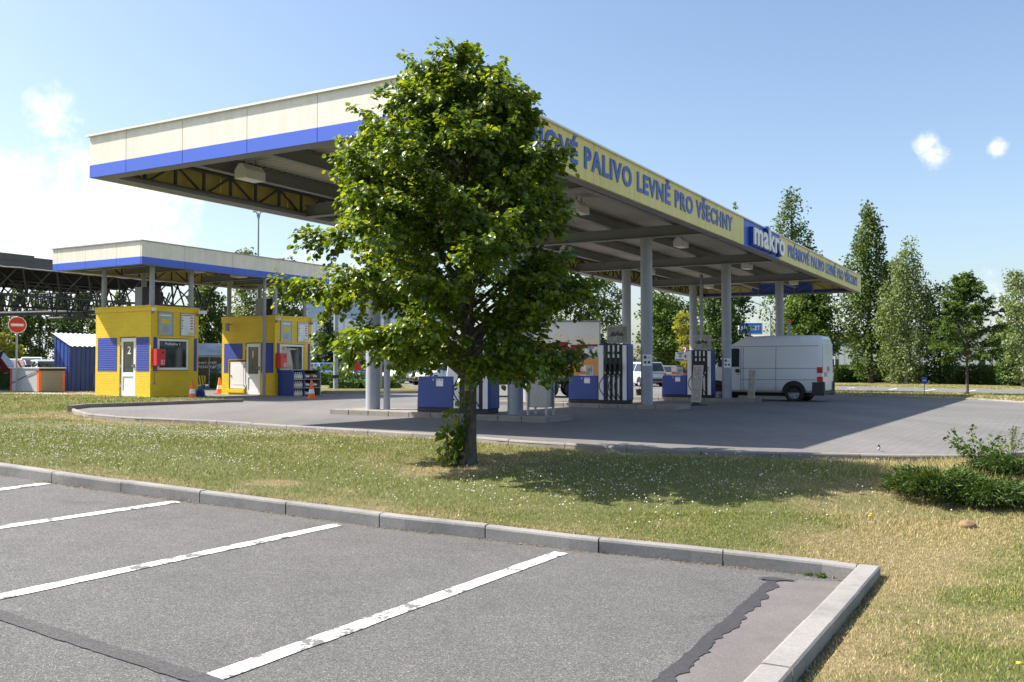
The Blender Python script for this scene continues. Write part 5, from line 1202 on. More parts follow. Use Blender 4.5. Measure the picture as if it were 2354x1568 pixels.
b.add(vs, fs); b.build('cloth', M['red'], fg, fix=False).modifiers.new('cloth', 'SOLIDIFY').thickness = 0.006
o, h = post_thing('street_lamp', 'street lamp with a long bent arm above the van roof', 'street lamp', 1772, 75, 722, 0.09, 0.07)
b = MB(); b.path([(0, 0, h), (-.1, 0, h + .45), (-.5, 0, h + .62), (-1.4, 0, h + .95)], .05, .035, 7); b.build('arm', M['lgrey'], o)
b = MB(); b.box(-1.95, -1.35, -.12, .12, h + .90, h + 1.02); b.build('lamp_head', M['lamp'], o)
o, h = post_thing('floodlight_mast', 'far floodlight mast with a crossbar of lamps beside the poplars', 'lamp mast', 1919.5, 120, 682, 0.10, 0.06)
b = MB(); b.box(-1.3, 1.3, -.05, .05, h - .05, h + .05); b.build('crossbar', M['grey'], o)
for k in range(4): b = MB(); b.box(-1.3 + k * .8, -1.0 + k * .8, -.15, .15, h + .05, h + .28); b.build('floodlight', M['lamp'], o)
g = on_ground(1742, 88); o = thing('pylon_sign', 'blue market pylon sign with white lettering, half hidden by a tree above the van', 'sign', g, -0.06)
s_ = 88 / FPX; z1 = EYE + (845 - 742) * s_ - g.z; z0 = EYE + (845 - 770) * s_ - g.z
b = MB(); b.box(-1.75, .50, 0, .5, z0, z1); bx = b.build('box', M['pvc'], o, 0.03)
M['mktblue'] = paint('market_blue', (0.03, 0.20, 0.62), 0.4)
b = MB(); b.box(-1.68, .40, -.008, -.001, z0 + .08, z1 - .08); b.build('face', M['mktblue'], bx)
vs, fs = text_geo('MARKET', 1.75, .42, 0.02, 0.004); b = MB(); b.geo(vs, fs, lambda v: (-1.5 + v[0], -.013 - v[2], (z0 + z1) / 2 - .16 + v[1])); b.build('lettering', M['pvc'], bx, fix=False)
b = MB(); b.box(-.9, -.6, .1, .4, 0, z0); b.build('pole', M['grey'], o)
g = ground_at(2125, 909.5); o = thing('small_sign', 'small blue sign on a thin post in the grass strip', 'sign', g, -0.2)
b = MB(); b.tube((0, 0, 0), (0, 0, .78), .018, n=6); b.build('post', M['grey'], o)
b = MB(); b.box(-.11, .11, -.025, -.01, .56, .86); b.box(-.07, .07, -.028, -.0255, .69, .73, 1); b.build('plate', [M['letter'], M['pvc']], o)
g = at_depth(1800, 845, 30); o, h = post_thing('beacon_post', 'slim post with an orange beacon standing behind the van', 'post', 1815, 41, 742, 0.06, 0.06)
b = MB(); b.lathe([(0.09, h), (0.10, h + .03), (0.10, h + .09), (0.05, h + .13)], n=12); b.build('beacon', M['orange'], o)
# flower pot with a young stem by the third front column
g = ground_at(1470, 911); o = thing('plant_pot', 'black plant pot with a bare stem left of the second front column', 'plant pot', g)
b = MB(); b.lathe([(.12, 0), (.15, .25), (.165, .26), (.165, .30), (.14, .30)], n=16); b.build('pot', M['black'], o)
b = MB(); b.path([(0, 0, .25), (.02, 0, .5), (.0, .02, .8), (.04, 0, 1.05)], .012, .006, 6); b.build('stem', M['rust'], o)
# corrugated white warehouse far right, pale building behind kiosk 1
M['cladding'] = None
m, nt, b_ = newmat('white_cladding'); tc = N(nt, 'ShaderNodeTexCoord'); wv = N(nt, 'ShaderNodeTexWave'); wv.inputs['Scale'].default_value = 0.35; wv.bands_direction = 'X'; nt.links.new(tc.outputs['Object'], wv.inputs[0])
r = ramp(nt, wv.outputs[0], [(0.0, (0.55, 0.57, 0.60)), (0.25, (0.78, 0.79, 0.80)), (1.0, (0.80, 0.81, 0.82))]); nt.links.new(r.outputs[0], b_.inputs['Base Color']); b_.inputs['Roughness'].default_value = 0.5; bump(nt, b_, wv.outputs[0], 0.5, 0.05); M['cladding'] = m
def building(name, label, px0, px1, t, top_y, depth, rz=0.0):
    g = on_ground(px0, t); w = (px1 - px0) / FPX * t; o = thing(name, label, 'building', g, rz); h = EYE + (845 - top_y) / FPX * t - g.z
    b = MB(); b.box(0, w, 0, depth, -.5, h); b.build('wall', M['cladding'], o)
    b = MB(); b.box(-.15, w + .15, -.15, depth + .15, h, h + .25); b.build('roof', M['lgrey'], o)
    return o, w, h
o, w, h = building('warehouse', 'long white warehouse with small dark windows behind the hedge on the right', 1880, 2420, 128, 772, 20, -0.12)
b = MB(); b.box(0, w * .16, -.06, -.003, h - 1.5, h - .75, 0); b.box(0, w * .16, -.06, -.003, h - .75, h - .1, 1); b.build('fascia_band', [M['deepblue'], M['fyellow']], o)
for x in (1.9, 4.6, 8.0, 12.0, 16.5, 21.0, 25.0):
    b = MB(); b.box(x, x + .95, -.05, -.003, 1.6, 2.9); f = b.build('window', M['pvc'], o); b = MB(); b.box(x + .06, x + .89, -.06, -.0505, 1.66, 2.84); b.build('pane', M['glass'], f)
o, w, h = building('store_building', 'pale two-tone store building behind kiosk 1, half hidden by the street tree', 706, 1010, 92, 692, 15, 0.05)
M['paleblue'] = paint('pale_blue_band', (0.42, 0.52, 0.66), 0.5)
b = MB(); b.box(-.01, w, -.06, -.003, h - 1.75, h - .12); b.build('blue_band', M['paleblue'], o)
b = MB(); b.box(.6, 1.9, 3, 5, h + .25, h + .62); b.build('roof_plant', M['mktblue'], o)

# ------------------------------------------------------------------ the little bird on the forecourt kerb
g = ground_at(2024, 1030, SP, -0.05); bd = thing('bird', 'small black and white bird standing on the forecourt paving at the shadow edge', 'bird', (g.x, g.y + .05, zs(g.x, g.y) + 0.0), 1.2); bd.scale = (.62, .62, .62)
b = MB(); rings = []
for x, z, ry, rz_ in ((-.055, .075, .008, .007), (-.035, .072, .020, .018), (0, .072, .030, .030), (.03, .085, .026, .028), (.045, .105, .018, .020), (.058, .125, .019, .018), (.072, .128, .014, .013), (.082, .126, .005, .005)):
    rings.append([(x, ry * math.cos(2 * PI * q / 12), z + rz_ * math.sin(2 * PI * q / 12)) for q in range(12)])
loft(b, rings, 0); b.build('body', M['pvc'], bd)
b = MB(); rings = []
for x, z, ry, rz_ in ((-.036, .076, .021, .017), (0, .078, .031, .027), (.028, .092, .026, .024), (.05, .124, .0195, .0195), (.066, .132, .015, .012)):
    rings.append([(x, ry * math.cos(PI * q / 8), z + .002 + rz_ * math.sin(PI * q / 8)) for q in range(9)])
loft(b, rings, 0, False); b.build('back', M['black'], bd, fix=False)
b = MB(); b.prism([(-.05, -.008), (-.05, .008), (-.15, .012), (-.15, -.012)], 'z', .066, .074); b.build('tail', M['black'], bd)
b = MB(); b.tube((.08, 0, .126), (.10, 0, .122), .004, .001, 6); b.build('beak', M['black'], bd)
for s in (1, -1): b = MB(); b.tube((0, s * .012, .046), (-.004, s * .014, .0), .003, n=5); b.tube((-.004, s * .014, .002), (.014, s * .016, .001), .003, n=5); b.build('leg', M['black'], bd)
# ------------------------------------------------------------------ foliage
def mat_leaf(name, lo, mid, hi, trans=0.35, tcol=None, rough=0.55, spec=0.25):
    m, nt, b = newmat(name); g = N(nt, 'ShaderNodeNewGeometry'); ri = g.outputs['Random Per Island']
    n = noise(nt, 1.4, 3, 0.6, vec=g.outputs['Position'])
    a = N(nt, 'ShaderNodeMath', operation='MULTIPLY_ADD'); nt.links.new(ri, a.inputs[0]); a.inputs[1].default_value = 0.6; a.inputs[2].default_value = -0.05
    a2 = N(nt, 'ShaderNodeMath', operation='MULTIPLY_ADD'); nt.links.new(n.outputs[0], a2.inputs[0]); a2.inputs[1].default_value = 0.5; nt.links.new(a.outputs[0], a2.inputs[2])
    c = ramp(nt, a2.outputs[0], [(0.15, lo), (0.5, mid), (0.85, hi)])
    nt.links.new(c.outputs[0], b.inputs['Base Color']); b.inputs['Roughness'].default_value = rough; b.inputs['Specular IOR Level'].default_value = spec
    tr = N(nt, 'ShaderNodeBsdfTranslucent'); tc_ = mixc(nt, 1.0, c.outputs[0], tcol or (1.5, 1.35, 0.5), 'MULTIPLY'); nt.links.new(tc_, tr.inputs[0])
    mx = N(nt, 'ShaderNodeMixShader'); mx.inputs[0].default_value = trans; out = nt.nodes['Material Output']
    nt.links.new(b.outputs[0], mx.inputs[1]); nt.links.new(tr.outputs[0], mx.inputs[2]); nt.links.new(mx.outputs[0], out.inputs[0])
    return m
def mat_bark(name, c0, c1, sc=9):
    m, nt, b = newmat(name); tc = N(nt, 'ShaderNodeTexCoord'); mp = N(nt, 'ShaderNodeMapping'); mp.inputs['Scale'].default_value = (1, 1, 0.25); nt.links.new(tc.outputs['Object'], mp.inputs[0])
    n = noise(nt, sc * 3, 8, 0.75, vec=mp.outputs[0]); n2 = noise(nt, 2.5, 3)
    c = mixc(nt, 0.6, ramp(nt, n.outputs[0], [(0.35, c0), (0.62, c1)]).outputs[0], ramp(nt, n2.outputs[0], [(0.3, 0.6), (0.7, 1.25)]).outputs[0], 'MULTIPLY')
    nt.links.new(c, b.inputs['Base Color']); b.inputs['Roughness'].default_value = 0.9; bump(nt, b, n.outputs[0], 1.0, 0.03); return m
M['bark'] = mat_bark('grey_bark', (0.035, 0.030, 0.024), (0.17, 0.15, 0.12))
M['birchbark'] = mat_bark('birch_bark', (0.10, 0.09, 0.08), (0.62, 0.60, 0.56), 3)
M['lf_main'] = mat_leaf('lime_leaf', (0.034, 0.074, 0.010), (0.095, 0.165, 0.018), (0.24, 0.30, 0.040), 0.48, (2.0, 1.7, 0.45), 0.34, 0.6)
M['lf_lime'] = mat_leaf('lime_leaf_far', (0.038, 0.085, 0.014), (0.075, 0.135, 0.022), (0.14, 0.20, 0.035), 0.35)
M['lf_pop'] = mat_leaf('poplar_leaf', (0.040, 0.080, 0.020), (0.085, 0.138, 0.034), (0.16, 0.21, 0.068), 0.3)
M['lf_birch'] = mat_leaf('birch_leaf', (0.066, 0.105, 0.033), (0.13, 0.18, 0.062), (0.23, 0.27, 0.12), 0.32)
M['lf_dark'] = mat_leaf('dark_leaf', (0.020, 0.050, 0.012), (0.042, 0.088, 0.020), (0.085, 0.14, 0.030), 0.25)
M['lf_yel'] = mat_leaf('yellow_leaf', (0.14, 0.17, 0.02), (0.26, 0.27, 0.035), (0.36, 0.34, 0.06), 0.35)
M['lf_blue'] = mat_leaf('pine_needles', (0.02, 0.045, 0.022), (0.045, 0.075, 0.04), (0.08, 0.11, 0.06), 0.15)
M['lf_jun'] = mat_leaf('juniper_spray', (0.022, 0.052, 0.014), (0.050, 0.095, 0.020), (0.12, 0.18, 0.035), 0.2)
M['lf_hedge'] = mat_leaf('hedge_leaf', (0.028, 0.060, 0.012), (0.062, 0.115, 0.022), (0.13, 0.19, 0.04), 0.28)

def unit(v): return v / (np.linalg.norm(v, axis=1, keepdims=True) + 1e-9)
def leaves(name, C, T, Nn, Sz, mat, parent, wide=0.40, fine=True, rng=RNG):
    """Leaf blades: base C, tip direction T, normal Nn, length Sz; folded along the midrib."""
    T = unit(T); side = unit(np.cross(Nn, T)); Nn = np.cross(T, side); s = Sz[:, None]; k = len(C)
    if fine:
        V = np.stack([C, C + s * (.28 * T + wide * side + .10 * Nn), C + s * (.68 * T + wide * .82 * side + .06 * Nn), C + s * (1.0 * T - .10 * Nn), C + s * (.68 * T - wide * .82 * side + .06 * Nn), C + s * (.28 * T - wide * side + .10 * Nn)], 1).reshape(-1, 3)
        i = np.arange(k)[:, None] * 6; F = np.concatenate([i + np.array([[0, 1, 2, 3]]), i + np.array([[0, 3, 4, 5]])], 0)
    else:
        V = np.stack([C, C + s * (.45 * T + wide * side + .08 * Nn), C + s * T, C + s * (.45 * T - wide * side + .08 * Nn)], 1).reshape(-1, 3)
        i = np.arange(k)[:, None] * 4; F = i + np.array([[0, 1, 2, 3]])
    return mesh_np(name, V, F, mat, parent)
def scatter(centers, radii, n, rng, droop=0.5, out=0.5, axis=None):
    """n leaves round every cluster centre; tips point outwards and droop."""
    k = len(centers); C = np.repeat(centers, n, 0); R = np.repeat(radii, n, 0)
    d = rng.normal(size=(k * n, 3)); d = unit(d) * (rng.random((k * n, 1)) ** 0.45); P_ = C + d * R
    ax = C.copy(); ax[:, 2] = 0; ax = unit(ax)
    T = unit(d * out + ax * out + rng.normal(size=d.shape) * 0.55 + np.array([0, 0, -droop]))
    Nn = unit(rng.normal(size=d.shape) * 0.7 + np.array([0, 0, 0.9]) + ax * 0.3)
    return P_, T, Nn
def tree(name, label, loc, H, r0, zc, env, ncl, nleaf, size, leafmat, barkmat='bark', group=None, seed=1, cl=(0.32, 0.24), droop=0.5, fine=False, limbs=26, wide=0.42, shell=0.45, rz=0.0, top=0.92, cat='tree', lean=(0, 0)):
    """env(f, az) -> crown radius at height fraction f of the crown; zc = crown base height."""
    rng = np.random.default_rng(seed); rd = random.Random(seed)
    t = thing(name, label, cat, loc, rz, group)
    def axis(z):
        f = z / H; return Vector((lean[0] * f + 0.05 * H * 0.15 * math.sin(3 * f + seed), lean[1] * f + 0.05 * H * 0.15 * math.sin(2.3 * f + 2 * seed) , z))
    b = MB(); ht = H * top
    b.path([axis(0) + Vector((0, 0, -0.15)), axis(0.02), axis(H * .08), axis(H * .2), axis(H * .4), axis(H * .6), axis(H * .8), axis(ht)], r0 * 1.25, r0 * 0.12, 12)
    cc = []; rr = []
    for i in range(ncl):
        for _ in range(40):
            f = rd.random(); az = rd.uniform(0, 2 * PI); e = env(f, az); 
            if rd.random() < e / env_max(env): break
        q = shell + (1 - shell) * rd.random() ** 0.6
        if rd.random() < 0.2: q *= rd.random()
        z = zc + (H - zc) * f; a = axis(min(z, ht)); rad = e * q
        c = Vector((a.x + rad * math.cos(az), a.y + rad * math.sin(az), z)); cc.append(c); s_ = 0.75 + 0.5 * rd.random(); rr.append((cl[0] * s_, cl[0] * s_, cl[1] * s_))
    for i in range(0, min(limbs, ncl)):
        c = cc[i]; rad = math.hypot(c.x - axis(min(c.z, ht)).x, c.y - axis(min(c.z, ht)).y); zs_ = max(zc * 0.85, min(ht * .97, c.z - rad * 0.75)); s0 = axis(zs_)
        mid = s0.lerp(c, 0.5) + Vector((0, 0, -0.06 * rad)); rb = r0 * 0.34 * (1 - zs_ / H * 0.75)
        b.path([s0, s0.lerp(mid, .5), mid, mid.lerp(c, .5) + Vector((0, 0, .02)), c], max(.007, rb * .8), 0.005, 6)
    b.build('trunk', M[barkmat], t)
    C, T, Nn = scatter(np.array(cc), np.array(rr), nleaf, rng, droop)
    Sz = size * (0.65 + 0.7 * rng.random(len(C)))
    leaves('crown', C, T, Nn, Sz, M[leafmat], t, wide, fine, rng)
    return t
_em = {}
def env_max(env):
    if env not in _em: _em[env] = max(env(f / 20, a) for f in range(21) for a in (0, 1.57, 3.14, 4.71))
    return _em[env]
def table(tab):
    """tab: (fraction, left radius, right radius) from the ground of the crown up; azimuth 0 is +x (right)."""
    def env(f, az):
        for (f0, l0, r0), (f1, l1, r1) in zip(tab, tab[1:]):
            if f <= f1:
                u = (f - f0) / max(1e-6, f1 - f0); l = l0 + (l1 - l0) * u; r = r0 + (r1 - r0) * u; break
        else: l, r = tab[-1][1:]
        c = math.cos(az); m = (l + r) / 2
        return (r * c * c + m * (1 - c * c)) if c > 0 else (l * c * c + m * (1 - c * c))
    return env

# the street tree in front of the canopy
tb = ground_at(1071, 1086, (1.31, 0.024, 0.0), 0.0)
tb.z = float(lawn_z(np.array([[tb.x, tb.y]]))[0]); tt = tb.y
sc_ = tt / FPX; ztop = EYE + (845 - 92) * sc_ - tb.z; zbot = EYE + (845 - 885) * sc_ - tb.z
rows = [(885, 985, 1170), (850, 880, 1215), (800, 790, 1320), (740, 735, 1330), (690, 708, 1340), (640, 705, 1370), (580, 672, 1380), (530, 690, 1378), (480, 720, 1370), (430, 735, 1368), (380, 775, 1345), (330, 790, 1325), (280, 815, 1290), (240, 880, 1255), (200, 905, 1230), (160, 925, 1205), (125, 935, 1165), (95, 985, 1110)]
tab = [((885 - y) / (885 - 92), max(.1, (1075 - xl) * sc_ * 1.08), max(.1, (xr - 1075) * sc_ * 0.96)) for y, xl, xr in rows]
env_t = table(tab)
def main_env(f, az): return env_t(f, az) * (0.94 + 0.10 * math.sin(3 * az + 11 * f + 1.0))
def spray_tree(name, label, loc, H, r0, zc, env, seed, nl=92, ntw=20, nlf=38, size=0.066, leafmat='lf_main'):
    """Crown grown as limbs, side twigs and leaves hanging along every twig."""
    rg = np.random.default_rng(seed); rd = random.Random(seed); t = thing(name, label, 'tree', loc)
    def axis(z): f = z / H; return Vector((0.05 * math.sin(4 * f + 1), 0.05 * math.sin(3 * f), z))
    b = MB(); ht = H * .93
    b.path([axis(-.15), axis(.02), axis(.25), axis(H * .2), axis(H * .35), axis(H * .5), axis(H * .65), axis(H * .8), axis(ht)], r0 * 1.2, .012, 14)
    for k in range(7):
        a = k * .9; b.tube((r0 * .8 * math.cos(a), r0 * .8 * math.sin(a), .16), (r0 * 1.75 * math.cos(a), r0 * 1.75 * math.sin(a), -.06), r0 * .34, r0 * .2, 7)
    Lb, Lt, Ln = [], [], []
    def twig(p, d, L, n):
        d = d.normalized(); pts = [p + d * (L * u) + Vector((0, 0, -.16 * L * u * u)) for u in (0, .35, .7, 1)]; b.path(pts, .0045, .002, 4)
        P4 = np.array(pts); u = rg.random(n) ** .75; x = u * 3; i = np.minimum(2, x.astype(int)); w_ = (x - i)[:, None]; base = P4[i] * (1 - w_) + P4[i + 1] * w_
        dd = np.array(d); sd = np.cross(dd, [0, 0, 1.]); sd /= np.linalg.norm(sd) + 1e-6
        s_ = np.where(rg.random(n) < .5, 1., -1.)[:, None]
        T = dd * (.55 + .4 * rg.random((n, 1))) + sd * s_ * (.35 + .6 * rg.random((n, 1))) + np.array([0, 0, -.55]) + rg.normal(size=(n, 3)) * .32
        Lb.append(base + rg.normal(size=(n, 3)) * .030 + T * .012); Lt.append(T); Ln.append(rg.normal(size=(n, 3)) * .5 + np.array([0, 0, .85]) + .35 * dd)
    for i in range(nl):
        q = (i + .5) / nl; az = i * 2.399963 + rd.uniform(-.3, .3); z0 = zc * 1.02 + (ht - zc * .93) * q ** 1.25 * .95
        rise = (H - z0) * .33 * rd.uniform(.6, 1.25) * (.35 + .65 * min(1, q * 2.2)); z1 = min(H * .99, z0 + rise - (.22 if q < .14 else .1 if q < .26 else 0)); f1 = (z1 - zc) / (H - zc)
        R = max(.12, env(max(0.02, min(1, f1 + .05)), az) * rd.uniform(.68, 1.10) - .07); s0 = axis(z0); ca, sa = math.cos(az), math.sin(az); out = Vector((ca, sa, 0))
        e = Vector((s0.x + R * ca, s0.y + R * sa, z1)); m1 = s0.lerp(e, .35) + Vector((0, 0, .10 * R)); m2 = s0.lerp(e, .7) + Vector((0, 0, .10 * R))
        b.path([s0, m1, m2, e], max(.010, r0 * .42 * (1 - .75 * q)), .005, 7); P3 = [s0, m1, m2, e]
        n2 = int(ntw * (.55 + .75 * R / 1.5))
        for k in range(n2):
            u = .22 + .78 * ((k + rd.random()) / n2) ** .8; x = u * 3; j = min(2, int(x)); p = P3[j].lerp(P3[j + 1], x - j); ld = (P3[j + 1] - P3[j]).normalized()
            side = Vector((-sa, ca, 0)) * rd.choice((-1, 1)) * rd.uniform(.3, 1.1) + Vector((0, 0, rd.uniform(-.75, .7))); d = ld * rd.uniform(.5, 1) + side
            twig(p, d, (.26 + .26 * rd.random()) * (1.15 - .35 * u), int(nlf * rd.uniform(.6, 1.3)))
        twig(e, (e - m2) + Vector((0, 0, .1)), .30, int(nlf * .9))
    for k in range(46): z = rd.uniform(H * .74, ht * 1.03); a = rd.uniform(0, 6.28); twig(axis(z), Vector((math.cos(a), math.sin(a), rd.uniform(.6, 1.6))), .34, nlf)
    b.build('trunk', M['bark'], t); C = np.concatenate(Lb); T = np.concatenate(Lt); Nn = np.concatenate(Ln)
    leaves('crown', C, T, Nn, size * (.6 + .65 * rg.random(len(C))), M[leafmat], t, .42, True, rg); return t
spray_tree('street_tree', 'leafy young lime tree with a bare trunk on the lawn in front of the canopy', tb, ztop, 0.094, zbot, main_env, 5)
# leafy suckers at the foot of the trunk
bs = thing('tree_sucker', 'leafy shoot growing up against the left side of the tree trunk', 'shoot', tb + Vector((-.17, -.04, -.02)))
b = MB(); cc = []
for i in range(7):
    a = rnd.uniform(0, 6.28); h = rnd.uniform(.45, .95); p = [(0.04 * math.cos(a), .04 * math.sin(a), -.05), (.08 * math.cos(a), .08 * math.sin(a), h * .5), (.10 * math.cos(a) + .02, .1 * math.sin(a), h)]
    b.path(p, .010, .004, 5); cc += [Vector(p[1]).lerp(Vector(p[2]), u) for u in (-.7, -.3, .1, .5, .9)]
b.build('stem', M['bark'], bs)
C, T, Nn = scatter(np.array(cc), np.full((len(cc), 3), .085), 9, RNG, 0.5); leaves('foliage', C, T, Nn, .075 * (.6 + .7 * RNG.random(len(C))), M['lf_main'], bs)

# tree kinds behind
def env_pop(f, az): return POPW * (0.28 + 0.9 * math.sin(PI * min(1, f * 0.92 + 0.06)) ** 0.7) * (0.80 + 0.32 * math.sin(3 * az + 9 * f + POPW) * math.sin(13 * f + az)) * (1 - 0.62 * f ** 2.2)
def env_round(f, az): return POPW * (max(0.0, math.sin(PI * (0.06 + 0.90 * f))) ** 0.55) * (0.82 + 0.30 * math.sin(3 * az + 7 * f + POPW) * math.sin(11 * f + 2 * az))
def env_cone(f, az): return POPW * (1.04 - f) ** 0.8 * (0.8 + 0.2 * math.sin(5 * az + 12 * f)) * min(1, 0.55 + 3 * f)
def far_tree(kind, label, px, t, top_y, halfpx, low_y, seed, name, mat, bark='bark', group=None, ncl=200, nl=26, size=0.16, cl=None, r0=None, droop=0.4, base_py=None):
    global POPW
    g = on_ground(px, t) if base_py is None else ground_at(px, base_py); t = g.y
    s = t / FPX; H = EYE + (845 - top_y) * s - g.z; zc = max(.15, EYE + (845 - low_y) * s - g.z); POPW = halfpx * s
    env0 = {'pop': env_pop, 'round': env_round, 'cone': env_cone}[kind]; w = POPW
    def env(f, az):
        global POPW
        POPW = w; return env0(f, az)
    cl = cl or (w * 0.26, w * (0.42 if kind == 'pop' else 0.2))
    return tree(name, label, g, H, r0 or max(.06, H * 0.017), zc, env, ncl, nl, size, mat, bark, group, seed, cl, droop, False, 22)
far_tree('pop', 'tall poplar rising behind the far end of the canopy', 1826, 100, 434, 62, 880, 21, 'poplar_tree', 'lf_pop', ncl=330, nl=30, size=.27)
far_tree('pop', 'short poplar just right of the tall one behind the canopy end', 1868, 104, 530, 22, 880, 28, 'poplar_tree', 'lf_pop', ncl=130, nl=26, size=.27)
far_tree('pop', 'tall broad poplar just right of the canopy corner', 2003, 96, 474, 58, 862, 22, 'poplar_tree', 'lf_pop', ncl=420, nl=30, size=.26, base_py=882)
far_tree('pop', 'slim feathery birch with a white trunk in front of the broad poplar', 2086, 92, 556, 62, 874, 23, 'birch_tree', 'lf_birch', 'birchbark', ncl=360, nl=34, size=.20, droop=1.1, base_py=884, r0=.17)
far_tree('round', 'drooping pale birch left of the slim birch', 2052, 93, 596, 46, 880, 43, 'birch_tree', 'lf_birch', 'birchbark', ncl=200, nl=30, size=.20, droop=1.1)
lg = ground_at(2222, 908); ls = lg.y / FPX; lt = EYE + (845 - 618) * ls - lg.z; lb = EYE + (845 - 838) * ls - lg.z
lenv = table([((838 - y) / (838 - 618), (2222 - xl) * ls * .95, (xr - 2222) * ls * .95) for y, xl, xr in ((838, 2150, 2280), (805, 2136, 2302), (770, 2138, 2304), (735, 2146, 2302), (700, 2160, 2292), (668, 2176, 2290), (645, 2196, 2266), (622, 2212, 2236))])
spray_tree('lime_tree', 'young lime tree with open layered branches on the grass strip at right', lg, lt, .075, lb, lenv, 12, 58, 15, 26, .088, 'lf_lime')
far_tree('round', 'dark tree standing behind the young lime at right', 2160, 84, 660, 66, 880, 25, 'broadleaf_tree', 'lf_dark', ncl=200, nl=30, size=.24)
far_tree('round', 'pale birch at the right edge of the picture', 2352, 70, 622, 70, 878, 26, 'birch_tree', 'lf_birch', 'birchbark', ncl=240, nl=34, size=.18, droop=1.1)
far_tree('round', 'dark bushy tree low at the right edge', 2325, 78, 745, 48, 882, 46, 'broadleaf_tree', 'lf_dark', ncl=150, nl=30, size=.22)
far_tree('cone', 'lime tree right behind the white van', 1866, 50, 610, 86, 818, 27, 'lime_tree', 'lf_lime', ncl=320, nl=34, size=.15, r0=.10, cl=(.42, .26))
far_tree('pop', 'poplar whose tip shows over the yellow fascia', 1690, 120, 466, 24, 860, 29, 'poplar_tree', 'lf_pop', ncl=110, nl=24, size=.32)
far_tree('round', 'airy tree between the street tree and the rear column', 1372, 84, 590, 60, 860, 30, 'broadleaf_tree', 'lf_pop', ncl=200, nl=28, size=.24)
far_tree('round', 'dense green tree between the second and third columns', 1512, 70, 668, 62, 868, 31, 'broadleaf_tree', 'lf_lime', ncl=260, nl=34, size=.20)
far_tree('round', 'dark evergreen mass between the front columns', 1560, 78, 690, 60, 880, 32, 'broadleaf_tree', 'lf_dark', ncl=220, nl=30, size=.22)
far_tree('round', 'yellow-leaved shrub beside the rear column with the number plate', 1580, 66, 715, 34, 850, 33, 'yellow_shrub', 'lf_yel', ncl=90, nl=26, size=.17)
far_tree('round', 'tall green tree left of the market sign', 1668, 72, 560, 58, 868, 34, 'broadleaf_tree', 'lf_dark', ncl=280, nl=32, size=.20)
far_tree('round', 'mid green tree between pump 4 and the column before the van', 1630, 74, 640, 50, 870, 35, 'broadleaf_tree', 'lf_lime', ncl=200, nl=30, size=.20)
far_tree('round', 'green tree seen through the gap left of the lorry', 1300, 84, 640, 62, 868, 36, 'broadleaf_tree', 'lf_dark', ncl=170, nl=28, size=.24)
far_tree('round', 'green tree hidden behind the street tree crown', 1180, 88, 690, 60, 868, 37, 'broadleaf_tree', 'lf_lime', ncl=130, nl=26, size=.24)
LR = [(-70, 78, 610), (-10, 80, 640), (42, 76, 640), (92, 80, 622), (140, 76, 650), (188, 80, 640), (232, 78, 655), (278, 82, 660)]
LW = ['at the far left edge', 'left of the no-entry sign', 'behind the no-entry sign', 'right of the no-entry sign', 'above the parked silver car', 'above the blue shed', 'just left of kiosk 2', 'above the roof of kiosk 2']
for i, ((px, t, ty), w) in enumerate(zip(LR, LW)):
    far_tree('pop', 'slender poplar of the row under the dark hall roof, ' + w, px, t, ty, 27, 850, 50 + i, 'poplar_tree', 'lf_birch' if i % 2 else 'lf_pop', group='row of poplars behind the hall', ncl=150, nl=26, size=.22, r0=.12)
far_tree('round', 'low dark tree among the poplars left of the blue shed', 155, 70, 715, 32, 850, 60, 'broadleaf_tree', 'lf_dark', ncl=90, nl=26, size=.2)
far_tree('round', 'yellowish bush at the left edge under the hall roof', 12, 66, 770, 34, 850, 61, 'broadleaf_tree', 'lf_yel', ncl=70, nl=26, size=.18)
far_tree('round', 'dense green tree between the two kiosks', 470, 60, 650, 52, 855, 62, 'broadleaf_tree', 'lf_lime', ncl=240, nl=34, size=.18)
far_tree('round', 'light tree behind the roof of kiosk 1', 560, 74, 570, 50, 850, 63, 'broadleaf_tree', 'lf_birch', ncl=220, nl=26, size=.20)
far_tree('round', 'airy green tree right of the lamp mast behind kiosk 1', 652, 70, 600, 50, 850, 64, 'broadleaf_tree', 'lf_pop', ncl=220, nl=28, size=.2)
far_tree('cone', 'dark pine in front of the pale store building', 752, 80, 728, 40, 850, 65, 'pine_tree', 'lf_blue', ncl=120, nl=36, size=.2)
far_tree('round', 'dark tree far left of the hall', -60, 66, 700, 40, 870, 66, 'broadleaf_tree', 'lf_dark', ncl=90, nl=26, size=.2)

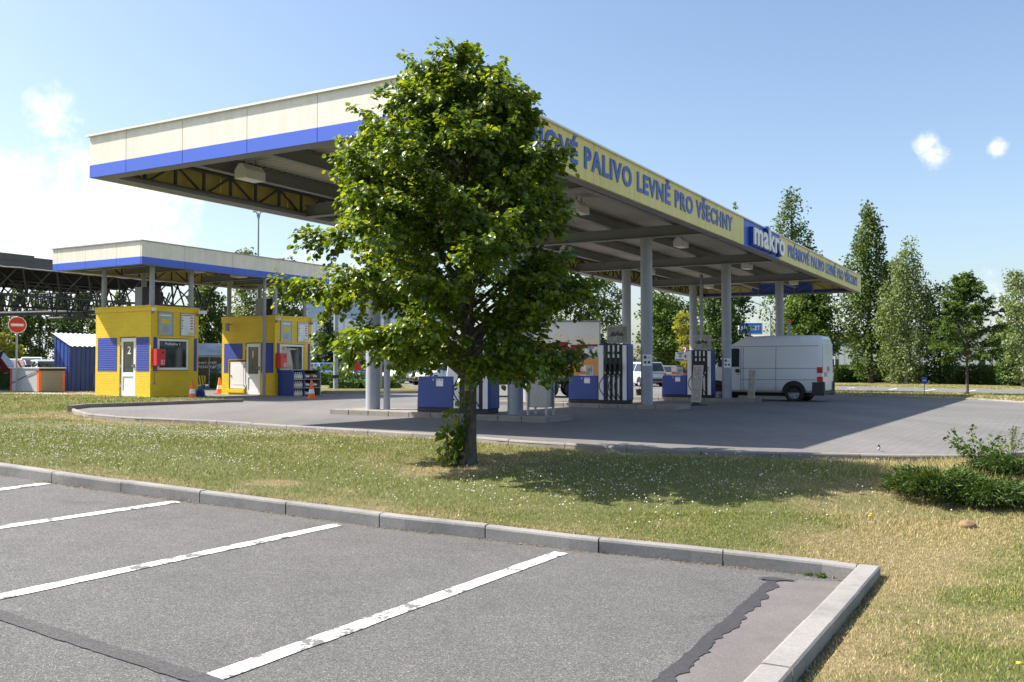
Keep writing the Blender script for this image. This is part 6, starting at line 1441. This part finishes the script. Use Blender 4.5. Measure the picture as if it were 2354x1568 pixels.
# hedges and shrubs: real leaves over a core of twigs
def hedge(name, label, pts, w, h, size, mat, dens=240, seed=3, cat='hedge', rough=0.12, group=None):
    rng = np.random.default_rng(seed); p = [Vector((a.x, a.y)) for a in pts]; o = thing(name, label, cat, (p[0].x, p[0].y, zs(p[0].x, p[0].y)), 0, group); z0 = o.location.z
    P_ = []; b = MB()
    for a, c in zip(p, p[1:]):
        d = c - a; L = d.length; d = d / L; nrm = Vector((-d.y, d.x)); k = int(L * (w + 2 * h) * dens / 3)
        u = rng.random(k) * L; s = rng.random(k); per = w + 2 * h; q = s * per
        y = np.where(q < h, -w / 2, np.where(q < h + w, q - h - w / 2, w / 2)); z = np.where(q < h, q, np.where(q < h + w, h, per - q))
        bumpy = rough * (np.sin(u * 2.1 + seed) + np.sin(u * 5.3 + 1.7 * seed) * .6 + rng.normal(size=k) * .5); z = np.clip(z + bumpy * (z / h), .02, None); y = y + rng.normal(size=k) * rough * .7
        for i in range(k): P_.append((a.x + d.x * u[i] + nrm.x * y[i] - p[0].x, a.y + d.y * u[i] + nrm.y * y[i] - p[0].y, z[i] + zs(a.x + d.x * u[i], a.y + d.y * u[i]) - z0))
        for i in range(int(L / .35) + 1):
            c0 = a + d * min(L, i * .35) - p[0]
            for s_ in (-.25, .25): b.tube((c0.x + nrm.x * w * s_, c0.y + nrm.y * w * s_, -.05), (c0.x + nrm.x * w * s_ * 1.2, c0.y + nrm.y * w * s_ * 1.2, h * .85), .02, .008, 5)
    b.build('stem', M['bark'], o)
    b = MB()
    for a, c in zip(p, p[1:]):
        d = (c - a).normalized(); nrm = Vector((-d.y, d.x)) * (w * .36); n_ = max(2, int((c - a).length / .6)); vs = []; fs = []
        for i in range(n_ + 1):
            q = a + (c - a) * (i / n_); zz = zs(q.x, q.y) - z0; hh = h * (.80 + .08 * math.sin(i * 1.9))
            for s_, z_ in ((-1, 0), (-1, hh * .9), (-.6, hh), (.6, hh), (1, hh * .9), (1, 0)): vs.append((q.x - p[0].x + nrm.x * s_, q.y - p[0].y + nrm.y * s_, zz + z_))
            if i: fs += [((i - 1) * 6 + j, (i - 1) * 6 + j + 1, i * 6 + j + 1, i * 6 + j) for j in range(5)]
        fs += [tuple(range(6)), tuple(n_ * 6 + j for j in range(6))]; b.add(vs, fs)
    b.build('inner_growth', M[mat], o)
    C = np.array(P_); k = len(C); T = unit(rng.normal(size=(k, 3)) + np.array([0, -.3, .4])); Nn = unit(rng.normal(size=(k, 3)) + np.array([0, -.5, .8]))
    leaves('foliage', C, T, Nn, size * (.6 + .8 * rng.random(k)), M[mat], o, .42, False); return o
hedge('hedge', 'long clipped dark hedge in front of the white warehouse', [ground_at(1905, 880.5), ground_at(2010, 880), ground_at(2130, 881)], 1.2, 1.5, .22, 'lf_dark', 300, 3)
hedge('hedge', 'clipped hedge behind the young lime tree at right', [ground_at(2150, 882.5), ground_at(2260, 885), ground_at(2420, 890)], 1.2, 1.6, .19, 'lf_hedge', 300, 4)
hedge('hedge', 'clipped hedge with a sunny top in front of the blue cars', [on_ground(700, 52), on_ground(770, 52), on_ground(845, 53)], 1.3, 0.95, .11, 'lf_hedge', 420, 5)
hedge('hedge', 'taller light green hedge behind the blue cars', [on_ground(690, 80), on_ground(790, 80), on_ground(915, 82)], 1.6, 2.4, .16, 'lf_lime', 200, 6, rough=.25)
hedge('hedge', 'dark low hedge behind the counter box at the left edge', [on_ground(-60, 42), on_ground(70, 44), on_ground(160, 46)], 1.0, 0.85, .10, 'lf_dark', 300, 7)
hedge('shrub_bed', 'low spreading juniper bed around the foot of the lamp post', [on_ground(762, 44.5), on_ground(830, 44.5), on_ground(905, 46)], 1.5, 0.5, .12, 'lf_jun', 420, 8, 'shrub', .12)
hedge('hedge', 'dark shrubs behind the white hatchback', [on_ground(890, 78), on_ground(1000, 78), on_ground(1100, 80)], 1.4, 2.2, .17, 'lf_dark', 200, 9, rough=.25)
hedge('hedge', 'dark shrubs under the trees behind the silver estate', [on_ground(1400, 76), on_ground(1560, 74), on_ground(1760, 74)], 1.6, 1.6, .17, 'lf_dark', 200, 10, rough=.25)
hedge('shrub', 'round dark shrub beside the advert of the trolley shelter', [on_ground(488, 45), on_ground(504, 45)], 1.0, 0.95, .10, 'lf_dark', 420, 11, 'shrub', .12)

# junipers, tall grass and a sapling on the lawn at the right
def lz_(x, y): return float(lawn_z(np.array([[x, y]]))[0])
def lawn_at(px, py):
    v = Vector((0, 10, 0)); D = 1.4
    for _ in range(12):
        r_ = ray(px, py); k = -D / r_[2]; x, y = r_[0] * k, r_[1] * k; D = EYE - lz_(x, y)
    return Vector((x, y, EYE - D))
def juniper(label, px, py, w, d, h, seed, n=1500):
    rng = np.random.default_rng(seed); g = lawn_at(px, py); o = thing('juniper', label, 'shrub', g, 0, 'spreading junipers on the lawn')
    b = MB(); C = []; T = []
    for i in range(46):
        a = rng.uniform(0, 2 * PI); q = rng.uniform(.35, 1.0); e = Vector((w * q * math.cos(a), d * q * math.sin(a), h * rng.uniform(.35, 1.0) * (1.1 - .5 * q)))
        s0 = Vector((.1 * math.cos(a), .1 * math.sin(a), .02)); m_ = s0.lerp(e, .5) + Vector((0, 0, .07)); b.path([s0, m_, e], .012, .004, 5)
        dirv = np.array((e - m_).normalized()); kk = n // 46
        u = rng.random(kk) ** .7; base = np.array(m_)[None] * (1 - u[:, None]) + np.array(e)[None] * u[:, None]
        C.append(base + rng.normal(size=(kk, 3)) * np.array([.05, .05, .035])); T.append(np.repeat(dirv[None], kk, 0) * .9 + rng.normal(size=(kk, 3)) * .45 + np.array([0, 0, .25]))
    b.build('stem', M['bark'], o); C = np.concatenate(C); T = np.concatenate(T); Nn = rng.normal(size=C.shape) + np.array([0, 0, .8])
    leaves('foliage', C, T, Nn, .052 * (.5 + rng.random(len(C))), M['lf_jun'], o, .10, False)
juniper('spreading juniper nearest the tree shadow, dark green with a rusty patch', 2150, 1112, .55, .45, .28, 71, 13000)
juniper('lower juniper at the right, front one of the pair', 2278, 1134, .40, .32, .20, 72, 10000)
juniper('juniper half buried in long grass at the right edge', 2325, 1094, .5, .4, .24, 73, 8000)
g = lawn_at(2243, 1075); sp = thing('sapling', 'small wild sapling with pale leaves sticking up above the junipers', 'sapling', g)
b = MB(); cc = []
for i in range(11):
    a = rnd.uniform(0, 6.28); L_ = rnd.uniform(.18, .42); hz = rnd.uniform(.22, .44); p = [(0, 0, 0), (.25 * L_ * math.cos(a), .25 * L_ * math.sin(a), hz * .55), (L_ * math.cos(a), L_ * math.sin(a), hz)]
    b.path(p, .007, .003, 5); cc += [Vector(p[1]).lerp(Vector(p[2]), u) for u in (.2, .45, .7, .95)]
b.build('stem', M['bark'], sp); C, T, Nn = scatter(np.array(cc), np.full((len(cc), 3), .05), 7, RNG, 0.1); leaves('foliage', C, T, Nn, .05 * (.6 + .7 * RNG.random(len(C))), M['lf_lime'], sp, .3)
g = lawn_at(2325, 1062); sp = thing('sapling', 'feathery weed at the right edge behind the junipers', 'sapling', g)
b = MB(); cc = []
for i in range(9):
    a = rnd.uniform(0, 6.28); L_ = rnd.uniform(.1, .3); hz = rnd.uniform(.22, .45); p = [(0, 0, 0), (.3 * L_ * math.cos(a), .3 * L_ * math.sin(a), hz * .6), (L_ * math.cos(a), L_ * math.sin(a), hz)]
    b.path(p, .005, .002, 5); cc += [Vector(p[1]).lerp(Vector(p[2]), u) for u in (.1, .4, .7, 1)]
b.build('stem', M['bark'], sp); C, T, Nn = scatter(np.array(cc), np.full((len(cc), 3), .04), 8, RNG, 0.1); leaves('foliage', C, T, Nn, .035 * (.6 + .7 * RNG.random(len(C))), M['lf_birch'], sp, .2)
g = lawn_at(2222, 1150); st = tag(None or thing('stone', 'brown stone half sunk in the grass in front of the lower juniper', 'stone', g), None)
b = MB(); b.blob((0, 0, .015), .085, .06, .045, 12, 8, 0, .35); b.build('rock', mat_concrete('brown_stone', (0.26, 0.17, 0.10), 8), st)

# ------------------------------------------------------------------ the lawn: blades, clover heads
def lawn_points(k, x0, x1, y0, y1, rng, keep):
    P_ = np.column_stack([rng.uniform(x0, x1, k), rng.uniform(y0, y1, k)])
    m = ~inside(P_, park_poly) & ~inside(P_, fore_poly); P_ = P_[m]
    d = np.minimum(dist_line(P_, park_kerb), dist_line(P_, right_kerb)); P_ = P_[d > .13]
    d = dist_line(P_, fore_near); P_ = P_[d > .05]
    return P_[keep(P_, rng)] if keep else P_
def frustum(P_, margin=0.4): return (P_[:, 0] > -0.552 * P_[:, 1] - margin) & (P_[:, 0] < 0.552 * P_[:, 1] + margin)
rng = np.random.default_rng(99)
Q = []
for k, x0, x1, y0, y1 in ((260000, -1, 7, 3.2, 9), (330000, -13, 11, 7.0, 15), (150000, -14, 12, 12, 25)):
    Q.append(lawn_points(k, x0, x1, y0, y1, rng, lambda P_, r: frustum(P_, .7)))
Q.append(lawn_points(60000, -24, -9, 23, 36, rng, lambda P_, r: frustum(P_, .7)))
Q.append(lawn_points(120000, 12, 40, 30, 82, rng, lambda P_, r: frustum(P_, .7) & (r.random(len(P_)) < .8) & ~inside(P_, strip)))
G_ = np.concatenate(Q); k = len(G_); z = lawn_z(G_)
dist = np.hypot(G_[:, 0], G_[:, 1]); tall = np.exp(-(((G_[:, 0] - 5.2) / 1.1) ** 2 + ((G_[:, 1] - 10.6) / .9) ** 2))
hgt = (.014 + .026 * rng.random(k)) * (1 + .25 * np.sin(G_[:, 0] * 3.1) * np.sin(G_[:, 1] * 2.7)) * (1 + 4.2 * tall * rng.random(k)) * np.where(dist > 25, 1.6, 1) * np.where(dist < 9, .72, 1)
wd = (.0024 + .0020 * rng.random(k)) * np.maximum(1, dist / 9.0)
az_ = rng.uniform(0, 2 * PI, k); ln = rng.uniform(.1, .9, k) * hgt; a2 = rng.uniform(0, 2 * PI, k)
s = np.column_stack([np.cos(az_), np.sin(az_), np.zeros(k)]) * wd[:, None]; tip = np.column_stack([np.cos(a2) * ln, np.sin(a2) * ln, hgt])
B0 = np.column_stack([G_, z - .006]); V = np.stack([B0 - s, B0 + s, B0 + s * .75 + tip * np.array([.45, .45, .62]), B0 - s * .75 + tip * np.array([.45, .45, .62]), B0 + tip], 1).reshape(-1, 3)
i = np.arange(k)[:, None] * 5
Fq = np.concatenate([i + np.array([[0, 1, 2, 3]])], 0)
V2 = np.stack([B0 - s, B0 + s, B0 + tip + s * .15, B0 + tip - s * .15], 1).reshape(-1, 3)
tag(mesh_np('grass', V2, np.arange(k * 4).reshape(-1, 4), M['blade']), kind='stuff')
m, nt, b_ = newmat('clover_head'); b_.inputs['Base Color'].default_value = (.74, .72, .68, 1); b_.inputs['Roughness'].default_value = .8
n = noise(nt, 60, 2); r = ramp(nt, n.outputs[0], [(.35, (.55, .50, .42)), (.6, (.80, .79, .77))]); nt.links.new(r.outputs[0], b_.inputs['Base Color']); M['clover'] = m
def blobs(P_, r, rng):
    k = len(P_); ph = np.array([[0, 0, 1], [1, 0, .1], [0, 1, .1], [-1, 0, .1], [0, -1, .1], [0, 0, -.7]]); rr = r * (.6 + .7 * rng.random(k))
    V = (P_[:, None, :] + ph[None] * rr[:, None, None]).reshape(-1, 3); f = np.array([[0, 1, 2], [0, 2, 3], [0, 3, 4], [0, 4, 1], [5, 2, 1], [5, 3, 2], [5, 4, 3], [5, 1, 4]])
    return V, (np.arange(k)[:, None, None] * 6 + f[None]).reshape(-1, 3)
def patchy(spots):
    def keep(P_, r):
        w = np.zeros(len(P_))
        for (x, y, sx, sy, a) in spots: w = np.maximum(w, a * np.exp(-((P_[:, 0] - x) / sx) ** 2 - ((P_[:, 1] - y) / sy) ** 2))
        w *= .35 + .65 * (np.sin(P_[:, 0] * 4.1 + 1) * np.sin(P_[:, 1] * 3.7) > -.2)
        return frustum(P_) & (r.random(len(P_)) < w)
    return keep
fl_ = []
for px, py, sx, sy, a in ((200, 1005, 2.6, 1.6, 1.0), (430, 1000, 2.4, 1.5, 1.0), (120, 1040, 1.8, 1.2, .9), (420, 1060, 1.5, .9, .5), (700, 1010, 2.0, 1.2, .35), (820, 1090, 1.5, .8, .3), (1350, 1105, 1.6, .9, .9), (1200, 1125, 1.2, .6, .9), (1600, 1090, 1.8, 1.0, .65), (1800, 1060, 1.5, .8, .3), (1500, 1150, 1.2, .5, .5), (1000, 1140, 1.0, .4, .4)):
    v = lawn_at(px, py); fl_.append((v.x, v.y, sx, sy, a))
P_ = lawn_points(30000, -11, 7, 7, 21, rng, patchy(fl_)); P_ = P_[:4200]
zz = lawn_z(P_) + .035 + .025 * rng.random(len(P_)); V, F_ = blobs(np.column_stack([P_, zz]), .0088, rng)
tag(mesh_np('clover_flowers', V, F_, M['clover']), kind='stuff')
def dryness(P_):
    d1 = np.minimum(dist_line(P_, park_kerb), dist_line(P_, right_kerb)); d2 = dist_line(P_, fore_near); v = .24 * np.exp(-d1 / .28) + .20 * np.exp(-d2 / .45)
    for (x, y, sx, sy, a) in fl_: v = v - .10 * a * np.exp(-((P_[:, 0] - x) / sx) ** 2 - ((P_[:, 1] - y) / sy) ** 2)
    for px, py, sx, sy, a in ((632, 1110, .35, .25, .45), (1030, 1082, .5, .45, .35), (1500, 1290, .9, .4, .25), (1980, 1250, .9, .5, .25), (2080, 1330, .4, .5, .3), (1960, 1490, .5, .5, .25), (300, 965, 1.5, .7, .2), (620, 965, 2.0, .5, .2), (2150, 1160, .8, .3, .25)):
        c = lawn_at(px, py); v = v + a * np.exp(-((P_[:, 0] - c.x) / sx) ** 2 - ((P_[:, 1] - c.y) / sy) ** 2)
    for px, py, sx, sy in ((2250, 1370, .5, .45), (2150, 1500, .4, .4), (2330, 1300, .5, .4), (2280, 1530, .3, .3), (1950, 1215, .6, .3), (1700, 1240, .7, .35)):
        c = lawn_at(px, py); v = v - .22 * np.exp(-((P_[:, 0] - c.x) / sx) ** 2 - ((P_[:, 1] - c.y) / sy) ** 2)
    return v
at = ground.data.attributes.new('dryness', 'FLOAT', 'POINT'); at.data.foreach_set('value', dryness(P).astype(np.float32))
go = bpy.data.objects['grass']; at = go.data.attributes.new('dryness', 'FLOAT', 'POINT'); at.data.foreach_set('value', np.repeat(dryness(G_), 4).astype(np.float32))
# crumbs, dead grass and leaf bits lying along the foot of the kerb
Cd = []; rg = np.random.default_rng(5)
for a, c in zip(park_kerb, park_kerb[1:]):
    a = np.array(a); c = np.array(c); L_ = np.linalg.norm(c - a); nrm = np.array([-(c - a)[1], (c - a)[0]]) / L_; m_ = int(L_ * 190); u = rg.random((m_, 1)); off = -np.abs(rg.normal(size=(m_, 1))) * .022 - .006
    Cd.append(a + (c - a) * u + nrm * off)
Cd = np.concatenate(Cd); Cd = Cd[frustum(Cd) & (np.sin(Cd[:, 0] * 5) + rg.normal(size=len(Cd)) > -.6)]; kk = len(Cd); zd = EYE - (PP[0] + PP[1] * Cd[:, 0] + PP[2] * Cd[:, 1]) + .006
T = unit(rg.normal(size=(kk, 3)) * np.array([1, 1, .25])); M['litter'] = paint('dead_grass_bits', (0.30, 0.22, 0.12), 0.9, dirt=0.5, scale=25)
tag(leaves('debris', np.column_stack([Cd, zd]), T, rg.normal(size=(kk, 3)) * .3 + np.array([0, 0, 1.]), .022 * (.4 + rg.random(kk)), M['litter'], None, .22, False, rg), kind='stuff')
yl = [lawn_at(*q) for q in ((2000, 1197), (2003, 1193), (1862, 1112), (2343, 1545), (1685, 1122))]
M['dand'] = paint('dandelion_yellow', (0.85, 0.62, 0.02), 0.7)
for v, w in zip(yl, ('beyond the side kerb', 'close behind the other one beyond the side kerb', 'in the tree shadow', 'in the bottom right corner', 'at the rim of the tree shadow')):
    o = thing('dandelion', 'yellow dandelion flower in the lawn ' + w, 'flower', v, 0, 'yellow flowers in the lawn')
    b = MB(); b.lathe([(.004, .035), (.014, .045), (.013, .05), (.003, .052)], n=10); b.build('head', M['dand'], o); b = MB(); b.tube((0, 0, -.01), (0, 0, .037), .002, n=5); b.build('stem', M['lf_lime'], o)
# weeds in the kerb joint
for i, (px, py, w) in enumerate(((711, 1167.5, 'below the joint left of the third bay line'), (892, 1192.5, 'right of the third bay line'), (1888, 1328, 'at the corner of the bay'), (520, 1160, 'between two bay lines'), (1860, 1322, 'near the tar seal'))):
    v = ground_at(px, py, PP); o = thing('weed', 'small green weed at the kerb foot ' + w, 'weed', v, 0, 'weeds along the kerb')
    rg = np.random.default_rng(i); kk = 26; a = rg.uniform(0, 6.28, kk); T = np.column_stack([np.cos(a), np.sin(a) * .6, .3 + .5 * rg.random(kk)]); leaves('foliage', np.zeros((kk, 3)) + rg.normal(size=(kk, 3)) * np.array([.03, .008, .002]), T, rg.normal(size=(kk, 3)) + np.array([0, 0, 1.]), .045 * (.5 + rg.random(kk)), M['lf_lime'], o, .2, False)
# ------------------------------------------------------------------ sun, sky, camera
el = math.asin(SUN.z); azs = math.atan2(SUN.x, SUN.y)
sl = bpy.data.lights.new('sun', 'SUN'); sl.energy = 5.0; sl.angle = math.radians(0.53); sl.color = (1.0, 0.94, 0.85)
so = bpy.data.objects.new('sun', sl); COL.objects.link(so); so.rotation_euler = SUN.to_track_quat('Z', 'Y').to_euler(); so.location = (0, 0, 60)
w = bpy.data.worlds.new('World'); S.world = w; w.use_nodes = True; nt = w.node_tree; bg = nt.nodes['Background']
sky = N(nt, 'ShaderNodeTexSky', sky_type='NISHITA'); sky.sun_disc = False; sky.sun_elevation = el; sky.sun_rotation = azs
sky.air_density = 1.0; sky.dust_density = 2.2; sky.ozone_density = 1.6; sky.altitude = 200
tc = N(nt, 'ShaderNodeTexCoord'); dirv = tc.outputs['Generated']
def vdir(px, py): v = Vector(ray(px, py)); return v.normalized()
def lobe(px, py, inner, outer):
    d = N(nt, 'ShaderNodeVectorMath', operation='DOT_PRODUCT'); nt.links.new(dirv, d.inputs[0]); d.inputs[1].default_value = vdir(px, py)
    m = N(nt, 'ShaderNodeMapRange'); m.inputs[1].default_value = math.cos(math.radians(outer)); m.inputs[2].default_value = math.cos(math.radians(inner)); nt.links.new(d.outputs['Value'], m.inputs[0]); return m.outputs[0]
def mth(op, a, b_, clamp=False):
    n = N(nt, 'ShaderNodeMath', operation=op, use_clamp=clamp)
    for s_, v in zip(n.inputs, (a, b_)):
        if isinstance(v, (int, float)): s_.default_value = v
        else: nt.links.new(v, s_)
    return n.outputs[0]
mask = None
for px, py, i_, o_, k in ((130, 575, 1.0, 8.0, 1.55), (330, 490, .3, 4.4, 1.25), (250, 460, .3, 3.7, 1.2), (-80, 640, 1.0, 9.5, 1.5), (118, 268, .1, 2.3, .95), (2128, 330, .05, 1.0, 1.05), (2152, 360, .05, 1.25, 1.05), (2292, 340, .02, .8, .85), (1945, 720, .5, 4.0, .9), (2330, 760, .5, 4.5, .8), (1720, 790, .5, 4.0, .8), (750, 640, .5, 5.0, .7), (960, 640, .5, 4.5, .6), (1350, 690, .5, 4.0, .7)):
    l = mth('MULTIPLY', lobe(px, py, i_, o_), k); mask = l if mask is None else mth('MAXIMUM', mask, l)
n1 = N(nt, 'ShaderNodeTexNoise'); n1.inputs['Scale'].default_value = 17; n1.inputs['Detail'].default_value = 9; n1.inputs['Roughness'].default_value = .62; nt.links.new(dirv, n1.inputs['Vector'])
n3 = N(nt, 'ShaderNodeTexNoise'); n3.inputs['Scale'].default_value = 58; n3.inputs['Detail'].default_value = 7; n3.inputs['Roughness'].default_value = .6; nt.links.new(dirv, n3.inputs['Vector'])
c = mth('ADD', mth('MULTIPLY', mask, .62), mth('ADD', mth('MULTIPLY', n1.outputs[0], .9), mth('MULTIPLY', n3.outputs[0], .8)))
cm = N(nt, 'ShaderNodeMapRange', interpolation_type='SMOOTHSTEP'); cm.inputs[1].default_value = 1.14; cm.inputs[2].default_value = 1.66; nt.links.new(c, cm.inputs[0])
n2 = N(nt, 'ShaderNodeTexNoise'); n2.inputs['Scale'].default_value = 26; n2.inputs['Detail'].default_value = 5; nt.links.new(dirv, n2.inputs['Vector'])
ccol = N(nt, 'ShaderNodeValToRGB'); ccol.color_ramp.elements[0].color = (.66, .74, .90, 1); ccol.color_ramp.elements[1].color = (1, 1, 1, 1); ccol.color_ramp.elements[0].position = .3; ccol.color_ramp.elements[1].position = .6; nt.links.new(n2.outputs[0], ccol.inputs[0])
cs = N(nt, 'ShaderNodeVectorMath', operation='SCALE'); nt.links.new(ccol.outputs[0], cs.inputs[0]); cs.inputs[3].default_value = CLOUD
mx = N(nt, 'ShaderNodeMix', data_type='RGBA'); nt.links.new(cm.outputs[0], mx.inputs[0]); nt.links.new(sky.outputs[0], mx.inputs[6]); nt.links.new(cs.outputs[0], mx.inputs[7])
nt.links.new(mx.outputs[2], bg.inputs[0]); bg.inputs[1].default_value = SKY
cam = bpy.data.cameras.new('camera'); co = bpy.data.objects.new('camera', cam); COL.objects.link(co); S.camera = co
co.location = (0, 0, EYE); co.rotation_euler = (PI / 2 + PITCH, 0, 0)
cam.sensor_fit = 'HORIZONTAL'; cam.sensor_width = 36; cam.lens = 36 * FPX / 2354; cam.clip_start = 0.05; cam.clip_end = 3000
S.view_settings.view_transform = 'Standard'; S.view_settings.look = 'None'; S.view_settings.gamma = 1; S.view_settings.use_curve_mapping = False; S.view_settings.exposure = EXPO
S.render.resolution_x = 1024; S.render.resolution_y = 682
